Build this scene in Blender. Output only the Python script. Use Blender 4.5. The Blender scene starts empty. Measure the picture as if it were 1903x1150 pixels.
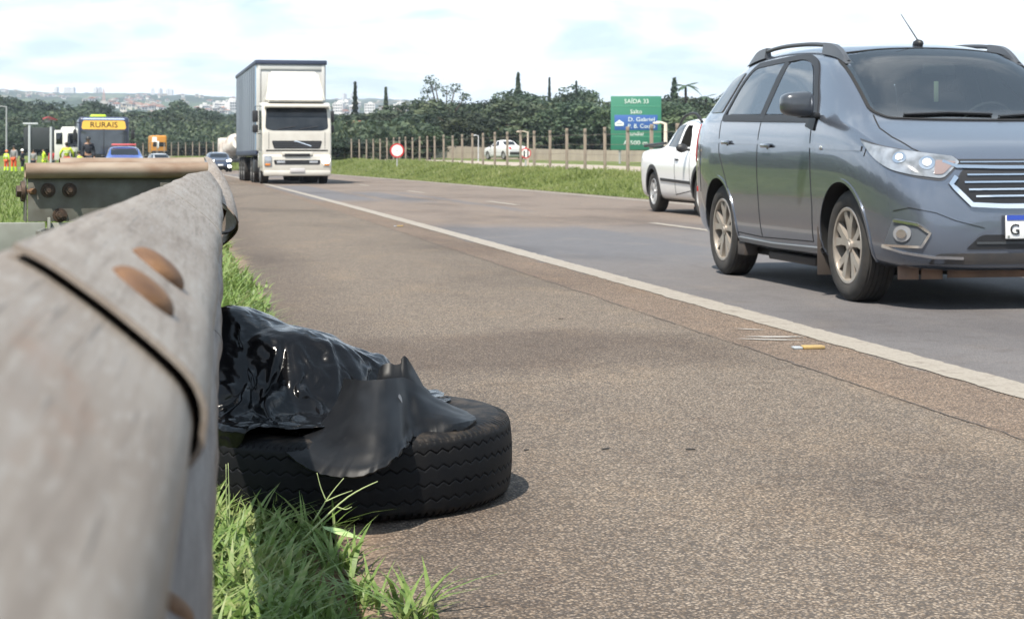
import bpy, bmesh, math, random
import numpy as np
from mathutils import Vector, Matrix, noise
from mathutils.bvhtree import BVHTree

# ------------------------------------------------------------------ camera, sky, sun, exposure
R = math.radians
SC = bpy.context.scene
COL = SC.collection
random.seed(7)
RNG = np.random.default_rng(11)

CAMH = 0.835                       # eye height above the road, metres
FPX = 3200.0                       # focal length in photograph pixels
CX, HY = 951.5, 299.0              # centre column, horizon row
YAW = math.atan(0.1858)
SY, CY = math.sin(YAW), math.cos(YAW)

cam_d = bpy.data.cameras.new('camera')
cam = bpy.data.objects.new('camera', cam_d)
COL.objects.link(cam)
cam.location = (0, 0, CAMH)
cam.rotation_euler = (R(90), 0, -YAW)
cam_d.sensor_width = 36
cam_d.lens = FPX / 1903 * 36
cam_d.shift_y = -276.0 / 1903
cam_d.clip_start = 0.05
cam_d.clip_end = 20000
cam_d.dof.use_dof = True
cam_d.dof.focus_distance = 4.3
cam_d.dof.aperture_fstop = 16
SC.camera = cam

SUN_AZ = Vector((-0.62, -0.78, 0)).normalized()
SUN_EL = R(60)
world = bpy.data.worlds.new('World')
SC.world = world
world.use_nodes = True
wn, wl = world.node_tree.nodes, world.node_tree.links
wn.clear()
w_out = wn.new('ShaderNodeOutputWorld')
w_bg = wn.new('ShaderNodeBackground')
w_sky = wn.new('ShaderNodeTexSky')
w_sky.sky_type = 'NISHITA'
w_sky.sun_disc = False
w_sky.sun_elevation = SUN_EL
w_sky.sun_rotation = math.atan2(SUN_AZ.x, SUN_AZ.y)
w_sky.air_density = 1.0
w_sky.dust_density = 1.0
w_bg.inputs['Strength'].default_value = 0.07
# thin cloud layer, laid out on a plane overhead (direction / height)
w_tc = wn.new('ShaderNodeTexCoord')
w_sep = wn.new('ShaderNodeSeparateXYZ')
wl.new(w_tc.outputs['Generated'], w_sep.inputs[0])
w_max = wn.new('ShaderNodeMath'); w_max.operation = 'MAXIMUM'; w_max.inputs[1].default_value = 0.0
wl.new(w_sep.outputs[2], w_max.inputs[0])
w_add = wn.new('ShaderNodeMath'); w_add.operation = 'ADD'; w_add.inputs[1].default_value = 0.16
wl.new(w_max.outputs[0], w_add.inputs[0])
w_div = wn.new('ShaderNodeVectorMath'); w_div.operation = 'DIVIDE'
w_cmb = wn.new('ShaderNodeCombineXYZ')
for i in range(3):
    wl.new(w_add.outputs[0], w_cmb.inputs[i])
wl.new(w_tc.outputs['Generated'], w_div.inputs[0]); wl.new(w_cmb.outputs[0], w_div.inputs[1])
w_n = wn.new('ShaderNodeTexNoise'); w_n.inputs['Scale'].default_value = 1.9
w_n.inputs['Detail'].default_value = 8; w_n.inputs['Roughness'].default_value = 0.58
w_n.inputs['Distortion'].default_value = 0.35
wl.new(w_div.outputs[0], w_n.inputs['Vector'])
w_rmp = wn.new('ShaderNodeValToRGB')
w_rmp.color_ramp.elements[0].position = 0.36
w_rmp.color_ramp.elements[1].position = 0.58
w_el = wn.new('ShaderNodeMapRange'); w_el.interpolation_type = 'SMOOTHSTEP'
w_el.inputs[1].default_value = 0.10; w_el.inputs[2].default_value = 0.42; w_el.inputs[3].default_value = 0.0; w_el.inputs[4].default_value = 0.17
wl.new(w_sep.outputs[2], w_el.inputs[0])
w_sub = wn.new('ShaderNodeMath'); w_sub.operation = 'SUBTRACT'
wl.new(w_n.outputs[0], w_sub.inputs[0]); wl.new(w_el.outputs[0], w_sub.inputs[1])
wl.new(w_sub.outputs[0], w_rmp.inputs[0])
w_n2 = wn.new('ShaderNodeTexNoise'); w_n2.inputs['Scale'].default_value = 4.2
w_n2.inputs['Detail'].default_value = 6
wl.new(w_div.outputs[0], w_n2.inputs['Vector'])
w_cc = wn.new('ShaderNodeMix'); w_cc.data_type = 'RGBA'
w_cc.inputs[6].default_value = (9.0, 10.4, 11.6, 1)
w_cc.inputs[7].default_value = (13.0, 13.3, 13.4, 1)
wl.new(w_n2.outputs[0], w_cc.inputs[0])
w_mix = wn.new('ShaderNodeMix'); w_mix.data_type = 'RGBA'
wl.new(w_rmp.outputs[0], w_mix.inputs[0])
w_veil = wn.new('ShaderNodeMix'); w_veil.data_type = 'RGBA'
w_veil.inputs[0].default_value = 0.50; w_veil.inputs[7].default_value = (6.4, 8.2, 9.7, 1)
wl.new(w_sky.outputs[0], w_veil.inputs[6]); wl.new(w_veil.outputs[2], w_mix.inputs[6])
wl.new(w_cc.outputs[2], w_mix.inputs[7])
wl.new(w_mix.outputs[2], w_bg.inputs['Color'])
wl.new(w_bg.outputs[0], w_out.inputs['Surface'])

sun_d = bpy.data.lights.new('sun', 'SUN')
sun_d.energy = 4.3
sun_d.angle = R(0.6)
sun_d.color = (1.0, 0.93, 0.82)
sun = bpy.data.objects.new('sun', sun_d)
COL.objects.link(sun)
to_sun = Vector((SUN_AZ.x * math.cos(SUN_EL), SUN_AZ.y * math.cos(SUN_EL), math.sin(SUN_EL)))
sun.rotation_euler = to_sun.to_track_quat('Z', 'Y').to_euler()
sun.location = to_sun * 60

SC.view_settings.view_transform = 'Standard'
SC.view_settings.look = 'None'
SC.view_settings.gamma = 1
SC.view_settings.exposure = 1.05
SC.render.engine = 'CYCLES'
SC.cycles.use_denoising = True
SC.cycles.max_bounces = 6
SC.cycles.diffuse_bounces = 3
SC.cycles.glossy_bounces = 4
SC.cycles.transmission_bounces = 4
SC.cycles.volume_bounces = 0
SC.cycles.caustics_reflective = False
SC.cycles.caustics_refractive = False


def at(px, py, Z):
    """point of the place seen at photo pixel (px, py), Z metres deep"""
    X = (px - CX) / FPX * Z
    return Vector((CY * X + SY * Z, -SY * X + CY * Z, CAMH + (HY - py) / FPX * Z))


def pix(p):
    X = CY * p[0] - SY * p[1]; Z = SY * p[0] + CY * p[1]
    return CX + FPX * X / Z, HY + FPX * (CAMH - p[2]) / Z


# ------------------------------------------------------------------ materials
def nt(m):
    return m.node_tree.nodes, m.node_tree.links


def pm(name, col, rough=0.5, metal=0.0, spec=0.5, coat=0.0, var=None, bump=None, emit=None, stretch=None, rand=0.0, trans=0.0, detail=5):
    """principled material; var=(scale, amount, colour2) mottles, bump=(scale, strength, distance)"""
    m = bpy.data.materials.new(name); m.use_nodes = True
    n, l = nt(m); b = n['Principled BSDF']
    b.inputs['Base Color'].default_value = (*col, 1)
    b.inputs['Roughness'].default_value = rough
    b.inputs['Metallic'].default_value = metal
    b.inputs['Specular IOR Level'].default_value = spec
    b.inputs['Coat Weight'].default_value = coat
    b.inputs['Coat Roughness'].default_value = 0.04
    if trans:
        b.inputs['Transmission Weight'].default_value = trans
    if emit:
        b.inputs['Emission Color'].default_value = (*emit[0], 1)
        b.inputs['Emission Strength'].default_value = emit[1]
    tc = n.new('ShaderNodeTexCoord'); vec = tc.outputs['Object']
    if stretch:
        mp = n.new('ShaderNodeMapping'); mp.inputs['Scale'].default_value = stretch
        l.new(vec, mp.inputs[0]); vec = mp.outputs[0]
    cur = None
    if var:
        t = n.new('ShaderNodeTexNoise'); t.inputs['Scale'].default_value = var[0]; t.inputs['Detail'].default_value = detail
        l.new(vec, t.inputs['Vector'])
        mr = n.new('ShaderNodeMapRange'); mr.inputs[1].default_value = 0.35; mr.inputs[2].default_value = 0.68
        mr.inputs[4].default_value = var[1]
        l.new(t.outputs[0], mr.inputs[0])
        mx = n.new('ShaderNodeMix'); mx.data_type = 'RGBA'
        mx.inputs[6].default_value = (*col, 1); mx.inputs[7].default_value = (*var[2], 1)
        l.new(mr.outputs[0], mx.inputs[0]); cur = mx.outputs[2]
    if rand:
        oi = n.new('ShaderNodeObjectInfo')
        hs = n.new('ShaderNodeHueSaturation')
        mr = n.new('ShaderNodeMapRange'); mr.inputs[3].default_value = 1 - rand; mr.inputs[4].default_value = 1 + rand
        l.new(oi.outputs['Random'], mr.inputs[0]); l.new(mr.outputs[0], hs.inputs['Value'])
        mh = n.new('ShaderNodeMapRange'); mh.inputs[3].default_value = 0.5 - rand * 0.06; mh.inputs[4].default_value = 0.5 + rand * 0.03
        ml = n.new('ShaderNodeMath'); ml.operation = 'FRACT'
        m7 = n.new('ShaderNodeMath'); m7.operation = 'MULTIPLY'; m7.inputs[1].default_value = 7.3
        l.new(oi.outputs['Random'], m7.inputs[0]); l.new(m7.outputs[0], ml.inputs[0])
        l.new(ml.outputs[0], mh.inputs[0]); l.new(mh.outputs[0], hs.inputs['Hue'])
        if cur is not None: l.new(cur, hs.inputs['Color'])
        else: hs.inputs['Color'].default_value = (*col, 1)
        cur = hs.outputs[0]
    if cur is not None:
        l.new(cur, b.inputs['Base Color'])
    if bump:
        t = n.new('ShaderNodeTexNoise'); t.inputs['Scale'].default_value = bump[0]; t.inputs['Detail'].default_value = 4
        l.new(vec, t.inputs['Vector'])
        bp = n.new('ShaderNodeBump'); bp.inputs['Strength'].default_value = bump[1]; bp.inputs['Distance'].default_value = bump[2]
        l.new(t.outputs[0], bp.inputs['Height']); l.new(bp.outputs[0], b.inputs['Normal'])
    return m


class NG:
    """tiny helper to write node graphs"""
    def __init__(s, m):
        s.n, s.l = nt(m); s.b = s.n['Principled BSDF']

    def node(s, t, **kw):
        x = s.n.new(t)
        for k, v in kw.items(): setattr(x, k, v)
        return x

    def put(s, sock, v):
        if v is None: return
        if isinstance(v, bpy.types.NodeSocket): s.l.new(v, sock)
        elif isinstance(v, tuple) and len(v) == 3 and sock.type == 'RGBA': sock.default_value = (*v, 1)
        else: sock.default_value = v

    def math(s, op, a, b=None, c=None, clamp=False):
        x = s.node('ShaderNodeMath', operation=op, use_clamp=clamp)
        s.put(x.inputs[0], a); s.put(x.inputs[1], b); s.put(x.inputs[2], c)
        return x.outputs[0]

    def ss(s, v, lo, hi):
        x = s.node('ShaderNodeMapRange', interpolation_type='SMOOTHSTEP')
        s.put(x.inputs[0], v); x.inputs[1].default_value = lo; x.inputs[2].default_value = hi
        return x.outputs[0]

    def lin(s, v, lo, hi, o0=0.0, o1=1.0):
        x = s.node('ShaderNodeMapRange')
        s.put(x.inputs[0], v)
        for i, q in enumerate((lo, hi, o0, o1)): x.inputs[i + 1].default_value = q
        return x.outputs[0]

    def noise(s, vec, scale, detail=4, rough=0.5, dist=0.0):
        x = s.node('ShaderNodeTexNoise'); x.inputs['Scale'].default_value = scale
        x.inputs['Detail'].default_value = detail; x.inputs['Roughness'].default_value = rough
        x.inputs['Distortion'].default_value = dist
        s.l.new(vec, x.inputs['Vector']); return x.outputs[0]

    def vor(s, vec, scale, feature='F1'):
        x = s.node('ShaderNodeTexVoronoi', feature=feature); x.inputs['Scale'].default_value = scale
        s.l.new(vec, x.inputs['Vector']); return x

    def mapping(s, vec, sc=(1, 1, 1), loc=(0, 0, 0), rot=(0, 0, 0)):
        x = s.node('ShaderNodeMapping'); x.inputs['Scale'].default_value = sc; x.inputs['Location'].default_value = loc
        x.inputs['Rotation'].default_value = rot
        s.l.new(vec, x.inputs[0]); return x.outputs[0]

    def mix(s, f, a, b, blend='MIX'):
        x = s.node('ShaderNodeMix', data_type='RGBA', blend_type=blend)
        s.put(x.inputs[0], f); s.put(x.inputs[6], a); s.put(x.inputs[7], b)
        return x.outputs[2]

    def ramp(s, f, stops):
        x = s.node('ShaderNodeValToRGB'); cr = x.color_ramp
        while len(cr.elements) < len(stops): cr.elements.new(0.5)
        for e, (p, c) in zip(cr.elements, stops):
            e.position = p; e.color = (*c, 1)
        s.put(x.inputs[0], f); return x.outputs[0]

    def bump(s, h, strength, dist, prev=None):
        x = s.node('ShaderNodeBump'); x.inputs['Strength'].default_value = strength; x.inputs['Distance'].default_value = dist
        s.put(x.inputs['Height'], h)
        if prev is not None: s.l.new(prev, x.inputs['Normal'])
        return x.outputs[0]


def newmat(name, rough=0.8, spec=0.3):
    m = bpy.data.materials.new(name); m.use_nodes = True
    g = NG(m); g.b.inputs['Roughness'].default_value = rough; g.b.inputs['Specular IOR Level'].default_value = spec
    tc = g.node('ShaderNodeTexCoord'); g.obj = tc.outputs['Object']; g.uv = tc.outputs['UV']
    return m, g


# ------------------------------------------------------------------ mesh building
def link(name, me, parent=None):
    o = bpy.data.objects.new(name, me); COL.objects.link(o)
    if parent is not None: o.parent = parent
    return o


def tag(o, label=None, cat=None, group=None, kind=None):
    if label: o['label'] = label
    if cat: o['category'] = cat
    if group: o['group'] = group
    if kind: o['kind'] = kind
    return o


def thing(name, label, cat, loc=(0, 0, 0), rz=0.0, group=None):
    o = link(name, None); o.location = loc; o.rotation_euler = (0, 0, rz); o.empty_display_size = 0.3
    return tag(o, label, cat, group)


def finish(me, mats, smooth=35):
    for m in (mats if isinstance(mats, (list, tuple)) else [mats]): me.materials.append(m)
    if smooth is not None:
        me.shade_smooth()
        if smooth < 180: me.set_sharp_from_angle(angle=R(smooth))
    return me


def mesh_np(name, V, F, mats, parent=None, smooth=180, uv=None):
    """V (n,3), F list of index arrays of equal length rows (quads or tris)"""
    V = np.asarray(V, np.float32)
    Fs = F if isinstance(F, list) else [F]
    me = bpy.data.meshes.new(name)
    loops = np.concatenate([f.ravel() for f in Fs]).astype(np.int32)
    tot = np.concatenate([np.full(len(f), f.shape[1]) for f in Fs]).astype(np.int32)
    st = np.concatenate([[0], np.cumsum(tot)[:-1]]).astype(np.int32)
    me.vertices.add(len(V)); me.vertices.foreach_set('co', V.ravel())
    me.loops.add(len(loops)); me.loops.foreach_set('vertex_index', loops)
    me.polygons.add(len(tot)); me.polygons.foreach_set('loop_start', st); me.polygons.foreach_set('loop_total', tot)
    me.update(calc_edges=True); me.validate()
    if uv is not None:
        ul = me.uv_layers.new(name='UVMap')
        ul.data.foreach_set('uv', np.asarray(uv, np.float32)[loops].ravel())
    finish(me, mats, smooth)
    return link(name, me, parent)


def grid_faces(m, n, wrap=False):
    i, j = np.meshgrid(np.arange(m - 1), np.arange(n if wrap else n - 1), indexing='ij')
    a = i * n + j; b = i * n + (j + 1) % n
    return np.stack([a, b, b + n, a + n], -1).reshape(-1, 4)


class MB:
    def __init__(s):
        s.bm = bmesh.new()

    def _mi(s, geom, mi):
        for f in geom:
            if isinstance(f, bmesh.types.BMFace): f.material_index = mi

    def box(s, c, size, bev=0.0, rot=None, mi=0, seg=2):
        nb = bmesh.new(); bmesh.ops.create_cube(nb, size=1)
        bmesh.ops.scale(nb, vec=size, verts=nb.verts)
        if bev: bmesh.ops.bevel(nb, geom=nb.edges[:], offset=bev, segments=seg, affect='EDGES', profile=0.5)
        M = Matrix.Translation(c)
        if rot is not None: M = M @ (rot.to_matrix().to_4x4() if hasattr(rot, 'to_matrix') else rot)
        nb.transform(M); s.merge(nb, mi); return s

    def merge(s, nb, mi=0):
        mp = {}
        for v in nb.verts: mp[v] = s.bm.verts.new(v.co)
        for f in nb.faces:
            try:
                nf = s.bm.faces.new([mp[v] for v in f.verts]); nf.material_index = mi
            except ValueError:
                pass
        nb.free()

    def cyl(s, p0, p1, r0, r1=None, n=14, mi=0, caps=True):
        p0, p1 = Vector(p0), Vector(p1); r1 = r0 if r1 is None else r1
        d = p1 - p0; q = d.to_track_quat('Z', 'Y').to_matrix()
        A, B = [], []
        for k in range(n):
            t = 2 * math.pi * k / n; e = q @ Vector((math.cos(t), math.sin(t), 0))
            A.append(s.bm.verts.new(p0 + e * r0)); B.append(s.bm.verts.new(p1 + e * r1))
        for k in range(n):
            f = s.bm.faces.new((A[k], A[(k + 1) % n], B[(k + 1) % n], B[k])); f.material_index = mi
        if caps:
            f = s.bm.faces.new(A[::-1]); f.material_index = mi
            f = s.bm.faces.new(B); f.material_index = mi
        return s

    def tube(s, pts, r, n=10, mi=0, caps=True):
        pts = [Vector(p) for p in pts]; rr = r if isinstance(r, (list, tuple)) else [r] * len(pts)
        rings = []; up = Vector((0, 0, 1))
        for i, p in enumerate(pts):
            d = (pts[min(i + 1, len(pts) - 1)] - pts[max(i - 1, 0)]).normalized()
            u = d.cross(up)
            if u.length < 1e-3: u = d.cross(Vector((1, 0, 0)))
            u.normalize(); w = u.cross(d)
            rings.append([s.bm.verts.new(p + (u * math.cos(2 * math.pi * k / n) + w * math.sin(2 * math.pi * k / n)) * rr[i]) for k in range(n)])
        for A, B in zip(rings, rings[1:]):
            for k in range(n):
                f = s.bm.faces.new((A[k], A[(k + 1) % n], B[(k + 1) % n], B[k])); f.material_index = mi
        if caps:
            s.bm.faces.new(rings[0][::-1]).material_index = mi
            s.bm.faces.new(rings[-1]).material_index = mi
        return s

    def prism(s, poly, fn, d0, d1, mi=0):
        """poly 2-D outline; fn(u, v, d) -> 3-D; extruded from d0 to d1"""
        A = [s.bm.verts.new(fn(u, v, d0)) for u, v in poly]; B = [s.bm.verts.new(fn(u, v, d1)) for u, v in poly]
        n = len(poly)
        for k in range(n):
            s.bm.faces.new((A[k], A[(k + 1) % n], B[(k + 1) % n], B[k])).material_index = mi
        s.bm.faces.new(A[::-1]).material_index = mi; s.bm.faces.new(B).material_index = mi
        return s

    def lathe(s, prof, M=None, n=32, mi=0):
        """prof list of (radius, height) about local X axis"""
        M = M or Matrix()
        rings = []
        for r, h in prof:
            rings.append([s.bm.verts.new(M @ Vector((h, r * math.cos(2 * math.pi * k / n), r * math.sin(2 * math.pi * k / n)))) for k in range(n)])
        for A, B in zip(rings, rings[1:]):
            for k in range(n):
                s.bm.faces.new((A[k], A[(k + 1) % n], B[(k + 1) % n], B[k])).material_index = mi
        return s

    def sphere(s, c, r, sub=2, sc=(1, 1, 1), mi=0):
        nb = bmesh.new(); bmesh.ops.create_icosphere(nb, subdivisions=sub, radius=r)
        bmesh.ops.scale(nb, vec=sc, verts=nb.verts); bmesh.ops.translate(nb, vec=c, verts=nb.verts)
        s.merge(nb, mi); return s

    def build(s, name, mats, parent=None, smooth=35, recalc=True):
        if recalc: bmesh.ops.recalc_face_normals(s.bm, faces=s.bm.faces[:])
        me = bpy.data.meshes.new(name); s.bm.to_mesh(me); s.bm.free()
        finish(me, mats, smooth)
        return link(name, me, parent)


def catmull(P, n):
    """resample a polyline (k,d) to n points with a Catmull-Rom spline"""
    P = np.asarray(P, float); k = len(P)
    Q = np.vstack([2 * P[0] - P[1], P, 2 * P[-1] - P[-2]])
    t = np.linspace(0, k - 1, n); i = np.minimum(t.astype(int), k - 2); f = (t - i)[:, None]
    p0, p1, p2, p3 = Q[i], Q[i + 1], Q[i + 2], Q[i + 3]
    return 0.5 * (2 * p1 + (p2 - p0) * f + (2 * p0 - 5 * p1 + 4 * p2 - p3) * f ** 2 + (3 * p1 - p0 - 3 * p2 + p3) * f ** 3)


def surf(rows, m, n):
    """bicubic surface through a net of points -> (m,n,3)"""
    A = np.array([[list(p) for p in r] for r in rows], float)
    B = np.stack([catmull(A[:, j], m) for j in range(A.shape[1])], 1)
    return np.stack([catmull(B[i], n) for i in range(m)], 0)


def solidify(P, th):
    """closed shell from a grid surface P (m,n,3)"""
    m, n, _ = P.shape
    du = np.gradient(P, axis=0); dv = np.gradient(P, axis=1)
    N = np.cross(du, dv); N /= np.maximum(np.linalg.norm(N, axis=2, keepdims=True), 1e-9)
    V = np.concatenate([P.reshape(-1, 3), (P - N * th).reshape(-1, 3)])
    F = grid_faces(m, n); G = F[:, ::-1] + m * n
    bd = np.concatenate([np.arange(n), np.arange(1, m) * n + n - 1, (m - 1) * n + np.arange(n - 2, -1, -1), np.arange(m - 2, 0, -1) * n])
    nx = np.roll(bd, -1)
    S = np.stack([nx, bd, bd + m * n, nx + m * n], 1)
    return V, np.concatenate([F, G, S])


def text_mesh(name, s, size, mat, parent, M, depth=0.004, align='CENTER', xs=1.0):
    cu = bpy.data.curves.new(name, 'FONT'); cu.body = s; cu.size = size; cu.align_x = align; cu.align_y = 'CENTER'
    cu.extrude = depth; cu.resolution_u = 3
    o = bpy.data.objects.new(name, cu); COL.objects.link(o)
    dg = bpy.context.evaluated_depsgraph_get(); dg.update()
    me = bpy.data.meshes.new_from_object(o.evaluated_get(dg))
    bpy.data.objects.remove(o)
    me.transform(M @ Matrix.Diagonal((xs, 1, 1, 1)))
    me.materials.clear(); me.materials.append(mat)
    return link(name, me, parent)


def evaluated(o):
    dg = bpy.context.evaluated_depsgraph_get(); dg.update()
    return bpy.data.meshes.new_from_object(o.evaluated_get(dg))


def copy_tree(o, parent=None):
    c = o.copy(); COL.objects.link(c)
    if parent is not None: c.parent = parent
    for ch in list(o.children): copy_tree(ch, c)
    return c


FACE_CAM = Matrix(((1, 0, 0, 0), (0, 0, -1, 0), (0, 1, 0, 0), (0, 0, 0, 1)))   # text in XY -> standing, read from -Y


# ------------------------------------------------------------------ ground shape
def off(b):
    """sideways bend of the road at distance b"""
    b = np.asarray(b, float)
    return -1.0e-4 * np.clip(b, 0, 110) ** 2 - 0.0021 * np.clip(b - 108, 0, None) ** 2 * np.where(b < 260, 1, 0) \
        - np.where(b >= 260, 48.5 + (b - 260) * 0.64, 0)


def bank(b):
    return np.clip(0.42 + 0.0062 * (np.asarray(b, float) - 57), 0.25, 1.5)


def gz(a, b):
    a = np.asarray(a, float); b = np.asarray(b, float)
    ar = a - off(b)
    z = np.where((ar > -0.2) & (ar < 10.2), -0.06, -0.02)
    t = np.clip((ar - 10.1) / 3.3, 0, 1)
    z = np.where(ar > 10.1, -0.03 + bank(b) * t * t * (3 - 2 * t), z)
    l = np.clip((-ar - 14) / 30, 0, 1)
    z = z + np.where(ar < -14, 0.5 * l * np.clip((b - 60) / 100, 0, 1), 0)
    return z


def gzf(a, b):
    return float(gz(a, b))


# ------------------------------------------------------------------ ground, road, markings
def make_ground():
    m, g = newmat('verge_soil_and_turf', 0.95, 0.15)
    n1 = g.noise(g.obj, 0.35, 5); n2 = g.noise(g.obj, 5.0, 5); n3 = g.noise(g.obj, 40, 3)
    c = g.ramp(n1, [(0.3, (0.075, 0.105, 0.028)), (0.5, (0.105, 0.135, 0.038)), (0.72, (0.14, 0.15, 0.06))])
    c = g.mix(g.ss(n2, 0.5, 0.72), c, (0.05, 0.075, 0.015))
    u = g.node('ShaderNodeSeparateXYZ'); g.l.new(g.uv, u.inputs[0])
    soil = g.math('MULTIPLY', g.ss(u.outputs[0], -0.5, -0.1), g.math('SUBTRACT', 1.0, g.ss(u.outputs[0], 1.0, 1.4)))
    c = g.mix(soil, c, g.mix(n2, (0.20, 0.125, 0.075), (0.30, 0.19, 0.12)))
    g.put(g.b.inputs['Base Color'], c)
    g.put(g.b.inputs['Normal'], g.bump(n3, 0.6, 0.02))
    a = np.unique(np.concatenate([-np.geomspace(0.4, 6100, 44), np.linspace(-0.4, 0.5, 8), np.linspace(0.5, 9.8, 9), np.linspace(9.9, 14, 16), np.geomspace(14.5, 6100, 40)]))
    b = np.unique(np.concatenate([np.linspace(-60, 0, 6), np.linspace(1, 30, 20), np.linspace(32, 300, 70), np.geomspace(310, 6100, 26)]))
    B, A = np.meshgrid(b, a, indexing='ij')
    fade = np.clip(1 - np.abs(A) / 2500, 0, 1)
    AA = A + off(B) * fade
    Z = gz(AA, B)
    V = np.stack([AA, B, Z], -1).reshape(-1, 3)
    uv = np.stack([(AA - off(B)), B], -1).reshape(-1, 2)
    o = mesh_np('ground', V, grid_faces(len(b), len(a))[:, ::-1], m, uv=uv)
    tag(o, kind='structure')


def asphalt_mat():
    m, g = newmat('worn_asphalt', 0.85, 0.25)
    o = g.obj
    uvs = g.node('ShaderNodeSeparateXYZ'); g.l.new(g.uv, uvs.inputs[0])
    u, v = uvs.outputs[0], uvs.outputs[1]
    wob = g.math('MULTIPLY', g.math('SUBTRACT', g.noise(o, 0.8, 4), 0.5), 0.5)
    uw = g.math('ADD', u, wob)
    # aggregate
    v1 = g.vor(o, 125); v2 = g.vor(o, 260)
    sepc = g.node('ShaderNodeSeparateColor'); g.l.new(v1.outputs['Color'], sepc.inputs[0])
    stone = g.ramp(sepc.outputs[0], [(0.0, (0.072, 0.055, 0.041)), (0.25, (0.126, 0.097, 0.071)), (0.55, (0.172, 0.133, 0.099)),
                                     (0.80, (0.225, 0.177, 0.134)), (0.97, (0.33, 0.27, 0.21))])
    binder = g.math('MULTIPLY', g.ss(v1.outputs['Distance'], 0.30, 0.62), 0.85)
    col = g.mix(binder, stone, (0.062, 0.054, 0.048))
    sep2 = g.node('ShaderNodeSeparateColor'); g.l.new(v2.outputs['Color'], sep2.inputs[0])
    col = g.mix(g.math('MULTIPLY', g.ss(sep2.outputs[1], 0.86, 0.93), 0.6), col, (0.34, 0.285, 0.235))
    # carriageway greyer and finer
    lane = g.ss(uw, 2.88, 2.95)
    lanecol = g.mix(0.62, g.mix(1.0, col, (0.70, 0.78, 0.92), 'MULTIPLY'), (0.140, 0.133, 0.136))
    far = g.ss(g.math('ADD', v, g.math('MULTIPLY', wob, 14)), 18.5, 23.5)
    lanecol = g.mix(g.math('MULTIPLY', far, 0.80), lanecol, g.mix(0.5, col, (0.198, 0.154, 0.126)))
    col = g.mix(lane, col, lanecol)
    # reddish band between the pavement seam and the edge line
    redband = g.math('MULTIPLY', g.ss(u, 2.43, 2.47), g.math('SUBTRACT', 1.0, lane))
    col = g.mix(g.math('MULTIPLY', redband, 0.4), col, g.mix(1.0, col, (1.12, 0.93, 0.83), 'MULTIPLY'))
    # dark repair patches and worn streaks in the lanes
    def rect(u0, u1, v0, v1, s=0.12, t=1.2):
        vv = g.math('ADD', v, g.math('MULTIPLY', wob, 5.0)); 
        x = g.math('MULTIPLY', g.ss(uw, u0 - s, u0 + s), g.math('SUBTRACT', 1.0, g.ss(uw, u1 - s, u1 + s)))
        y = g.math('MULTIPLY', g.ss(vv, v0 - t, v0 + t), g.math('SUBTRACT', 1.0, g.ss(vv, v1 - t, v1 + t)))
        return g.math('MULTIPLY', x, y)
    for (q, k) in ((rect(2.7, 4.1, 36, 58, 0.15, 2), 0.8), (rect(4.3, 5.1, 35, 46, 0.1, 2), 0.75), (rect(5.4, 5.7, 28, 46, 0.06, 2), 0.55),
                   (rect(2.95, 4.9, 14.2, 21.5), 0.65), (rect(6.6, 9.3, 10, 17.5), 0.5), (rect(3.0, 5.6, 84, 110, 0.2, 5), 0.6)):
        col = g.mix(g.math('MULTIPLY', q, k), col, (0.102, 0.104, 0.115))
    # broad tonal drift, tyre-polished and oil-dark areas on the shoulder
    n1 = g.noise(g.mapping(o, (1.0, 0.35, 1)), 0.55, 5, 0.55)
    col = g.mix(g.ss(n1, 0.45, 0.72), col, g.mix(1.0, col, (0.66, 0.65, 0.66), 'MULTIPLY'))
    n2 = g.noise(g.mapping(o, (1, 0.5, 1)), 2.3, 5)
    col = g.mix(g.ss(n2, 0.48, 0.75), col, g.mix(1.0, col, (1.16, 1.12, 1.06), 'MULTIPLY'))
    n3 = g.noise(o, 7.0, 4)
    col = g.mix(g.math('MULTIPLY', g.ss(n3, 0.5, 0.75), 0.7), col, g.mix(1.0, col, (0.80, 0.77, 0.76), 'MULTIPLY'))
    # dark weathered stretch beside the grass, soil washed over the border
    edge = g.math('MULTIPLY', g.ss(uw, 0.25, 0.45), g.math('SUBTRACT', 1.0, g.ss(uw, 0.55, 1.15)))
    col = g.mix(g.math('MULTIPLY', edge, 0.55), col, g.mix(1.0, col, (0.60, 0.57, 0.57), 'MULTIPLY'))
    smear = g.math('MULTIPLY', rect(0.2, 2.4, 6.9, 8.0, 0.3, 0.45), 0.95)
    col = g.mix(smear, col, g.mix(1.0, col, (0.66, 0.63, 0.63), 'MULTIPLY'))
    soil = g.math('SUBTRACT', 1.0, g.ss(g.math('ADD', uw, g.math('MULTIPLY', n3, 0.25)), 0.42, 0.62))
    col = g.mix(g.math('MULTIPLY', soil, 0.8), col, g.mix(n3, (0.21, 0.145, 0.10), (0.33, 0.23, 0.16)))
    g.put(g.b.inputs['Base Color'], col)
    h = g.math('SUBTRACT', 1.0, v1.outputs['Distance'])
    bp = g.bump(h, 0.75, 0.006); bp = g.bump(n3, 0.25, 0.02, bp)
    g.put(g.b.inputs['Normal'], bp)
    return m


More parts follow.
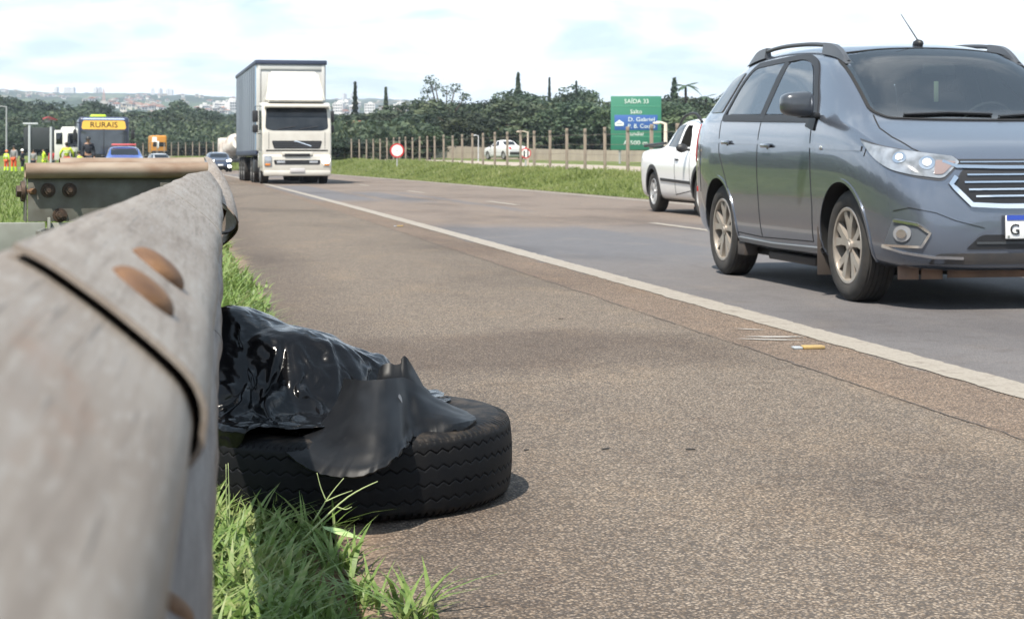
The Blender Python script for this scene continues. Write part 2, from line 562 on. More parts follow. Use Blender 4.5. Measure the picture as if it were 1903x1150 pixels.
def make_road():
    m = asphalt_mat()
    b = np.unique(np.concatenate([np.arange(-30, 2, 2.0), np.arange(2, 26, 0.12), np.arange(26, 60, 1.0), np.arange(60, 420, 4.0)]))
    u = np.array([0.0, 0.35, 0.8, 1.3, 1.9, 2.44, 2.9, 3.1, 4.6, 6.2, 7.8, 9.3, 10.0])
    wig = np.array([noise.noise((float(x) * 2.2, 3.1, 0)) * 0.09 + noise.noise((float(x) * 9, 7.1, 0)) * 0.035 for x in b])
    U = np.repeat(u[None], len(b), 0); U[:, 0] = 0.30 + wig
    U[:, 1] = 0.45 + wig
    V = np.stack([U + off(b)[:, None], np.repeat(b[:, None], len(u), 1), np.zeros_like(U)], -1)
    V[:, 0, 2] = -0.012
    V[..., 2] += np.where(U > 9.9, -0.01, 0)
    uv = np.stack([U, np.repeat(b[:, None], len(u), 1)], -1).reshape(-1, 2)
    o = mesh_np('road', V.reshape(-1, 3), grid_faces(len(b), len(u))[:, ::-1], m, uv=uv)
    tag(o, kind='structure')
    # thermoplastic paint, chipped
    pmat, g = newmat('worn_road_paint', 0.7, 0.3)
    n1 = g.noise(g.obj, 9, 6, 0.65); n2 = g.noise(g.obj, 70, 3)
    c = g.mix(g.ss(n1, 0.5, 0.7), (0.255, 0.230, 0.195), (0.17, 0.145, 0.12))
    c = g.mix(g.math('MULTIPLY', g.ss(n2, 0.52, 0.68), 0.6), c, (0.15, 0.125, 0.105))
    g.put(g.b.inputs['Base Color'], c); g.put(g.b.inputs['Normal'], g.bump(n2, 0.5, 0.004))

    def line(name, u0, u1, bs, ragged=0.012):
        bs = np.asarray(bs, float)
        e0 = np.array([u0 + ragged * noise.noise((float(x) * 6, 1.7, u0)) + ragged * noise.noise((float(x) * 31, 1.7, u0)) for x in bs])
        e1 = np.array([u1 + ragged * noise.noise((float(x) * 6, 9.7, u0)) + ragged * noise.noise((float(x) * 31, 4.7, u0)) for x in bs])
        o_ = off(bs)
        W = np.stack([np.stack([e0 + o_, bs, np.full_like(bs, .0035)], -1), np.stack([e1 + o_, bs, np.full_like(bs, .0035)], -1)], 1)
        tag(mesh_np(name, W.reshape(-1, 3), grid_faces(len(bs), 2)[:, ::-1], pmat), kind='structure')
    dense = np.concatenate([np.arange(-20, 2, 1.0), np.arange(2, 30, 0.05), np.arange(30, 70, 0.5), np.arange(70, 300, 4)])
    line('road_marking', 2.87, 3.06, dense)
    line('road_marking', 9.36, 9.56, np.arange(-10, 300, 1.5), 0.02)
    for k in range(-1, 14):
        b0 = 19.3 + 12.6 * k
        line('road_marking', 6.06, 6.2, np.arange(b0, b0 + 3.2, 0.1), 0.015)
    # pavement seam / crack along the shoulder
    cm = pm('crack_filler', (0.075, 0.060, 0.050), 0.9)
    bs = np.arange(2, 40, 0.02)
    x = np.array([2.44 + 0.030 * noise.noise((float(t) * 1.3, 0, 5)) + 0.012 * noise.noise((float(t) * 9, 0, 5)) for t in bs])
    w = np.array([0.004 + 0.008 * max(0, noise.noise((float(t) * 2.0, 4, 5)) + 0.25) + 0.003 * noise.noise((float(t) * 20, 4, 5)) for t in bs])
    w = np.clip(w * 0.6, 0.0008, None); o_ = off(bs)
    W = np.stack([np.stack([x - w + o_, bs, np.full_like(bs, .003)], -1), np.stack([x + w + o_, bs, np.full_like(bs, .003)], -1)], 1)
    tag(mesh_np('pavement_crack', W.reshape(-1, 3), grid_faces(len(bs), 2)[:, ::-1], cm), kind='structure')


make_ground()
make_road()

# ------------------------------------------------------------------ grass
def blades(P, h, w, lean, az, droop=0.5, seg=4, zb=None):
    """curved grass blades: P (n,3) roots -> V, quads, tris"""
    n = len(P); t = np.linspace(0, 1, seg + 1)
    dx, dy = np.cos(az), np.sin(az)
    px, py = -dy, dx
    V = np.zeros((n, 2 * seg + 1, 3), np.float32)
    for i, s in enumerate(t):
        out = lean * h * (s ** 1.6); up = h * (s - droop * lean * s * s * 0.6)
        cx = P[:, 0] + dx * out; cy = P[:, 1] + dy * out; cz = P[:, 2] + up
        ww = w * (1 - s ** 2.2) * (0.6 + 0.9 * s * (1 - s) * 2) * 0.5
        if i < seg:
            V[:, 2 * i] = np.stack([cx - px * ww, cy - py * ww, cz], -1)
            V[:, 2 * i + 1] = np.stack([cx + px * ww, cy + py * ww, cz], -1)
        else:
            V[:, 2 * i] = np.stack([cx, cy, cz], -1)
    k = 2 * seg + 1; base = np.arange(n)[:, None] * k
    Q = np.concatenate([np.stack([base[:, 0] + 2 * i, base[:, 0] + 2 * i + 1, base[:, 0] + 2 * i + 3, base[:, 0] + 2 * i + 2], -1) for i in range(seg - 1)])
    T = np.stack([base[:, 0] + 2 * seg - 2, base[:, 0] + 2 * seg - 1, base[:, 0] + 2 * seg], -1)
    return V.reshape(-1, 3), Q, T


def grass_mat(name, c0, c1, c2, scale=3.0, trans=0.35):
    m = bpy.data.materials.new(name); m.use_nodes = True
    n, l = nt(m); b = n['Principled BSDF']; out = n['Material Output']
    g = NG(m); tc = g.node('ShaderNodeTexCoord')
    nn = g.noise(tc.outputs['Object'], scale, 3); n2 = g.noise(tc.outputs['Object'], scale * 14, 2)
    c = g.ramp(g.math('ADD', g.math('MULTIPLY', nn, 0.5), g.math('MULTIPLY', n2, 0.5)), [(0.32, c0), (0.5, c1), (0.68, c2)])
    g.put(b.inputs['Base Color'], c); b.inputs['Roughness'].default_value = 0.45; b.inputs['Specular IOR Level'].default_value = 0.35
    tr = g.node('ShaderNodeBsdfTranslucent'); g.put(tr.inputs['Color'], c)
    mx = g.node('ShaderNodeMixShader'); mx.inputs[0].default_value = trans
    l.new(b.outputs[0], mx.inputs[1]); l.new(tr.outputs[0], mx.inputs[2]); l.new(mx.outputs[0], out.inputs['Surface'])
    return m


def join_blades(parts):
    V, Q, T, o = [], [], [], 0
    for v, q, t in parts:
        V.append(v); Q.append(q + o); T.append(t + o); o += len(v)
    return np.concatenate(V), [np.concatenate(Q), np.concatenate(T)]


G_NEAR = grass_mat('verge_grass', (0.080, 0.140, 0.028), (0.150, 0.230, 0.058), (0.33, 0.34, 0.16), 4)
G_FAR = grass_mat('bank_grass', (0.15, 0.19, 0.052), (0.21, 0.25, 0.08), (0.29, 0.30, 0.125), 0.35, 0.6)


def make_grass():
    rg = np.random.default_rng(5)
    parts = []
    # strip between rail and shoulder, dense near the camera
    def strip(n, b0, b1, hmin, hmax, w, pw=1.0, amax=0.27, amin=-0.35):
        b = b0 + (b1 - b0) * rg.random(n) ** pw
        edge = amax + np.array([0.10 * noise.noise((float(x) * 1.7, 2.2, 9)) + 0.06 * noise.noise((float(x) * 6.0, 2.2, 3)) for x in b])
        a = amin + (edge - amin) * rg.random(n) ** 0.85
        h = (hmin + (hmax - hmin) * rg.random(n) ** 1.5) * np.clip(1.15 - 0.75 * np.clip((a - 0.05) / (edge - 0.05), 0, 1) ** 2, 0.3, 1.2)
        P = np.stack([a + off(b), b, np.full(n, -0.02)], -1)
        return blades(P, h, w * (0.5 + rg.random(n)), 0.35 + 1.1 * rg.random(n), rg.random(n) * 2 * math.pi)
    parts.append(strip(3300, 2.9, 4.1, 0.05, 0.145, 0.012))
    parts.append(strip(2200, 4.1, 6.0, 0.06, 0.18, 0.010, amax=0.25))
    parts.append(strip(3600, 6.0, 12.5, 0.10, 0.27, 0.017, amax=0.42))
    parts.append(strip(3000, 12.5, 30, 0.10, 0.28, 0.02, amax=0.36))
    parts.append(strip(3500, 30, 105, 0.08, 0.2, 0.05, amax=0.30, amin=-0.9))
    parts.append(strip(1500, -1, 3, 0.06, 0.16, 0.012, amax=0.2, amin=-0.6))
    # tufts creeping onto the shoulder at the bottom of the picture
    for (ta, tb, n, hh) in ((0.33, 3.26, 40, 0.09), (0.40, 3.18, 12, 0.07), (0.30, 3.55, 45, 0.10), (0.39, 3.10, 40, 0.11), (0.26, 3.8, 40, 0.11)):
        P = np.stack([ta + rg.normal(0, 0.025, n), tb + rg.normal(0, 0.04, n), np.full(n, -0.01)], -1)
        parts.append(blades(P, hh * (0.5 + 0.8 * rg.random(n)), 0.009 * (0.6 + 0.8 * rg.random(n)), 0.5 + 0.9 * rg.random(n), rg.random(n) * 6.28))
    V, F = join_blades(parts)
    tag(mesh_np('grass', V, F, G_NEAR), kind='stuff')
    # open verge left of the rail
    n = 34000
    b = np.where(rg.random(n) < 0.25, -2 + 12 * rg.random(n), 9 + 120 * rg.random(n) ** 1.4)
    a = -0.4 - (2.5 + np.abs(b) * 0.14) * rg.random(n)
    P = np.stack([a + off(b), b, np.full(n, -0.03)], -1)
    V, F = join_blades([blades(P, 0.06 + 0.16 * rg.random(n) ** 1.5, 0.012 + np.abs(b) * 0.0005, 0.3 + 0.7 * rg.random(n), rg.random(n) * 6.28, seg=3)])
    GL = grass_mat('mown_grass', (0.085, 0.135, 0.025), (0.13, 0.185, 0.04), (0.18, 0.225, 0.065), 0.6)
    tag(mesh_np('grass', V, F, GL), kind='stuff')
    # tall weeds on the bank beyond the carriageway
    n = 60000
    b = 20 + 170 * rg.random(n) ** 1.15
    u = 10.05 + 5.2 * rg.random(n)
    a = u + off(b)
    P = np.stack([a, b, gz(a, b) - 0.02], -1)
    clump = np.array([noise.noise((float(x) * 0.35, float(y) * 0.35, 1.5)) for x, y in zip(u, b)])
    h = (0.06 + 0.22 * np.clip(clump + 0.5, 0.05, 1.2) * (0.5 + rg.random(n)) * np.clip((u - 10) / 1.2, 0.35, 1))
    V, F = join_blades([blades(P, h, 0.022 + b * 0.0006, 0.4 + 0.7 * rg.random(n), rg.random(n) * 6.28, seg=3)])
    tag(mesh_np('grass', V, F, G_FAR), kind='stuff')
    # seed stalks standing in front of the tyre
    sm = pm('grass_stalk_green', (0.30, 0.36, 0.16), 0.6)
    def weed(label, *stems):
        mb = MB()
        for k, (pts, Z, r) in enumerate(stems):
            q = catmull([list(at(x, y, Z)) for x, y in pts], 10)
            mb.tube(q, [r * (1 - 0.6 * i / 9) for i in range(10)], 5)
        root = thing('grass_stalk', label, 'weed')
        mb.build('stem', sm, root, 180)
    weed('thin grass stalk with three forked tips in front of the tyre', ([(583, 968), (595, 948), (606, 930), (622, 908), (639, 888)], 3.72, 0.002), ([(606, 930), (596, 905), (589, 878)], 3.72, 0.0016), ([(604, 932), (630, 920), (655, 911)], 3.715, 0.0016))
    weed('longest pale grass stalk leaning right across the tyre tread', ([(560, 1005), (600, 965), (640, 928), (672, 908), (702, 894)], 3.66, 0.0026), ([(626, 941), (642, 946), (654, 941)], 3.66, 0.0016))
    weed('pair of upright thin stalks between the rail and the tyre', ([(427, 1000), (426, 930), (424, 860)], 3.72, 0.0016), ([(427, 1000), (421, 940), (420, 862)], 3.72, 0.0016))
    # one broad leaf lying at the foot of the tyre
    rows = [[at(600, 977, 3.72), at(635, 982, 3.70), at(674, 1000, 3.66)], [at(600, 981, 3.71), at(632, 993, 3.66), at(674, 1001, 3.655)]]
    V, F = solidify(surf(rows, 5, 12), 0.0012)
    tag(mesh_np('grass_leaf', V, F, pm('pale_leaf', (0.30, 0.42, 0.17), 0.5)), 'single broad pale green leaf lying flat at the foot of the tyre', 'leaf')


make_grass()

# ------------------------------------------------------------------ guardrail
def steel_mat():
    m, g = newmat('weathered_galvanised_steel', 0.55, 0.5)
    o = g.obj
    streak = g.noise(g.mapping(o, (110, 3.5, 110)), 1.0, 5, 0.6)
    blot = g.noise(g.mapping(o, (5, 2.2, 5)), 1.3, 6, 0.6, 0.3); fine = g.noise(g.mapping(o, (260, 30, 260)), 1.0, 4)
    c = g.mix(g.ss(blot, 0.30, 0.75), (0.245, 0.212, 0.180), (0.170, 0.134, 0.104))
    c = g.mix(g.math('MULTIPLY', g.ss(streak, 0.50, 0.66), 0.5), c, (0.125, 0.100, 0.082))
    c = g.mix(g.math('MULTIPLY', g.ss(fine, 0.50, 0.68), 0.35), c, (0.32, 0.30, 0.275))
    scr = g.noise(g.mapping(o, (420, 5, 420), (7, 2, 1)), 1.0, 2)
    c = g.mix(g.math('MULTIPLY', g.ss(scr, 0.64, 0.70), 0.7), c, (0.09, 0.075, 0.062))
    rust = g.ss(g.noise(g.mapping(o, (10, 3, 10), (3, 1, 2)), 1.0, 7, 0.65), 0.60, 0.74)
    c = g.mix(g.math('MULTIPLY', rust, 0.55), c, (0.19, 0.105, 0.060))
    # shade of the upper wave painted on to the lower one as grimy brown
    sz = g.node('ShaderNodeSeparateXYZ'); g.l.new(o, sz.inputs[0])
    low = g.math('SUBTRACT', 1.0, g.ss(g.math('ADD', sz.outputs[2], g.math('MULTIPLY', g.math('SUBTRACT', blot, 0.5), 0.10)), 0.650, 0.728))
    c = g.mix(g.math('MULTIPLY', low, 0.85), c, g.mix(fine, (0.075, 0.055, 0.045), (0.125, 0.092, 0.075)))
    g.put(g.b.inputs['Base Color'], c)
    g.b.inputs['Metallic'].default_value = 0.1
    g.put(g.b.inputs['Roughness'], g.lin(streak, 0.3, 0.7, 0.5, 0.7))
    g.put(g.b.inputs['Normal'], g.bump(fine, 0.06, 0.002))
    return m


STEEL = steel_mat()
RUST = pm('rusty_iron', (0.105, 0.055, 0.030), 0.75, 0.2, var=(60, 0.8, (0.20, 0.105, 0.048)), bump=(220, 0.35, 0.002))
DARKSTEEL = pm('grimy_green_grey_steel', (0.150, 0.150, 0.130), 0.7, 0.2, var=(12, 0.85, (0.082, 0.070, 0.055)), bump=(120, 0.15, 0.002))
TANSTEEL = pm('tan_stained_steel', (0.27, 0.215, 0.165), 0.6, 0.15, var=(5, 0.85, (0.165, 0.10, 0.062)), bump=(90, 0.12, 0.002), stretch=(1.6, 3, 3))
DARKBOLT = pm('dark_oxidised_bolt', (0.045, 0.034, 0.027), 0.65, 0.4, var=(70, 0.8, (0.09, 0.055, 0.035)))

W_PROF = [(0.000, 0.000), (0.010, -0.0045), (0.022, -0.012), (0.046, -0.030), (0.074, -0.055), (0.083, -0.070), (0.0835, -0.084), (0.078, -0.098), (0.045, -0.122), (0.010, -0.142),
          (0.002, -0.155), (0.010, -0.168), (0.045, -0.188), (0.078, -0.212), (0.0835, -0.226), (0.083, -0.240), (0.074, -0.252), (0.040, -0.274), (0.006, -0.298), (-0.002, -0.306), (0.002, -0.312)]


def rail_path(b):
    """crest-plane offset (a) and top height (z) of the rail"""
    b = np.asarray(b, float)
    a = np.interp(b, [-0.5, 0.3, 0.8, 1.0, 1.6, 3.4, 5.0, 7.0], [-0.022, -0.014, -0.0045, 0.001, 0.013, 0.051, 0.078, 0.108])
    z = np.interp(b, [-0.5, 0.8, 3.0, 5.0, 7.0], [0.789, 0.791, 0.792, 0.796, 0.803])
    return a, z


def rail_beam(name, b0, b1, out, parent, nb=60, th=0.003, flat=None, flare=0.0):
    bs = b0 + (b1 - b0) * np.linspace(0, 1, nb) ** (1.6 if flare else 1.0)
    out0 = out
    prof = catmull(W_PROF, 84)
    a, z = rail_path(bs)
    P = np.zeros((nb, len(prof), 3))
    for i in range(nb):
        k = 0.0 if flat is None else float(np.clip((bs[i] - flat[0]) / (flat[1] - flat[0]), 0, 1))
        o = prof[:, 0] * (1 - 0.45 * k)
        out = out0 + flare * math.exp(-(bs[i] - b0) / 0.035)
        dent = 0.004 * noise.noise((bs[i] * 1.7, 0.3, 4)) + 0.0025 * noise.noise((bs[i] * 6, 2.3, 4))
        P[i, :, 0] = a[i] - 0.0835 + o + out + (0.0835 * 0.45 * k) + dent
        P[i, :, 1] = bs[i] + 0.006 * np.sin(prof[:, 1] * 30) * (1 if abs(bs[i] - b0) < 0.02 else 0)
        P[i, :, 2] = z[i] + prof[:, 1] + out * 0.6
    V, F = solidify(P, th)
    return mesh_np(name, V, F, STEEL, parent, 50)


def bolt_head(name, c, nrm, along, parent, mat, r=0.019, hgt=0.011, stretch=1.35):
    """domed oval button head lying on the beam"""
    n = Vector(nrm).normalized(); t = Vector(along); t = (t - n * t.dot(n)).normalized(); s = n.cross(t)
    nu, nv = 9, 28; V = []
    for i in range(nu):
        ph = (math.pi / 2) * i / (nu - 1)
        for j in range(nv):
            th = 2 * math.pi * j / nv; rr = r * math.sin(ph) ** 0.85
            V.append(Vector(c) + t * rr * math.cos(th) + s * (rr * stretch) * math.sin(th) + n * (hgt * math.cos(ph) ** 0.8))
    for j in range(nv):
        p = V[-nv]; V.append(p - n * 0.006)
    return mesh_np(name, np.array([list(v) for v in V]), grid_faces(nu + 1, nv, True), mat, parent, 180)


def make_rail():
    t = thing('guardrail', 'long weathered steel guardrail with rusty bolts beside the tyre, curled at its far end', 'guardrail', (0, 0, 0))
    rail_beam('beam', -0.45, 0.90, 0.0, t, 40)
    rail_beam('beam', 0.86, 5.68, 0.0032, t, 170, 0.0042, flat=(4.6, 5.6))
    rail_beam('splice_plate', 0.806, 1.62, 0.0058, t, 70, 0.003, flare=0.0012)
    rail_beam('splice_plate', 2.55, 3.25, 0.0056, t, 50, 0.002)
    # round-headed splice bolts on the top slope
    def on_slope(b, s, out):
        pr = catmull(W_PROF, 84); i = int(s * 83)
        a, z = rail_path(b)
        p = Vector((float(a) - 0.0835 + pr[i, 0] + out, b, float(z) + pr[i, 1] + out * 0.6))
        d = pr[min(i + 2, 83)] - pr[max(i - 2, 0)]
        n = Vector((-d[1], 0, d[0])); n.normalize()
        if n.x < 0: n = -n
        return p, n, Vector((0, 1, 0))
    for (b, s) in ((0.95, 0.160), (1.15, 0.160)):
        p, n, al = on_slope(b, s, 0.0062)
        o = bolt_head('bolt', p, n, al, t, RUST, 0.027, 0.0115, 0.78)
        tag(o)
    for (b, s) in ((0.855, 0.63), (0.945, 0.63), (0.855, 0.84), (0.945, 0.84)):
        p, n, al = on_slope(b, s, 0.0062)
        bolt_head('bolt', p, n, al, t, RUST, 0.0125, 0.009, 1.3)
    # C-section posts on the field side
    for b in (1.9, 5.4):
        a, z = rail_path(b); x = float(a) - 0.125
        pr = [(-0.055, -0.04), (0.03, -0.04), (0.03, -0.036), (-0.051, -0.036), (-0.051, 0.036), (0.03, 0.036), (0.03, 0.04), (-0.055, 0.04)]
        MB().prism(pr, lambda u, v, d: (x + u, b + v, d), -0.10, float(z) - 0.03).build('post', DARKSTEEL, t, None)
    # torn, rolled-over end: a sheet that flares from the top edge down to a curled lip
    near = [(364, 351, 5.75), (380, 358, 5.62), (400, 368, 5.5), (419, 381, 5.42), (434, 396, 5.38), (442, 411, 5.4), (442, 428, 5.45), (430, 444, 5.5), (408, 461, 5.6)]
    mid1 = [(383, 326, 6.1), (395, 333, 5.95), (409, 344, 5.82), (423, 358, 5.75), (434, 373, 5.7), (440, 390, 5.75), (440, 408, 5.85), (430, 426, 5.95), (412, 446, 6.05)]
    mid2 = [(387, 307, 6.45), (396, 311, 6.3), (406, 318, 6.2), (416, 329, 6.12), (424, 342, 6.1), (429, 358, 6.15), (429, 378, 6.25), (422, 400, 6.4), (410, 424, 6.5)]
    far = [(379, 291, 6.85), (387, 292, 6.75), (395, 297, 6.65), (402, 306, 6.6), (408, 317, 6.6), (412, 332, 6.65), (412, 352, 6.7), (408, 374, 6.8), (402, 398, 6.9)]
    rows = [[at(*p) for p in r] for r in (near, mid1, mid2, far)]
    S = surf(rows, 40, 60)
    V, F = solidify(S, -0.004)
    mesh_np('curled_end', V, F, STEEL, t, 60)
    # inner leaf of the torn lip
    inner = [[at(*p) for p in ((442, 411, 5.43), (436, 424, 5.46), (424, 432, 5.5), (409, 434, 5.56))],
             [at(*p) for p in ((438, 404, 5.75), (432, 418, 5.8), (420, 428, 5.85), (408, 431, 5.9))]]
    V, F = solidify(surf(inner, 10, 24), 0.004)
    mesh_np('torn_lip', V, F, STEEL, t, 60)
    sh = [[at(*p) for p in ((366, 354, 5.70), (390, 368, 5.58), (408, 384, 5.5), (420, 393, 5.47))],
          [at(*p) for p in ((370, 357, 5.74), (392, 376, 5.62), (410, 398, 5.55), (413, 412, 5.53))]]
    V, F = solidify(surf(sh, 8, 24), 0.003)
    mesh_np('torn_flap', V, F, pm('flaky_rust', (0.16, 0.07, 0.035), 0.85, var=(40, 0.8, (0.30, 0.20, 0.14))), t, 60)


make_rail()


def make_return_rail():
    """bolted end bracket of the rail, standing across behind it"""
    Z = 6.35
    L, Rr = at(46, 318, Z), at(392, 316, Z + 0.25)
    d = (Rr - L); ln = d.length; d.normalize(); rz = math.atan2(d.y, d.x)
    t = thing('guardrail_end_bracket', 'grimy bolted steel bracket with tan rolled top edge, crosswise left of the rail', 'guardrail bracket', (L.x, L.y, 0), rz)
    zt = L.z
    # rolled top lip: half round swept along x
    s = Z / FPX
    ang = np.linspace(R(-150), R(160), 26)
    lip = np.stack([-0.012 + 0.027 * np.cos(ang + R(90)), 0.0 + 0.027 * np.sin(ang + R(90))], -1)
    xs = np.linspace(0, ln, 40)
    P = np.zeros((40, 26, 3))
    for i, x in enumerate(xs):
        w = 0.0025 * noise.noise((x * 5, 2, 2))
        P[i, :, 0] = x; P[i, :, 1] = lip[:, 0] + w; P[i, :, 2] = zt + lip[:, 1] + 0.002 * noise.noise((x * 3, 7, 2)) + 0.004 * x
    V, F = solidify(P, 0.003)
    mesh_np('rolled_edge', V, F, TANSTEEL, t, 60)
    P2 = P.copy(); P2[..., 1] += 0.16; P2[..., 2] += 0.018; P2 = P2[8:]
    V, F = solidify(P2, 0.003)
    mesh_np('rolled_edge', V, F, TANSTEEL, t, 60)
    # face plate (slightly set back under the lip)
    z1 = zt - 0.026; z0 = zt - 0.187
    mb = MB(); mb.box((ln / 2 + 0.006, 0.012, (z0 + z1) / 2), (ln - 0.012, 0.006, z1 - z0), 0.0015)
    mb.box((0.006, 0.05, (z0 + z1) / 2), (0.006, 0.07, z1 - z0), 0.0015)
    mb.build('plate', DARKSTEEL, t)
    low = pm('pale_dull_zinc', (0.27, 0.28, 0.25), 0.7, 0.2, var=(10, 0.7, (0.19, 0.19, 0.165)))
    mb = MB()
    x0, x1 = -0.42, 0.072
    mb.box(((x0 + x1) / 2, -0.006, z0 - 0.09), (x1 - x0, 0.006, 0.17), 0.0015)
    mb.box((0.086, -0.002, z0 - 0.08), (0.008, 0.05, 0.19), 0.0015)
    mb.box((0.20, 0.004, z0 - 0.09), (0.22, 0.006, 0.17), 0.0015)
    mb.box(((x0 + x1) / 2, 0.02, z0 - 0.006), (x1 - x0, 0.05, 0.005), 0.001)
    mb.build('lower_plate', low, t)
    MB().box((0.30, 0.10, (z0 - 0.1) / 2 - 0.03), (0.10, 0.12, z0 + 0.04), 0.008).build('post', DARKSTEEL, t)
    # hexagon nuts on round washers
    def nut(px, py):
        p = at(px, py, Z + 0.01) ; lx = (Vector((p.x, p.y, 0)) - Vector((L.x, L.y, 0))).dot(Vector((d.x, d.y, 0)).normalized()); lz = p.z
        mb = MB()
        mb.cyl((lx, 0.009, lz), (lx, 0.002, lz), 0.027, 0.026, 24)
        mb.cyl((lx, 0.002, lz), (lx, -0.016, lz), 0.018, 0.017, 6)
        mb.cyl((lx, -0.016, lz), (lx, -0.026, lz), 0.009, 0.008, 12)
        mb.build('bolt', DARKBOLT, t, 30)
    for p in ((91, 354), (133, 354), (114, 401)): nut(*p)
    mb = MB(); lz = at(42, 356, Z).z
    mb.cyl((0.003, 0.045, lz), (-0.010, 0.045, lz), 0.040, 0.038, 20); mb.cyl((-0.010, 0.045, lz), (-0.026, 0.045, lz), 0.026, 0.024, 6)
    mb.build('bolt', DARKBOLT, t, 30)
    mb = MB(); mb.cyl((0.009, 0.03, lz + 0.0), (0.035, 0.0, lz), 0.012, 0.011, 10)
    mb.build('bolt', RUST, t, 30)


make_return_rail()

# ------------------------------------------------------------------ tyre, bag, rubber sheet
TY = Vector((0.395, 4.34, 0.0)); TR = 0.405; TH = 0.196


def make_tyre():
    RUB = pm('old_tyre_rubber', (0.0045, 0.005, 0.0065), 0.6, spec=0.14, var=(14, 0.8, (0.0095, 0.009, 0.009)), bump=(260, 0.25, 0.0015))
    tg = NG(RUB); tb = RUB.node_tree.nodes['Principled BSDF']; src = tb.inputs['Base Color'].links[0].from_socket
    ttc = tg.node('ShaderNodeTexCoord'); tz = tg.node('ShaderNodeSeparateXYZ'); tg.l.new(ttc.outputs['Object'], tz.inputs[0])
    dn = tg.noise(ttc.outputs['Object'], 22, 5, 0.65)
    band = tg.math('MULTIPLY', tg.ss(tz.outputs[2], 0.172, 0.190), tg.ss(dn, 0.42, 0.68))
    dust = tg.mix(tg.math('MULTIPLY', band, 0.6), src, (0.060, 0.048, 0.038))
    foot = tg.math('MULTIPLY', tg.math('SUBTRACT', 1.0, tg.ss(tz.outputs[2], 0.0, 0.05)), tg.ss(dn, 0.4, 0.7))
    dust = tg.mix(tg.math('MULTIPLY', foot, 0.5), dust, (0.06, 0.045, 0.035)); tg.put(tb.inputs['Base Color'], dust)
    na = 1500
    hz = np.concatenate([np.linspace(0.012, TH - 0.012, 74)])
    th = np.linspace(0, 2 * math.pi, na, endpoint=False)
    # profile of tread drum (slightly bulged), then shoulder and sidewalls to the bead
    T, Hh = np.meshgrid(th, hz, indexing='ij')
    s = (Hh / TH - 0.5) * 2
    rad = TR - 0.010 * s ** 2 - 0.016 * np.clip(np.abs(s) - 0.72, 0, 1) ** 2 / 0.08 * 1.0
    # zig-zag grooves
    nz = 74
    tri = np.abs(((T * nz / (2 * math.pi)) % 1.0) * 2 - 1) * 2 - 1
    dep = np.zeros_like(rad)
    for z0 in (0.047, 0.083, 0.122, 0.158):
        d = np.abs(Hh - (z0 + 0.005 * tri))
        worn = 0.55 + 0.45 * np.sin(T * 3 + z0 * 50) ** 2
        dep = np.maximum(dep, 0.0035 * worn * np.clip(1 - (d - 0.0006) / 0.0014, 0, 1))
    # shoulder ribs on both edges
    rib = (np.abs(((T * 130 / (2 * math.pi)) % 1.0) * 2 - 1) > 0.62)
    dep = np.maximum(dep, 0.006 * rib * np.clip((np.abs(s) - 0.80) / 0.05, 0, 1))
    rad = rad - dep
    # lean: the old casing sags unevenly
    V = np.stack([rad * np.cos(T), rad * np.sin(T), Hh], -1)
    top = [(TR - 0.038, TH - 0.003), (TR - 0.060, TH + 0.001), (TR - 0.095, TH + 0.002), (TR - 0.130, TH - 0.004), (TR - 0.160, TH - 0.016), (TR - 0.185, TH - 0.036), (TR - 0.198, TH - 0.055),
           (TR - 0.188, TH - 0.062), (TR - 0.150, TH - 0.050), (TR - 0.09, TH - 0.04), (TR - 0.05, TH * 0.55), (TR - 0.09, 0.04), (TR - 0.150, 0.045), (TR - 0.188, 0.06), (TR - 0.198, 0.052), (TR - 0.185, 0.036), (TR - 0.13, 0.006), (TR - 0.06, 0.0), (TR - 0.03, 0.003)]
    W = np.stack([np.stack([r * np.cos(th), r * np.sin(th), np.full(na, h)], -1) for r, h in top], 1)
    A = np.concatenate([V, W], 1)                       # (na, nrow, 3)
    sag = 0.012 * np.cos(th - 0.4)[:, None]
    A[..., 2] *= (1 + sag / TH)
    nr = A.shape[1]
    i, j = np.meshgrid(np.arange(na), np.arange(nr), indexing='ij')
    f = np.stack([i * nr + j, ((i + 1) % na) * nr + j, ((i + 1) % na) * nr + (j + 1) % nr, i * nr + (j + 1) % nr], -1).reshape(-1, 4)
    A = A.reshape(-1, 3); A[:, :2] += (TY.x, TY.y)
    o = mesh_np('tyre', A, f, RUB, None, 40)
    tag(o, 'worn black truck tyre with zigzag tread lying flat on the shoulder', 'tyre')


make_tyre()


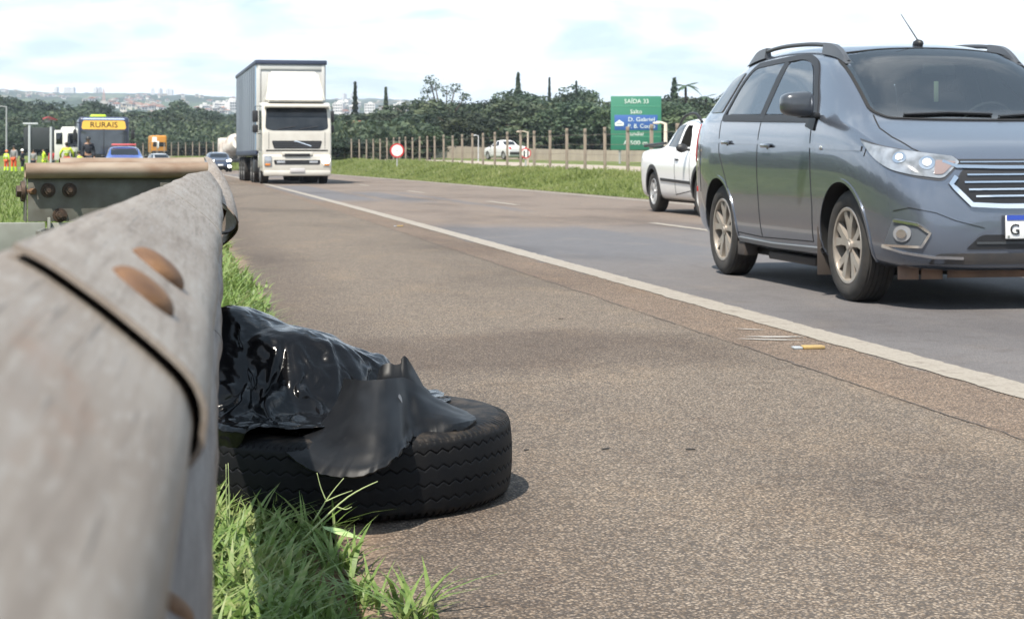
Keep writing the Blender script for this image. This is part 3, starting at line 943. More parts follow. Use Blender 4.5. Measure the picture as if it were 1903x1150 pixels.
def make_bag():
    """black plastic sheet let fall over a lumpy filling: the folds come from a short cloth run"""
    m, g = newmat('black_bin_bag_plastic', 0.17, 0.26)
    g.put(g.b.inputs['Base Color'], (0.0035, 0.0035, 0.0042))
    n1 = g.noise(g.mapping(g.obj, (1.0, 2.6, 1.6), (0, 0, 0), (0, R(38), R(-8))), 11, 3, 0.5, 0.8)
    g.put(g.b.inputs['Normal'], g.bump(g.math('ABSOLUTE', g.math('SUBTRACT', n1, 0.5)), 0.16, 0.02))
    g.put(g.b.inputs['Roughness'], g.lin(g.noise(g.obj, 6, 3), 0.3, 0.7, 0.12, 0.20))
    # filling
    mb = MB()
    for (x, y, z, r, sc) in ((0.10, 4.60, 0.222, 0.205, (1.0, 1.25, 1.05)), (0.23, 4.52, 0.225, 0.185, (1.25, 1.1, 0.95)), (0.37, 4.58, 0.185, 0.165, (1.15, 1.2, 0.84)), (0.02, 4.45, 0.20, 0.15, (1, 1, 1)),
                             (0.14, 4.38, 0.19, 0.12, (1.1, 0.9, 0.8)), (0.27, 4.72, 0.16, 0.15, (1, 1, 0.9)), (0.30, 4.36, 0.17, 0.09, (1.2, 1, 0.7))):
        nb = bmesh.new(); bmesh.ops.create_icosphere(nb, subdivisions=4, radius=r)
        for v in nb.verts:
            v.co *= 1 + 0.16 * noise.noise(v.co * 9 + Vector((x * 31, y * 17, 0)))
            v.co = Vector((v.co.x * sc[0] + x, v.co.y * sc[1] + y, v.co.z * sc[2] + z))
        mb.merge(nb)
    mb.cyl((TY.x, TY.y, -0.02), (TY.x, TY.y, TH + 0.004), TR - 0.02, n=64)
    mb.box((0.2, 4.5, -0.05), (4, 4, 0.06))
    fill = mb.build('filling', m, None, None)
    fill.modifiers.new('c', 'COLLISION'); fill.collision.thickness_outer = 0.006; fill.collision.cloth_friction = 18; fill.collision.damping = 0.6
    n = 120; u = np.linspace(-1, 1, n)
    X, Y = np.meshgrid(u, u, indexing='ij'); keep = (np.abs(X) ** 2.4 + np.abs(Y) ** 2.4) < 1.0
    idx = -np.ones(n * n, int); idx[keep.ravel()] = np.arange(keep.sum())
    P = []
    for x, y in zip(X.ravel()[keep.ravel()], Y.ravel()[keep.ravel()]):
        P.append((0.155 + 0.49 * x + 0.02 * noise.noise((x * 7, y * 7, 8)), 4.525 + 0.485 * y + 0.02 * noise.noise((x * 7, y * 7, 18)), 0.50 - 0.16 * max(0, x) + 0.05 * noise.noise((x * 3.1, y * 3.1, 2)) + 0.04 * noise.noise((x * 7, y * 7, 5))))
    F = idx[grid_faces(n, n)]; F = F[(F >= 0).all(1)]
    o = mesh_np('bin_bag', np.array(P), F, m, None, 180)
    md = o.modifiers.new('cloth', 'CLOTH'); cs = md.settings
    cs.quality = 6; cs.mass = 0.12; cs.air_damping = 0.8
    cs.tension_stiffness = 18; cs.compression_stiffness = 14; cs.shear_stiffness = 6; cs.bending_stiffness = 0.12
    cs.tension_damping = 8; cs.compression_damping = 8; cs.shear_damping = 8; cs.bending_damping = 0.6
    cs.shrink_min = -0.16
    md.collision_settings.distance_min = 0.005; md.collision_settings.collision_quality = 3; md.collision_settings.friction = 12
    md.point_cache.frame_start = 1; md.point_cache.frame_end = BAG_FRAMES
    f0 = SC.frame_current
    for f in range(1, BAG_FRAMES + 1): SC.frame_set(f)
    me = evaluated(o); o.modifiers.clear(); o.data = me; SC.frame_set(f0)
    bpy.data.objects.remove(fill)
    sb = o.modifiers.new('s', 'SUBSURF'); sb.levels = 1; sb.render_levels = 1
    so = o.modifiers.new('t', 'SOLIDIFY'); so.thickness = 0.002
    me = evaluated(o); o.modifiers.clear(); o.data = me; me.shade_smooth()
    tag(o, 'shiny crumpled black plastic bin bag bulging out of the tyre', 'bin bag')


BAG_FRAMES = 52
make_bag()


def make_flap():
    m, g = newmat('bent_sheet_rubber', 0.5, 0.26)
    n1 = g.noise(g.obj, 9, 5, 0.6); n2 = g.noise(g.obj, 160, 2)
    c = g.mix(g.ss(n1, 0.4, 0.7), (0.0042, 0.0046, 0.0058), (0.0085, 0.009, 0.0105))
    n3 = g.noise(g.mapping(g.obj, (60, 60, 9)), 1.0, 5, 0.65)
    c = g.mix(g.math('MULTIPLY', g.ss(n3, 0.58, 0.78), 0.3), c, (0.030, 0.028, 0.027))
    g.put(g.b.inputs['Base Color'], c)
    g.put(g.b.inputs['Roughness'], g.lin(n1, 0.3, 0.7, 0.38, 0.52)); g.put(g.b.inputs['Normal'], g.bump(n2, 0.08, 0.001))
    t = thing('rubber_flap', 'torn grey-black rubber tyre flap with a flared skirt, draped over the tyre and bag', 'rubber flap', (0, 0, 0))
    # one draped sheet: a flared skirt on the left that runs on into a wing to the right
    XY = [[(638, 703), (660, 705), (690, 706), (715, 704), (735, 702), (752, 702), (775, 714), (800, 731), (826, 746), (850, 757), (868, 763)],
          [(634, 722), (656, 737), (690, 742), (716, 739), (737, 732), (754, 728), (778, 735), (804, 747), (831, 757), (856, 765), (873, 768)],
          [(619, 756), (645, 780), (686, 788), (718, 784), (742, 770), (758, 758), (782, 757), (808, 764), (836, 769), (862, 773), (880, 772)],
          [(588, 794), (622, 824), (674, 834), (716, 828), (745, 806), (760, 784), (785, 778), (812, 780), (841, 781), (867, 781), (884, 776)],
          [(555, 814), (602, 850), (662, 863), (714, 852), (748, 822), (763, 800), (788, 796), (815, 795), (843, 792), (869, 788), (886, 780)],
          [(522, 832), (580, 872), (652, 885), (712, 868), (750, 834), (766, 813), (790, 809), (816, 807), (843, 801), (868, 797), (885, 788)]]
    ZZ = [[4.19, 4.10, 4.06, 4.06, 4.09, 4.13, 4.15, 4.18, 4.22, 4.27, 4.32], [4.17, 4.05, 4.00, 4.01, 4.05, 4.10, 4.12, 4.15, 4.18, 4.22, 4.27],
          [4.12, 3.98, 3.92, 3.93, 3.99, 4.07, 4.09, 4.11, 4.13, 4.17, 4.22], [4.06, 3.92, 3.86, 3.87, 3.94, 4.04, 4.07, 4.085, 4.10, 4.13, 4.18],
          [4.02, 3.88, 3.825, 3.84, 3.92, 4.02, 4.06, 4.07, 4.085, 4.115, 4.165], [3.98, 3.85, 3.80, 3.82, 3.90, 3.99, 4.05, 4.06, 4.08, 4.11, 4.16]]
    S = surf([[at(x, y, z) for (x, y), z in zip(r, q)] for r, q in zip(XY, ZZ)], 70, 150)
    for j in range(150):                                   # frayed hem, faint ripples
        e = 0.0035 * noise.noise((j * 0.23, 2.2, 1)) + 0.0022 * noise.noise((j * 0.9, 2.2, 4))
        for i in range(70):
            S[i, j, 2] += e * (i / 69) ** 6 * 1.6 + 0.0022 * noise.noise((i * 0.09, j * 0.07, 7))
            S[i, j, 1] += 0.003 * noise.noise((i * 0.06, j * 0.08, 3))
    V, F = solidify(S, 0.006)
    mesh_np('draped_sheet', V, F, m, t, 60)
    # torn peaks standing up behind
    top = [(706, 694), (710, 684), (714, 679), (724, 676), (733, 679), (741, 678), (746, 673), (750, 662), (755, 668), (761, 678), (768, 690), (776, 704), (785, 720), (797, 730)]
    bot = [(700, 720), (708, 722), (716, 724), (724, 726), (732, 728), (740, 730), (746, 731), (752, 733), (757, 735), (763, 738), (770, 742), (778, 748), (787, 754), (798, 760)]
    rows = [[at(x, y, 4.19 - 0.010 * math.sin(i * 0.5) + (0.03 if i > 8 else 0)) for i, (x, y) in enumerate(top)],
            [at((x + u) / 2, (y + w) / 2, 4.17 - 0.008 * math.sin(i * 0.55)) for i, ((x, y), (u, w)) in enumerate(zip(top, bot))],
            [at(x, y, 4.165) for x, y in bot]]
    V, F = solidify(surf(rows, 16, 120), -0.005)
    mesh_np('torn_peak', V, F, m, t, 60)
    # the slot worn through the wing
    ring = MB(); q = [at(744 + 3 * math.cos(k * 0.524) + 2 * math.sin(k * 0.524), 741 + 9 * math.sin(k * 0.524), 4.045) for k in range(12)]
    ring.bm.faces.new([ring.bm.verts.new(p) for p in q])
    ring.build('worn_slot', pm('slot_edge', (0.13, 0.145, 0.17), 0.5), t, None)


make_flap()


# ------------------------------------------------------------------ vehicles: shared builders
GLASS = pm('dark_window_glass', (0.008, 0.010, 0.013), 0.03, spec=0.75)
def clear_glass(name, tint, ior=1.75, add=0.0):
    m = bpy.data.materials.new(name); m.use_nodes = True; g = NG(m); g.n.remove(g.b)
    tr = g.node('ShaderNodeBsdfTransparent'); tr.inputs[0].default_value = (*tint, 1)
    gl = g.node('ShaderNodeBsdfGlossy'); gl.inputs['Roughness'].default_value = 0.02
    fr = g.node('ShaderNodeFresnel'); fr.inputs[0].default_value = ior
    mx = g.node('ShaderNodeMixShader'); g.l.new(g.math('ADD', fr.outputs[0], add, clamp=True), mx.inputs[0]); g.l.new(tr.outputs[0], mx.inputs[1]); g.l.new(gl.outputs[0], mx.inputs[2])
    g.l.new(mx.outputs[0], g.n['Material Output'].inputs['Surface']); return m


CLEAR = clear_glass('tinted_clear_glass', (0.50, 0.56, 0.56), 2.25, 0.03)
FILM = clear_glass('reflective_tinted_glass', (0.30, 0.33, 0.34), 2.9, 0.14)
BLACKP = pm('black_plastic', (0.014, 0.014, 0.016), 0.5)
WELL = pm('wheel_well_black', (0.008, 0.008, 0.008), 0.9)
SEAM = pm('panel_gap', (0.006, 0.006, 0.007), 0.8)
CHROME = pm('chrome_trim', (0.72, 0.73, 0.75), 0.12, 1.0)
RUBBER = pm('tyre_rubber', (0.018, 0.0175, 0.017), 0.8, var=(12, 0.7, (0.045, 0.038, 0.032)))
ALLOY = pm('dusty_alloy', (0.42, 0.385, 0.345), 0.38, 0.55, var=(9, 0.6, (0.28, 0.235, 0.195)))
ALLOYW = pm('clean_alloy', (0.55, 0.55, 0.55), 0.35, 0.6)
BRAKE = pm('brake_dark', (0.03, 0.028, 0.027), 0.6)
LAMPG = pm('lamp_lens', (0.36, 0.37, 0.39), 0.08, 0.35, spec=0.8)
LIT = pm('lit_headlamp', (1, 1, 0.95), 0.3, emit=((1.0, 0.97, 0.88), 9.0))
AMBER = pm('amber_lens', (0.6, 0.2, 0.03), 0.2)
RED = pm('red_lens', (0.42, 0.02, 0.02), 0.2)
PLATEW = pm('plate_white', (0.72, 0.72, 0.72), 0.4)
PLATEB = pm('plate_blue', (0.03, 0.07, 0.38), 0.4)
INK = pm('black_ink', (0.01, 0.01, 0.01), 0.5)


def loft(name, st, wells, mats, parent, lev=2, cuts=()):
    """car body skin through stations (y, W, zl, zb, zt, wt, setback); returns object and BVH in local space"""
    K = 11; rings = []
    for (y, W, zl, zb, zt, wt, sb) in st:
        gh = zt - zb; wb = W * 0.955
        pts = [(0, 0, zl), (W * 0.84, 0, zl), (W * 0.955, 0, zl + 0.07), (W * 0.983, 0, zl + (zb - zl) * 0.42), (W, -sb * 0.3, zl + (zb - zl) * 0.80), (wb, -sb * 0.6, zb)]
        if gh < 0.16:
            pts += [(wb * 0.93 + wt * 0.07, -sb * 0.62, zb + gh * 0.14), (wb * 0.5 + wt * 0.5, -sb * 0.75, zb + gh * 0.45), (wt, -sb * 0.85, zb + gh * 0.75), (wt * 0.55, -sb * 0.95, zb + gh * 0.95), (0, -sb, zt)]
        else:
            pts += [(wb + (wt - wb) * 0.07, -sb * 0.6, zb + gh * 0.06), (wb + (wt - wb) * 0.55, -sb * 0.7, zb + gh * 0.52), (wt, -sb * 0.9, zb + gh * 0.89), (wt * 0.62, -sb, zb + gh * 0.985), (0, -sb, zt)]
        ring = [(x, y + d, z) for x, d, z in pts] + [(-x, y + d, z) for x, d, z in pts[-2:0:-1]]
        rings.append(ring)
    bm = bmesh.new(); vr = [[bm.verts.new(p) for p in r] for r in rings]; n = len(vr[0])
    def cap(r, dy):
        cz = sum(p.co.z for p in r) / n; cy = sum(p.co.y for p in r) / n
        q = [bm.verts.new((p.co.x * 0.55, p.co.y + dy, cz + (p.co.z - cz) * 0.55)) for p in r]
        for k in range(n): bm.faces.new((r[k], r[(k + 1) % n], q[(k + 1) % n], q[k]))
        bm.faces.new(q)
    for A, B in zip(vr, vr[1:]):
        for k in range(n): bm.faces.new((A[k], A[(k + 1) % n], B[(k + 1) % n], B[k]))
    cap(vr[0], 0.02); cap(vr[-1], -0.02)
    bmesh.ops.recalc_face_normals(bm, faces=bm.faces[:])
    me = bpy.data.meshes.new(name); bm.to_mesh(me); bm.free()
    for m in mats: me.materials.append(m)
    o = link(name, me); md = o.modifiers.new('s', 'SUBSURF'); md.levels = lev; md.render_levels = lev
    me2 = evaluated(o); o.modifiers.clear(); o.data = me2
    bvh = BVHTree.FromObject(o, bpy.context.evaluated_depsgraph_get())
    cutters = []
    for (y, z, r, x0, x1) in wells:
        for s in (-1, 1):
            mb = MB(); mb.cyl((s * x0, y, z), (s * x1, y, z), r, n=48)
            c = mb.build('cutter', [mats[0], WELL], None, None)
            for p in c.data.polygons: p.material_index = 1
            cutters.append(c)
    for c in cuts: cutters.append(c)
    for c in cutters:
        b = o.modifiers.new('b', 'BOOLEAN'); b.object = c; b.operation = 'DIFFERENCE'; b.solver = 'EXACT'
    if cutters:
        me3 = evaluated(o); o.modifiers.clear(); o.data = me3
        for c in cutters: bpy.data.objects.remove(c)
    o.data.shade_smooth(); o.data.set_sharp_from_angle(angle=R(40))
    o.parent = parent
    return o, bvh


def P_side(s): return lambda u, v: (Vector((s * 3, u, v)), Vector((-s, 0, 0)))
def P_front(u, v): return Vector((u, 6, v)), Vector((0, -1, 0))
def P_back(u, v): return Vector((u, -9, v)), Vector((0, 1, 0))
def P_top(u, v): return Vector((u, v, 6)), Vector((0, 0, -1))


def P_px(root):
    M = Matrix.Translation(root.location) @ Matrix.Rotation(root.rotation_euler.z, 4, 'Z'); Mi = M.inverted()
    o = Mi @ Vector((0, 0, CAMH))
    def f(u, v):
        return o, ((Mi @ at(u, v, 10.0)) - o).normalized()
    return f


def cast(bvh, proj, u, v, offs):
    o, d = proj(u, v)
    h = bvh.ray_cast(o, d)
    if h[0] is None:
        h = bvh.find_nearest(o + d * ((Vector((0, 0, 0.9)) - o).dot(d)))
    n = h[1]
    if n.dot(d) > 0: n = -n
    return h[0] + n * offs, n


def roundpoly(pts, r=0.04, k=4):
    out = []; n = len(pts)
    for i in range(n):
        p = Vector(pts[i]).to_2d() if len(pts[i]) == 2 else Vector(pts[i][:2]); rr = pts[i][2] if len(pts[i]) > 2 else r
        a = Vector(pts[i - 1][:2]); b = Vector(pts[(i + 1) % n][:2])
        da = (a - p); db = (b - p); q = min(rr, da.length * 0.45, db.length * 0.45)
        s, e = p + da.normalized() * q, p + db.normalized() * q
        for j in range(k + 1):
            t = j / k; out.append(tuple((s * (1 - t) ** 2 + p * 2 * t * (1 - t) + e * t * t)))
    return out


def patch(name, bvh, outline, proj, mat, parent, offs=0.004, skirt=0.012, dens=0.04, rings=6, mirror=False, r=None, smooth=50):
    """a panel that lies on the body: its outline is cast on to the skin; thickness below it"""
    if r is not None: outline = roundpoly(outline, r)
    P = []
    n = len(outline)
    for i in range(n):
        a, b = Vector(outline[i][:2]), Vector(outline[(i + 1) % n][:2])
        k = max(1, int((b - a).length / dens))
        P += [a + (b - a) * (j / k) for j in range(k)]
    c = sum(P, Vector((0, 0))) / len(P); n = len(P); V = []; lastN = []
    for i in range(rings):
        t = 1 - i / rings
        for p in P:
            q = c + (p - c) * t; h, nn = cast(bvh, proj, q.x, q.y, offs); V.append(h)
            if i == 0: lastN.append(nn)
    V.append(cast(bvh, proj, c.x, c.y, offs)[0])
    F = [list(f) for f in grid_faces(rings, n, True)]
    last = (rings - 1) * n
    F += [[last + j, last + (j + 1) % n, rings * n] for j in range(n)]
    base = len(V); V += [V[j] - lastN[j] * skirt for j in range(n)]
    F += [[base + j, base + (j + 1) % n, (j + 1) % n, j] for j in range(n)]
    outs = []
    for s in ((1, -1) if mirror else (1,)):
        me = bpy.data.meshes.new(name)
        me.from_pydata([(v.x * s, v.y, v.z) for v in V], [], F)
        bm = bmesh.new(); bm.from_mesh(me); bmesh.ops.recalc_face_normals(bm, faces=bm.faces[:])
        # open shell: make sure it faces away from the car's middle
        ctr = V[rings * n]; ref = cast(bvh, proj, c.x, c.y, 0)[1]; ref = Vector((ref.x * s, ref.y, ref.z))
        bm.faces.ensure_lookup_table()
        if bm.faces[len(grid_faces(rings, n, True))].normal.dot(ref) < 0: bmesh.ops.reverse_faces(bm, faces=bm.faces[:])
        bm.to_mesh(me); bm.free()
        finish(me, mat, smooth); outs.append(link(name, me, parent))
    return outs


def strip(name, bvh, pts, width, proj, mat, parent, offs=0.003, th=0.006, dens=0.03, mirror=False, px=False):
    """a raised bead or gap that follows a polyline on the body"""
    Q = []
    for a, b in zip(pts, pts[1:]):
        a, b = Vector(a), Vector(b); k = max(1, int((b - a).length / dens)); Q += [a + (b - a) * (j / k) for j in range(k)]
    Q.append(Vector(pts[-1])); H = [cast(bvh, proj, q.x, q.y, offs) for q in Q]; V = []
    for i, (h, nn) in enumerate(H):
        d = H[min(i + 1, len(H) - 1)][0] - H[max(i - 1, 0)][0]
        s = nn.cross(d).normalized() * width / 2
        V += [h - s - nn * th, h - s, h + s, h + s - nn * th]
    F = [list(f) for f in grid_faces(len(H), 4)]
    for s in ((1, -1) if mirror else (1,)):
        me = bpy.data.meshes.new(name); me.from_pydata([(v.x * s, v.y, v.z) for v in V], [], F)
        bm = bmesh.new(); bm.from_mesh(me); bmesh.ops.recalc_face_normals(bm, faces=bm.faces[:]); bm.to_mesh(me); bm.free()
        finish(me, mat, 40); link(name, me, parent)


def wheel(parent, x, y, Rw, W, side, rimR, spokes=5, rim_mat=ALLOY, n=40, split=True, name='wheel', lite=False):
    """wheel > tyre, rim; its outer face at x (side = +1 or -1)"""
    M = Matrix.Translation((x, y, Rw)) @ Matrix.Diagonal((side, 1, 1, 1))
    mb = MB(); mb.cyl(M @ Vector((-W * 0.75, 0, 0)), M @ Vector((-0.075, 0, 0)), rimR * 0.98, n=n)
    w = mb.build(name, BRAKE, parent, 40)
    mb = MB()
    s = W
    prof = [(rimR, -s), (rimR + 0.02, -s), (Rw - 0.03, -s + 0.004), (Rw - 0.008, -s + 0.022)]
    for k in range(5):
        c = -s + 0.03 + (s - 0.06) * (k + 0.5) / 5
        prof += [(Rw, c - 0.014), (Rw, c + 0.010), (Rw - 0.007, c + 0.012), (Rw - 0.007, c + 0.016)]
    prof += [(Rw - 0.008, -0.022), (Rw - 0.03, -0.004), (rimR + 0.045, 0.0), (rimR + 0.012, -0.006), (rimR, -0.014), (rimR - 0.004, -s * 0.5), (rimR, -s)]
    mb.lathe(prof, M, n); mb.build('tyre', RUBBER, w, 35)
    mb = MB()
    mb.lathe([(rimR + 0.004, -0.014), (rimR - 0.004, -0.008), (rimR - 0.018, -0.010), (rimR - 0.022, -0.05), (rimR - 0.02, -W * 0.8)], M, n)
    if not lite:
        for k in range(spokes):
            a0 = 2 * math.pi * k / spokes + 0.3
            for dv in ((-0.27, 0.27) if split else (0,)):
                a1 = a0 + dv
                def sp(u, v, d, a0=a0, a1=a1):
                    t = u; r = 0.035 + (rimR - 0.035 - 0.012) * t; a = a0 + (a1 - a0) * (0.25 + 0.75 * t); ww = (0.020 if split else 0.035) * (0.75 + 0.55 * t)
                    return M @ Vector((d - 0.028 + 0.010 * t, r * math.cos(a) - v * ww * math.sin(a), r * math.sin(a) + v * ww * math.cos(a)))
                mb.prism([(0, -1), (0.5, -1), (1, -1), (1, 1), (0.5, 1), (0, 1)], sp, -0.03, 0.0)
        mb.cyl(M @ Vector((-0.06, 0, 0)), M @ Vector((-0.020, 0, 0)), 0.045, 0.04, 18)
        mb.cyl(M @ Vector((-0.02, 0, 0)), M @ Vector((-0.014, 0, 0)), 0.026, 0.022, 14)
    else:
        mb.cyl(M @ Vector((-0.06, 0, 0)), M @ Vector((-0.03, 0, 0)), rimR * 0.9, rimR * 0.8, 18)
        mb.cyl(M @ Vector((-0.03, 0, 0)), M @ Vector((0.0, 0, 0)), rimR * 0.35, rimR * 0.28, 14)
    mb.build('rim', rim_mat, w, 35)
    return w


def table(rows): return [tuple(r) for r in rows]


# ------------------------------------------------------------------ grey people carrier passing on the right
def make_minivan():
    root = thing('minivan', 'metallic blue-grey family minivan with roof rails passing on the right', 'car', (4.63, 11.05, 0), math.pi)
    PAINT = pm('metallic_blue_grey', (0.125, 0.145, 0.185), 0.22, 0.6, coat=1.0, var=(900, 0.25, (0.18, 0.20, 0.235)))
    st = [(2.13, 0.60, 0.25, 0.70, 0.775, 0.46, .02), (2.10, 0.69, 0.23, 0.74, 0.83, 0.53, .03), (2.02, 0.765, 0.215, 0.80, 0.89, 0.60, .02), (1.90, 0.81, 0.205, 0.86, 0.945, 0.65, 0), (1.72, 0.838, 0.20, 0.935, 1.015, 0.68, 0),
          (1.55, 0.846, 0.20, 0.99, 1.07, 0.68, 0), (1.42, 0.85, 0.20, 1.03, 1.135, 0.67, 0), (1.2, 0.85, 0.2, 1.065, 1.275, 0.65, 0), (0.98, 0.85, 0.2, 1.085, 1.415, 0.63, 0),
          (0.76, 0.85, 0.2, 1.09, 1.54, 0.615, 0), (0.5, 0.85, 0.2, 1.095, 1.60, 0.605, 0), (0.1, 0.85, 0.2, 1.10, 1.64, 0.61, 0), (-0.4, 0.85, 0.2, 1.12, 1.655, 0.615, 0), (-0.9, 0.85, 0.2, 1.13, 1.64, 0.61, 0),
          (-1.25, 0.848, 0.21, 1.13, 1.595, 0.595, 0), (-1.55, 0.835, 0.23, 1.13, 1.50, 0.58, 0), (-1.78, 0.805, 0.26, 1.11, 1.37, 0.57, 0), (-1.92, 0.765, 0.30, 1.06, 1.21, 0.56, 0), (-1.98, 0.70, 0.33, 1.0, 1.12, 0.52, 0)]
    # glass
    ws = [(-0.60, 1.085, .08), (-0.35, 1.075, .2), (0, 1.072, .2), (0.35, 1.075, .2), (0.60, 1.085, .08), (0.665, 1.13, .05), (0.60, 1.47, .05), (0.56, 1.515, .05), (0.3, 1.545, .2), (0, 1.555, .2), (-0.3, 1.545, .2), (-0.56, 1.515, .05), (-0.60, 1.47, .05), (-0.665, 1.13, .05)]
    win = [[(0.76, 1.125, .03), (-0.14, 1.15, .02), (-0.06, 1.485, .03), (0.18, 1.50, .1), (0.40, 1.455, .15)],
           [(-0.23, 1.152, .02), (-0.98, 1.172, .03), (-0.90, 1.36, .1), (-0.76, 1.485, .08), (-0.16, 1.497, .02)],
           [(-1.16, 1.19, .02), (-1.54, 1.195, .04), (-1.36, 1.42, .06), (-1.20, 1.455, .05), (-0.99, 1.475, .02)]]
    def shrink(pl, k):
        cx = sum(p[0] for p in pl) / len(pl); cy = sum(p[1] for p in pl) / len(pl)
        return [(cx + (p[0] - cx) * k, cy + (p[1] - cy) * k) for p in pl]
    def cutter(poly, fn, d0, d1):
        mb = MB(); mb.prism(poly, fn, d0, d1); c = mb.build('cutter', [PAINT, WELL], None, None)
        for p in c.data.polygons: p.material_index = 1
        return c
    hw_ = lambda z: float(np.interp(z, [0.6, 1.1, 1.47], [0.73, 0.745, 0.575]))
    cuts = [cutter([(1.15, 0.62), (1.30, 1.06), (0.72, 1.47), (-0.3, 1.50), (-1.30, 1.45), (-1.62, 1.10), (-1.5, 0.62)], lambda u, v, d: (d * hw_(v), u, v), -1, 1),
            cutter(shrink(ws, 0.955), lambda u, v, d: (u, d, v), 0.25, 1.9)]
    for w in win:
        for sg in (1, -1): cuts.append(cutter(shrink(w, 0.95), lambda u, v, d: (d, u, v), 0.42 * sg, 1.2 * sg))
    body, bvh = loft('body', st, [(1.33, 0.335, 0.375, 0.52, 1.2), (-1.12, 0.335, 0.375, 0.52, 1.2)], [PAINT, WELL], root, 3, cuts)
    S = P_side(1); PX = P_px(root)
    # cabin: dashboard, wheel, seats, ceiling mirror
    CAB = pm('cabin_dark_grey', (0.035, 0.035, 0.038), 0.8); SEAT = pm('seat_cloth', (0.06, 0.058, 0.056), 0.9)
    MB().box((0, 1.08, 0.98), (1.40, 0.32, 0.22), 0.06, seg=3).build('dashboard', CAB, root)
    for x in (0.36, -0.36):
        mb = MB(); mb.box((x, 0.02, 0.98), (0.48, 0.16, 0.66), 0.07, Matrix.Rotation(R(14), 4, 'X'), seg=3); mb.box((x, 0.32, 0.70), (0.48, 0.52, 0.16), 0.06, seg=3); mb.build('seat', SEAT, root, 60)
        MB().box((x, -0.10, 1.37), (0.26, 0.10, 0.17), 0.05, seg=3).build('headrest', SEAT, root, 60)
    MB().box((0, -0.86, 0.95), (1.25, 0.16, 0.62), 0.07, Matrix.Rotation(R(14), 4, 'X'), seg=3).build('rear_bench', SEAT, root, 60)
    mb = MB(); q = [(-0.36 + 0.18 * math.cos(t), 0.80 + 0.05 * math.sin(t), 1.03 + 0.17 * math.sin(t)) for t in np.linspace(0, 6.283, 25)]; mb.tube(q, 0.014, 6); mb.box((-0.36, 0.82, 1.03), (0.30, 0.03, 0.05), 0.01); mb.build('steering_wheel', CAB, root, 60)
    MB().box((0, 0.86, 1.41), (0.22, 0.03, 0.07), 0.015).build('rear_view_mirror', CAB, root)
    MB().box((0.02, 0.87, 1.27), (0.03, 0.01, 0.13), 0.004).build('hanging_tag', pm('tag_pale_green', (0.35, 0.45, 0.30), 0.6), root)
    sl = roundpoly(ws, 0.05); strip('windscreen_seal', bvh, sl + sl[:1], 0.02, P_front, SEAM, root, 0.007, 0.012)
    patch('windscreen', bvh, ws, P_front, CLEAR, root, 0.005, 0.006, r=0.05, rings=8)
    sur = [(0.84, 1.095, .02), (-1.06, 1.145, .02), (-0.93, 1.40, .1), (-0.78, 1.51, .08), (-0.1, 1.522, .1), (0.2, 1.522, .1), (0.46, 1.46, .15)]
    sl = roundpoly(sur, 0.03); strip('window_surround', bvh, sl + sl[:1], 0.05, S, BLACKP, root, 0.008, 0.012, mirror=True)
    strip('door_pillar', bvh, [(-0.185, 1.12), (-0.11, 1.50)], 0.10, S, BLACKP, root, 0.0095, 0.012, mirror=True)
    for w in win:
        patch('side_window', bvh, w, S, FILM, root, 0.007, 0.006, mirror=True, r=0.03)
    patch('rear_window', bvh, [(-0.5, 1.14), (0.5, 1.14), (0.46, 1.46), (-0.46, 1.46)], P_back, GLASS, root, 0.006, mirror=False, r=0.05)
    strip('belt_moulding', bvh, [(0.84, 1.088), (-0.2, 1.118), (-1.06, 1.137)], 0.018, S, BLACKP, root, 0.009, 0.01, mirror=True)
    # panel gaps: doors, wing, bonnet
    for pl in ([(0.80, 1.05), (0.83, 0.85), (0.84, 0.55), (0.80, 0.33)], [(-0.19, 1.11), (-0.20, 0.8), (-0.19, 0.32)], [(-1.10, 1.13), (-1.06, 0.9), (-0.92, 0.72), (-0.80, 0.52), (-0.74, 0.33)],
               [(0.80, 0.33), (-0.19, 0.315), (-0.74, 0.33)], [(1.68, 0.93), (1.66, 0.86)], [(-1.6, 0.96), (-1.62, 0.6)]):
        strip('panel_gap', bvh, pl, 0.007, S, SEAM, root, 0.0022, 0.004, mirror=True)
    strip('panel_gap', bvh, [(0.665, 1.42), (0.70, 1.60), (0.69, 1.75), (0.64, 1.92), (0.57, 2.02)], 0.008, P_top, SEAM, root, 0.0022, 0.004, mirror=True)
    # side sill and crease
    strip('sill_moulding', bvh, [(0.93, 0.285), (0.0, 0.272), (-0.72, 0.285)], 0.035, S, pm('sill_grey', (0.2, 0.21, 0.22), 0.35, 0.4), root, 0.012, 0.02, mirror=True)
    strip('shoulder_line', bvh, [(1.62, 0.905), (0.8, 0.93), (-0.3, 0.965), (-1.3, 0.985)], 0.03, S, PAINT, root, 0.006, 0.006, mirror=True)
    # wheel-arch lips
    for (wy) in (1.33, -1.12):
        strip('arch_lip', bvh, [(wy + 0.385 * math.cos(t), 0.335 + 0.385 * math.sin(t)) for t in np.linspace(R(-12), R(192), 30)], 0.02, S, PAINT, root, 0.006, 0.008, mirror=True)
    # door handles
    for y0 in (0.02, -0.86):
        z0 = 0.925 if y0 > -0.5 else 0.955
        for s in (1, -1):
            h, n = cast(bvh, P_side(s), y0, z0, 0.0)
            mb = MB(); mb.sphere((h.x - s * 0.01, y0, z0), 0.05, 2, (0.25, 1.0, 0.75)); mb.build('handle_cup', pm('cup', (0.05, 0.055, 0.065), 0.4), root, 60)
            mb = MB(); mb.box((h.x + s * 0.018, y0, z0 + 0.012), (0.018, 0.17, 0.028), 0.008); mb.build('door_handle', PAINT, root, 40)
    h, n = cast(bvh, S, 1.02, 0.915, 0.004)
    MB().sphere(h, 0.022, 2, (0.35, 1, 0.7)).build('side_repeater', LAMPG, root, 60)
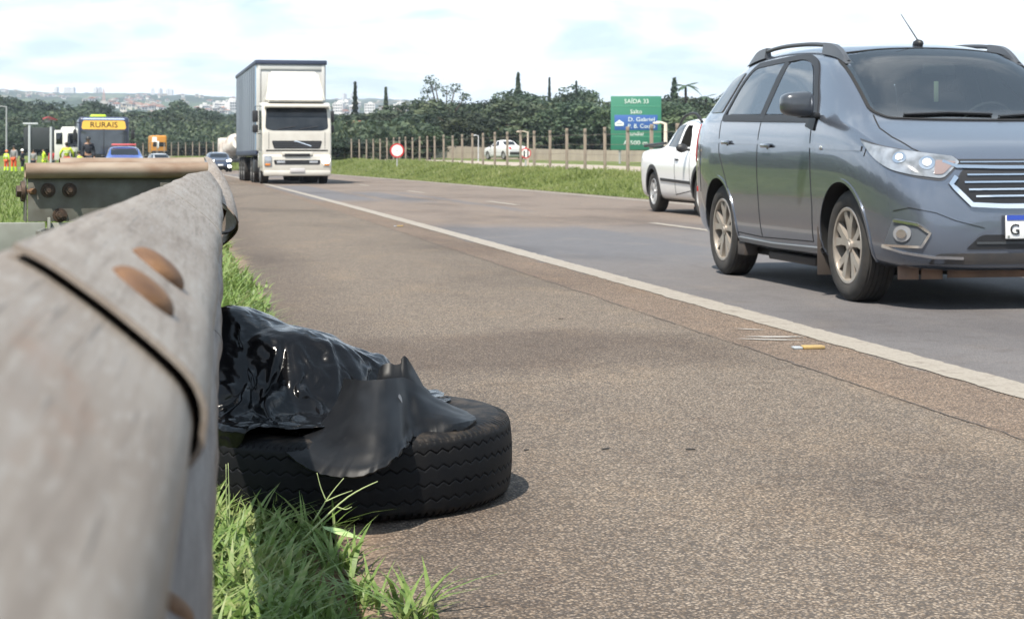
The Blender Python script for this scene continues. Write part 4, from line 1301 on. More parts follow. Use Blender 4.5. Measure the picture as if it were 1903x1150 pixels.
    # door mirrors with sail
    for s in (1, -1):
        mb = MB()
        nb = bmesh.new(); bmesh.ops.create_uvsphere(nb, u_segments=24, v_segments=14, radius=1)
        for v in nb.verts:
            v.co = Vector((math.copysign(abs(v.co.x) ** 0.55, v.co.x), math.copysign(abs(v.co.y) ** 0.7, v.co.y), math.copysign(abs(v.co.z) ** 0.55, v.co.z)))
            v.co = Vector((v.co.x * 0.105, v.co.y * 0.07 * (1.2 if v.co.y > 0 else 0.6), v.co.z * 0.078 * (1 - 0.12 * v.co.x * s)))
        nb.transform(Matrix.Translation((s * 0.945, 0.87, 1.185))); mb.merge(nb)
        m = mb.build('door_mirror', pm('mirror_dark_grey', (0.05, 0.055, 0.065), 0.3, 0.3, coat=0.6), root, 60)
        MB().box((s * 0.945, 0.835, 1.185), (0.165, 0.01, 0.115), 0.004).build('mirror_glass', CHROME, m)
        MB().box((s * 0.865, 0.875, 1.118), (0.13, 0.075, 0.035), 0.012).build('mirror_arm', BLACKP, m)
    patch('mirror_sail', bvh, [(0.86, 1.02, .01), (0.70, 1.05, .01), (0.72, 1.14, .01), (0.66, 1.30, .01), (0.745, 1.23, .02), (0.865, 1.10, .02)], S, BLACKP, root, 0.010, 0.012, mirror=True, r=0.02)
    # roof rails
    for s in (1, -1):
        mb = MB()
        pts = []
        for y, dz in ((0.80, 0.0), (0.70, 0.025), (0.55, 0.050), (0.42, 0.054), (0.1, 0.052), (-0.4, 0.050), (-0.8, 0.045), (-1.0, 0.028), (-1.12, 0.0)):
            h, n = cast(bvh, P_top, s * 0.575, y, 0); pts.append((h.x, h.y, h.z + dz))
        q = catmull(pts, 40)
        mb.tube(q, 0.015, 8)
        mb.build('roof_rail', pm('rail_grey', (0.06, 0.064, 0.072), 0.4, 0.3), root, 60)
        for (ya, yb) in ((0.82, 0.40), (-0.74, -1.14)):
            top = []; 
            ys = np.linspace(ya, yb, 12); V = []
            for i, y in enumerate(ys):
                h, n = cast(bvh, P_top, s * 0.575, float(y), -0.004)
                t = (i / 11) if ya > 0 else 1 - i / 11
                hh = 0.004 + 0.070 * math.sin(min(1, t * 1.5) * math.pi / 2)
                w = 0.028
                for dx, dz in ((-w, 0), (-w * 0.55, hh), (w * 0.55, hh), (w, 0)): V.append((h.x + dx, float(y), h.z + dz))
            F = [list(f) for f in grid_faces(12, 4, True)] + [[0, 1, 2, 3], [47, 46, 45, 44]]
            me = bpy.data.meshes.new('rail_foot'); me.from_pydata(V, [], F)
            bm = bmesh.new(); bm.from_mesh(me); bmesh.ops.recalc_face_normals(bm, faces=bm.faces[:]); bm.to_mesh(me); bm.free()
            finish(me, pm('rail_foot_grey', (0.075, 0.08, 0.09), 0.35, 0.3), 40); link('rail_foot', me, root)
    # aerial
    h, n = cast(bvh, P_top, 0.0, 0.55, 0)
    mb = MB(); mb.sphere(h + Vector((0, 0, 0.012)), 0.04, 2, (0.8, 1.4, 0.7)); mb.tube([h + Vector((0, 0, .03)), h + Vector((0.075, -0.10, 0.21))], [0.005, 0.0025], 6)
    mb.build('aerial', BLACKP, root, 60)
    # wipers
    for (a, b) in (((0.5, 1.095), (-0.05, 1.10)), ((-0.08, 1.085), (-0.55, 1.10))):
        strip('wiper', bvh, [a, ((a[0] + b[0]) / 2, (a[1] + b[1]) / 2 + 0.01), b], 0.016, P_front, BLACKP, root, 0.02, 0.012)
    # headlamps
    lamp = [(1601, 262, 3), (1640, 275, 30), (1700, 284, 30), (1770, 292, 6), (1783, 303, 5), (1752, 333, 10), (1700, 327, 30), (1655, 316, 20), (1625, 296, 20)]
    DARKL = pm('lamp_dark_rim', (0.05, 0.05, 0.055), 0.2)
    patch('headlamp_rim', bvh, [(x + (x - 1695) * 0.03, y + (y - 299) * 0.14, r) for x, y, r in lamp], PX, DARKL, root, 0.003, 0.02, dens=5, mirror=True, r=8)
    hl = patch('headlamp', bvh, lamp, PX, pm('headlamp_reflector', (0.42, 0.44, 0.47), 0.12, 0.55, spec=0.8, var=(13, 0.85, (0.14, 0.145, 0.15))), root, 0.008, 0.02, dens=5, mirror=True, r=8)
    for (cx, cy, rr) in ((1722, 305, 15), (1672, 295, 12)):
        o = [(cx + rr * math.cos(t), cy + rr * 0.8 * math.sin(t)) for t in np.linspace(0, 6.283, 20, endpoint=False)]
        patch('lamp_reflector', bvh, o, PX, CHROME, root, 0.012, 0.01, dens=9, rings=3, mirror=True)
        o = [(cx + rr * .55 * math.cos(t), cy + rr * 0.45 * math.sin(t)) for t in np.linspace(0, 6.283, 16, endpoint=False)]
        patch('lamp_bulb', bvh, o, PX, pm('bulb_glass', (0.8, 0.82, 0.85), 0.05, 0.3), root, 0.018, 0.01, dens=9, rings=3, mirror=True)
    patch('indicator', bvh, [(1738, 300), (1776, 303), (1752, 325), (1735, 326)], PX, pm('indicator_lens', (0.26, 0.2, 0.19), 0.15, 0.3), root, 0.013, 0.01, dens=6, rings=3, mirror=True, r=4)
    # grille
    patch('upper_grille', bvh, [(-0.50, 0.842, .01), (0.50, 0.842, .01), (0.43, 0.80, .02), (-0.43, 0.80, .02)], P_front, BLACKP, root, 0.004, 0.01, r=0.01)
    patch('grille', bvh, [(-0.42, 0.785, .02), (0.42, 0.785, .02), (0.485, 0.705, .03), (0.37, 0.60, .05), (-0.37, 0.60, .05), (-0.485, 0.705, .03)], P_front, BLACKP, root, 0.004, 0.01, r=0.02)
    for z, w in ((0.755, 0.40), (0.715, 0.42), (0.675, 0.40), (0.638, 0.36)):
        strip('grille_bar', bvh, [(-w, z), (0, z + 0.003), (w, z)], 0.010, P_front, CHROME, root, 0.010, 0.006)
    strip('grille_bar', bvh, [(-0.42, 0.822), (0, 0.824), (0.42, 0.822)], 0.010, P_front, CHROME, root, 0.010, 0.006)
    strip('chrome_bar', bvh, [(-0.52, 0.826), (-0.45, 0.797), (-0.2, 0.793), (0.2, 0.793), (0.45, 0.797), (0.52, 0.826)], 0.022, P_front, CHROME, root, 0.014, 0.012)
    strip('chrome_surround', bvh, [(-0.465, 0.745), (-0.50, 0.705), (-0.385, 0.592), (-0.2, 0.583), (0.2, 0.583), (0.385, 0.592), (0.50, 0.705), (0.465, 0.745)], 0.026, P_front, CHROME, root, 0.014, 0.012)
    # fog lamps with chrome hook, lower intake
    patch('fog_bezel', bvh, [(1660, 406, 4), (1708, 414, 8), (1733, 432, 5), (1716, 460, 6), (1642, 457, 4)], PX, pm('bezel_grey', (0.09, 0.10, 0.115), 0.35), root, 0.003, 0.01, dens=5, mirror=True, r=5)
    o = [(1678 + 16 * math.cos(t), 434 + 15 * math.sin(t)) for t in np.linspace(0, 6.283, 24, endpoint=False)]
    patch('fog_lamp', bvh, o, PX, LAMPG, root, 0.010, 0.02, dens=9, rings=4, mirror=True)
    o = [(1678 + 9 * math.cos(t), 434 + 8 * math.sin(t)) for t in np.linspace(0, 6.283, 16, endpoint=False)]
    patch('fog_bulb', bvh, o, PX, CHROME, root, 0.018, 0.02, dens=9, rings=3, mirror=True)
    strip('fog_chrome', bvh, [(1662, 410), (1706, 418), (1728, 434), (1713, 459), (1642, 455)], 0.014, PX, CHROME, root, 0.012, 0.012, dens=5, mirror=True)
    strip('bumper_chrome', bvh, [(1640, 457), (1680, 469), (1735, 478), (1790, 480)], 0.016, PX, CHROME, root, 0.008, 0.012, dens=6, mirror=True)
    patch('lower_intake', bvh, [(-0.42, 0.345, .02), (-0.33, 0.425, .03), (0.33, 0.425, .03), (0.42, 0.345, .02)], P_front, BLACKP, root, 0.004, 0.01, r=0.02)
    strip('intake_bar', bvh, [(-0.36, 0.38), (0.36, 0.38)], 0.012, P_front, pm('intake_grey', (0.05, 0.055, 0.06), 0.4), root, 0.010, 0.008)
    strip('bumper_crease', bvh, [(1660, 392), (1690, 386), (1740, 396), (1775, 410), (1830, 424)], 0.0035, PX, SEAM, root, 0.003, 0.004, dens=6, mirror=True)
    patch('bumper_lip', bvh, [(-0.62, 0.262), (0.62, 0.262), (0.58, 0.322), (-0.58, 0.322)], P_front, pm('lip_dark', (0.028, 0.03, 0.034), 0.5, var=(6, 0.7, (0.07, 0.058, 0.05))), root, 0.004, 0.01, r=0.02)
    # muddy air dam under the bumper
    MUD = pm('mud_stained_plastic', (0.25, 0.155, 0.105), 0.85, var=(8, 0.8, (0.13, 0.09, 0.07)))
    mb = MB()
    for (x0, x1) in ((0.43, 0.56), (0.575, 0.70), (-0.56, -0.43), (-0.70, -0.575)): mb.box(((x0 + x1) / 2, 1.86, 0.205), (x1 - x0, 0.012, 0.085), 0.003)
    mb.box((0, 1.88, 0.205), (0.82, 0.012, 0.07), 0.003)
    mb.build('air_dam', MUD, root)
    for s in (1, -1):
        mb = MB()
        mb.box((s * 0.74, -0.70, 0.215), (0.10, 0.16, 0.10), 0.01); mb.box((s * 0.70, 0.2, 0.19), (0.08, 0.9, 0.05), 0.01)
        mb.box((s * 0.745, 0.915, 0.28), (0.16, 0.008, 0.30), 0.003)
        mb.build('mud_flap', pm('road_grime', (0.05, 0.04, 0.034), 0.9), root)
    MB().box((0, 0.1, 0.2), (1.3, 3.0, 0.06), 0.01).build('underbody', WELL, root)
    # number plate
    h, n = cast(bvh, P_front, 0.0, 0.465, 0.012); y = h.y + 0.016
    pl = MB().box((0, y, 0.468), (0.40, 0.012, 0.13), 0.004).build('number_plate', PLATEW, root)
    MB().box((0, y + 0.008, 0.520), (0.392, 0.004, 0.027), 0).build('plate_band', PLATEB, pl)
    text_mesh('plate_letter', 'G', 0.085, INK, pl, Matrix.Translation((0.148, y + 0.009, 0.452)) @ Matrix.Rotation(math.pi, 4, 'Z') @ FACE_CAM, 0.002)
    mb = MB(); mb.box((0.185, y + 0.007, 0.415), (0.012, 0.006, 0.012)); mb.build('plate_screw', CHROME, pl)
    # tail lamp wrapping the rear corner
    patch('tail_lamp', bvh, [(-1.74, 1.12, .02), (-1.90, 1.10, .02), (-1.94, 0.86, .02), (-1.80, 0.82, .03)], S, RED, root, 0.005, 0.012, mirror=True, r=0.03)
    patch('reflector', bvh, [(-1.78, 0.64), (-1.88, 0.64), (-1.88, 0.60), (-1.78, 0.60)], S, RED, root, 0.005, 0.012, mirror=True, rings=2)
    h, n = cast(bvh, S, -1.36, 0.80, 0.002)
    for y in (1.33, -1.12):
        for s in (1, -1): wheel(root, s * 0.805, y, 0.33, 0.205, s, 0.228, 5, ALLOY, 64)
    return root


make_minivan()


# ------------------------------------------------------------------ smaller cars from one pattern
def small_car(name, label, cat, loc, rz, L, W, H, paint, kind='hatch', glass=GLASS, wheels=True, rimm=ALLOYW, lamps=LAMPG, lev=2, cuts=None, group=None):
    root = thing(name, label, cat, loc, rz, group)
    hw = W / 2
    if kind == 'hatch':
        T = [0, .02, .08, .17, .25, .30, .36, .42, .55, .70, .84, .93, .98, 1.0]
        zt = [.46, .53, .60, .645, .68, .72, .84, .945, 1.0, .985, .93, .80, .66, .58]
        wf = [.76, .86, .95, .99, 1, 1, 1, 1, 1, 1, .99, .95, .89, .8]
        zb = [.42, .50, .565, .60, .62, .63, .64, .64, .645, .655, .66, .65, .62, .52]
    elif kind == 'suv':
        T = [0, .02, .08, .17, .25, .29, .36, .42, .55, .72, .86, .95, .985, 1.0]
        zt = [.52, .585, .635, .665, .69, .72, .86, .955, 1.0, .995, .97, .88, .68, .6]
        wf = [.80, .88, .96, .99, 1, 1, 1, 1, 1, 1, .99, .96, .91, .84]
        zb = [.48, .56, .60, .625, .635, .64, .645, .65, .65, .655, .66, .65, .62, .55]
    else:                                                      # pickup
        T = [0, .02, .08, .17, .23, .27, .33, .39, .50, .585, .635, .68, .72, .80, .97, 1.0]
        zt = [.50, .56, .615, .655, .68, .72, .85, .955, 1.0, .985, .90, .785, .715, .695, .695, .62]
        wf = [.78, .87, .95, .99, 1, 1, 1, 1, 1, 1, 1, 1, 1, 1, .985, .93]
        zb = [.45, .53, .58, .61, .625, .63, .64, .64, .645, .65, .655, .655, .655, .655, .655, .58]
    st = []
    for t, a, b, c in zip(T, zt, wf, zb):
        y = L / 2 - t * L; gh = (a - c) * H
        st.append((y, hw * b, 0.19 + 0.08 * (t < .04 or t > .97), c * H, max(a * H, c * H + 0.03), hw * b * (0.80 if gh < 0.16 else 0.735), 0.03 if t < .03 else 0))
    fa, ra = L / 2 - 0.195 * L, L / 2 - (0.80 if kind != 'pickup' else 0.79) * L
    rw = 0.315 if kind == 'hatch' else 0.335
    body, bvh = loft('body', st, [(fa, rw, rw + 0.05, hw * 0.6, hw * 1.4), (ra, rw, rw + 0.05, hw * 0.6, hw * 1.4)], [paint, WELL], root, lev, cuts or ())
    yy = lambda t: L / 2 - t * L
    patch('windscreen', bvh, [(-hw * .70, H * .715), (hw * .70, H * .715), (hw * .66, H * .92), (-hw * .66, H * .92)], P_front, glass, root, 0.006, r=0.06)
    if kind == 'pickup':
        ws = [[(yy(.335), H * .675), (yy(.475), H * .685), (yy(.475), H * .925), (yy(.425), H * .92), (yy(.375), H * .81)], [(yy(.495), H * .687), (yy(.615), H * .70), (yy(.58), H * .91), (yy(.495), H * .925)]]
    else:
        ws = [[(yy(.335), H * .68), (yy(.54), H * .69), (yy(.54), H * .93), (yy(.46), H * .925), (yy(.385), H * .82)], [(yy(.56), H * .69), (yy(.74), H * .70), (yy(.72), H * .91), (yy(.56), H * .93)],
              [(yy(.77), H * .70), (yy(.87), H * .71), (yy(.82), H * .87), (yy(.76), H * .90)]]
    for k, w in enumerate(ws):
        if cuts and k == 0:
            patch('side_window', bvh, [(y, z) for y, z in w], P_side(-1), glass, root, 0.005, mirror=False, r=0.04)
            continue
        patch('side_window', bvh, w, P_side(1), glass, root, 0.005, mirror=True, r=0.04)
    if kind == 'pickup':
        patch('rear_window', bvh, [(-hw * .58, H * .735), (hw * .58, H * .735), (hw * .56, H * .92), (-hw * .56, H * .92)], P_back, glass, root, 0.006, r=0.05)
        MB().box((0, yy(1.0) - 0.02, H * .33), (W * .86, 0.08, 0.22), 0.02).build('rear_bumper', BLACKP, root)
    lz = 0.575 if kind == 'suv' else 0.52
    patch('headlamp', bvh, [(hw * .50, H * (lz - .06)), (hw * .84, H * (lz - .04)), (hw * .88, H * (lz + .03)), (hw * .52, H * (lz + .005))], P_front, lamps, root, 0.008, mirror=True, r=0.03, rings=3)
    patch('grille', bvh, [(-hw * .42, H * (lz - .055)), (hw * .42, H * (lz - .055)), (hw * .46, H * (lz + .0)), (-hw * .46, H * (lz + .0))], P_front, BLACKP, root, 0.006, r=0.03, rings=3)
    patch('lower_intake', bvh, [(-hw * .55, H * .20), (hw * .55, H * .20), (hw * .6, H * .30), (-hw * .6, H * .30)], P_front, BLACKP, root, 0.006, r=0.03, rings=3)
    h, n = cast(bvh, P_front, 0, H * .335, 0.01)
    MB().box((0, h.y + 0.012, H * .345), (0.40, 0.012, 0.12), 0.003).build('number_plate', PLATEW, root)
    for s in (1, -1):
        mb = MB(); mb.sphere((s * (hw + 0.07), yy(.335), H * .675), 0.1, 2, (0.95, 0.55, 0.7)); mb.box((s * (hw - 0.0), yy(.335), H * .66), (0.12, 0.05, 0.04), 0.01)
        mb.build('door_mirror', BLACKP, root, 60)
        for y in (fa, ra): wheel(root, s * (hw - 0.03), y, rw, 0.2, s, rw * 0.63, 6, rimm, 32, False)
        h, n = cast(bvh, P_side(s), yy(.52 if kind != 'pickup' else .46), H * .56, 0)
        MB().box((h.x + s * 0.012, h.y, h.z), (0.02, 0.16, 0.03), 0.006).build('door_handle', paint if kind != 'pickup' else BLACKP, root)
        strip('panel_gap', bvh, [(yy(.31), H * .63), (yy(.30), H * .25), (yy(.50 if kind == 'pickup' else .55), H * .2)], 0.012, P_side(s), SEAM, root, 0.003, 0.004)
        strip('panel_gap', bvh, [(yy(.49 if kind == 'pickup' else .55), H * .66), (yy(.49 if kind == 'pickup' else .55), H * .2)], 0.012, P_side(s), SEAM, root, 0.003, 0.004)
    patch('tail_lamp', bvh, [(hw * .70, H * .52), (hw * .90, H * .52), (hw * .90, H * .64), (hw * .72, H * .64)], P_back, RED, root, 0.006, mirror=True, r=0.02, rings=3)
    MB().box((0, 0, 0.22), (W * 0.75, L * 0.7, 0.08), 0.01).build('underbody', WELL, root)
    return root, bvh


WHITEP = pm('white_car_paint', (0.78, 0.78, 0.77), 0.3, coat=0.8)


def box_cutter(poly, x0, x1):
    mb = MB(); mb.prism(poly, lambda u, v, d: (d, u, v), x0, x1)
    c = mb.build('cutter', [WHITEP, WELL], None, None)
    for p in c.data.polygons: p.material_index = 1
    return c


def skin_mesh(name, joints, edges, mat, parent, sub=1):
    """one continuous surface grown on a skeleton; joints name -> (pos, radius)"""
    keys = list(joints); idx = {k: i for i, k in enumerate(keys)}
    me = bpy.data.meshes.new(name)
    me.from_pydata([joints[k][0] for k in keys], [(idx[a], idx[b]) for a, b in edges], [])
    o = link(name, me)
    o.modifiers.new('k', 'SKIN').use_smooth_shade = True
    sk = me.skin_vertices[0].data if me.skin_vertices else None
    for i, k in enumerate(keys):
        r = joints[k][1]; r = (r, r) if not isinstance(r, tuple) else r
        sk[i].radius = r; sk[i].use_root = (i == 0)
    s = o.modifiers.new('s', 'SUBSURF'); s.levels = sub; s.render_levels = sub
    m2 = evaluated(o); o.modifiers.clear(); o.data = m2; bpy.data.meshes.remove(me)
    finish(m2, mat, 180); o.parent = parent
    return o


SKINC = pm('skin', (0.30, 0.17, 0.11), 0.6)
HAIRC = pm('dark_hair', (0.02, 0.015, 0.012), 0.7)


def person(label, loc, rz, top, legs, hat=None, armL=None, armR=None, low=None, boots=None, hair=True, lean=0.0, crouch=0.0, h=1.72, band=None, group=None, stride=0.05):
    """a standing figure facing local +y; arms are (elbow, wrist) overrides"""
    root = thing('person', label, 'person', loc, rz, group); k = h / 1.72
    c = crouch
    J = {}
    pz = 0.95 - c
    def P(x, y, z): return (x * k, (y + lean * max(0, z - pz)) * k, z * k)
    J['pelvis'] = (P(0, 0, pz), (0.135 * k, 0.10 * k)); J['spine'] = (P(0, 0.0, pz + 0.2), (0.125 * k, 0.09 * k)); J['chest'] = (P(0, 0.0, pz + 0.40), (0.155 * k, 0.105 * k))
    J['neck'] = (P(0, 0.005, pz + 0.54), 0.055 * k); J['jaw'] = (P(0, 0.03, pz + 0.60), 0.062 * k); J['head'] = (P(0, 0.02, pz + 0.68), 0.088 * k); J['crown'] = (P(0, 0.01, pz + 0.755), 0.06 * k)
    E = [('pelvis', 'spine'), ('spine', 'chest'), ('chest', 'neck'), ('neck', 'jaw'), ('jaw', 'head'), ('head', 'crown')]
    arms = {'l': (-1, armL), 'r': (1, armR)}
    for t, (s, ov) in arms.items():
        el, wr = ov if ov else ((s * 0.235, -0.02, pz + 0.20), (s * 0.235, 0.06, pz - 0.04))
        J['sh' + t] = (P(s * 0.175, 0, pz + 0.46), 0.062 * k); J['el' + t] = (P(*el), 0.045 * k); J['wr' + t] = (P(*wr), 0.032 * k)
        d = Vector(wr) - Vector(el); d.normalize(); hd = Vector(wr) + d * 0.09; J['ha' + t] = (P(*hd), 0.036 * k); hd2 = Vector(wr) + d * 0.16; J['fi' + t] = (P(*hd2), 0.018 * k)
        E += [('chest', 'sh' + t), ('sh' + t, 'el' + t), ('el' + t, 'wr' + t), ('wr' + t, 'ha' + t), ('ha' + t, 'fi' + t)]
        yk = c * 0.9 + s * stride * 0.5
        J['hip' + t] = (P(s * 0.095, 0, pz - 0.06), 0.09 * k); J['kn' + t] = ((s * 0.11 * k, (0.02 + yk) * k, (0.49 - c * 0.15) * k), 0.06 * k)
        J['an' + t] = ((s * 0.115 * k, (-0.02 + s * stride) * k, 0.09 * k), 0.042 * k); J['he' + t] = ((s * 0.115 * k, (-0.03 + s * stride) * k, 0.035 * k), 0.036 * k); J['to' + t] = ((s * 0.125 * k, (0.15 + s * stride) * k, 0.03 * k), 0.03 * k)
        E += [('pelvis', 'hip' + t), ('hip' + t, 'kn' + t), ('kn' + t, 'an' + t), ('an' + t, 'he' + t), ('he' + t, 'to' + t)]
    skin_mesh('body', J, E, SKINC, root)
    def sub(keys, grow): return {q: (J[q][0], tuple(v + grow for v in J[q][1]) if isinstance(J[q][1], tuple) else J[q][1] + grow) for q in keys}
    def ed(keys): return [(a, b) for a, b in E if a in keys and b in keys]
    ks = ['chest', 'spine', 'pelvis', 'shl', 'ell', 'wrl', 'shr', 'elr', 'wrr']
    skin_mesh('jacket', sub(ks, 0.022 * k), ed(ks), top, root)
    ks = ['pelvis', 'hipl', 'knl', 'anl', 'hipr', 'knr', 'anr']
    skin_mesh('trousers', sub(ks, 0.018 * k), ed(ks), legs, root)
    for t in 'lr':
        ks = ['an' + t, 'he' + t, 'to' + t]
        skin_mesh('boot', sub(ks, 0.014 * k), ed(ks), boots or HAIRC, root)
        if low is not None:
            a = Vector(J['kn' + t][0]); b = Vector(J['an' + t][0]); q = a.lerp(b, 0.25)
            MB().tube([q, q.lerp(b, 0.5), b], [0.088 * k, 0.082 * k, 0.075 * k], 10).build('gaiter', low, root, 60)
    hc = Vector(J['head'][0])
    if hat is not None:
        mb = MB(); mb.lathe([(0.118 * k, -0.02), (0.115 * k, 0.02), (0.10 * k, 0.07), (0.06 * k, 0.11), (0.012, 0.125)], Matrix.Translation(hc + Vector((0, 0, 0.02))) @ Matrix.Rotation(R(-90), 4, 'Y'), 16)
        mb.box(hc + Vector((0, 0.12 * k, 0.005)), (0.16 * k, 0.10 * k, 0.012), 0.004)
        mb.build('helmet', hat, root, 60)
    elif hair:
        MB().sphere(hc + Vector((0, -0.018, 0.03)), 0.105 * k, 2, (0.95, 1.0, 0.95)).build('hair', HAIRC, root, 60)
    if band is not None:
        for zz in (0.16, 0.30):
            cpt = Vector(J['spine'][0]).lerp(Vector(J['chest'][0]), (zz - 0.05) / 0.3)
            MB().lathe([(0.185 * k, -0.022), (0.188 * k, 0), (0.185 * k, 0.022)], Matrix.Translation(cpt) @ Matrix.Diagonal((1, 0.78, 1, 1)) @ Matrix.Rotation(R(-90), 4, 'Y'), 18).build('reflective_band', band, root, 60)
    return root


# white pickup in the far lane, its front window open
def make_pickup():
    L, W, H = 4.45, 1.72, 1.52
    yy = lambda t: L / 2 - t * L
    poly = [(yy(.345), H * .685), (yy(.472), H * .69), (yy(.472), H * .915), (yy(.43), H * .91), (yy(.383), H * .81)]
    c = box_cutter(poly[::-1], 0.12, 1.2)
    rz = math.pi
    root, bvh = small_car('pickup_truck', 'white double-cab pickup truck half hidden behind the blue-grey minivan', 'pickup truck', (8.25, 26.0, 0), rz, L, W, H, WHITEP, 'pickup', cuts=[c])
    hw = W / 2
    S = P_side(1)
    ra, fa = yy(.79), yy(.195)
    for wy in (ra, fa):
        for s in (1, -1):
            strip('arch_cladding', bvh, [(wy + 0.41 * math.cos(t), 0.335 + 0.41 * math.sin(t)) for t in np.linspace(R(-14), R(194), 26)], 0.07, P_side(s), BLACKP, root, 0.01, 0.012)
    strip('side_moulding', bvh, [(fa - 0.48, 0.50), (ra + 0.50, 0.54)], 0.045, S, BLACKP, root, 0.012, 0.012, mirror=True)
    for s in (1, -1):
        mb = MB()
        q = catmull([(s * 0.56, yy(.37), H * .94), (s * 0.57, yy(.43), H * 1.025), (s * 0.57, yy(.52), H * 1.03), (s * 0.57, yy(.60), H * .985), (s * 0.58, yy(.665), H * .84)], 20)
        mb.tube(q, 0.022, 8)
        mb.build('roof_bar', BLACKP, root, 60)
    for s in (1, -1): MB().tube([(s * 0.74, yy(.69), H * .735), (s * 0.74, yy(.98), H * .715)], 0.025, 8).build('bed_rail', BLACKP, root, 60)
    MB().box((0, yy(.84), H * .70), (W * .8, L * .25, 0.03), 0.01).build('bed_cover', BLACKP, root)
    # the driver's mate, elbow on the window
    p = person('person in a red top sitting in the open window of the white pickup', (8.25 - 0.44, 26.0 - yy(.455), 0.05), rz, pm('red_shirt', (0.42, 0.12, 0.09), 0.8), pm('jeans', (0.03, 0.04, 0.08), 0.8), crouch=0.42, h=1.62,
               armR=((0.30, 0.14, 0.75), (0.20, 0.30, 0.92)))
    return root


make_pickup()

BLUEP = pm('police_blue', (0.035, 0.085, 0.33), 0.3, coat=0.8)
p = at(230, 300, 79)
root, bvh = small_car('patrol_car', 'blue and white patrol car with roof light bar parked before the bus', 'patrol car', (p.x, p.y, 0), math.pi + R(5), 4.3, 1.78, 1.52, BLUEP, 'hatch')
MB().box((0, 0.05, 1.565), (1.1, 0.28, 0.09), 0.03).build('light_bar', pm('beacon_red', (0.6, 0.12, 0.12), 0.25), root)
patch('white_door', bvh, [(0.70, 0.35), (-1.1, 0.35), (-1.1, 0.93), (0.70, 0.90)], P_side(1), WHITEP, root, 0.004, r=0.05, mirror=True)
patch('white_wing', bvh, [(2.0, 0.50), (1.72, 0.62), (1.0, 0.75), (1.0, 0.90), (1.75, 0.80)], P_side(1), WHITEP, root, 0.004, r=0.05, mirror=True)
p = at(405, 300, 130)
LITSET = small_car('dark_suv', 'dark blue car with bright headlamps coming along the far shoulder', 'car', (p.x, p.y, 0), math.pi + R(4), 4.4, 1.86, 1.50, pm('dark_blue_paint', (0.03, 0.045, 0.085), 0.3, coat=0.8), 'suv', lamps=LIT)
for s in (1, -1):
    o = [(s * 0.66 + 0.12 * math.cos(t), 0.42 + 0.10 * math.sin(t)) for t in np.linspace(0, 6.283, 12, endpoint=False)]
    if s < 0: patch('fog_lamp', LITSET[1], o, P_front, LIT, LITSET[0], 0.012, rings=3)
p = at(297, 300, 150)
small_car('silver_car', 'small silver car in front of the orange van, far down the road', 'car', (p.x, p.y, 0), math.pi + R(14), 4.1, 1.74, 1.5, pm('silver_paint', (0.45, 0.46, 0.48), 0.3, 0.4, coat=0.5), 'hatch')
# white pickup seen from behind on the service road beyond the fence
p = at(938, 300, 140)
small_car('white_truck', 'white open-bed pickup on the service road behind the fence', 'pickup truck', (p.x, p.y, gzf(p.x, p.y) + 0.02), R(17), 4.7, 1.75, 1.62, pm('grey_white_paint', (0.60, 0.60, 0.60), 0.35), 'pickup')


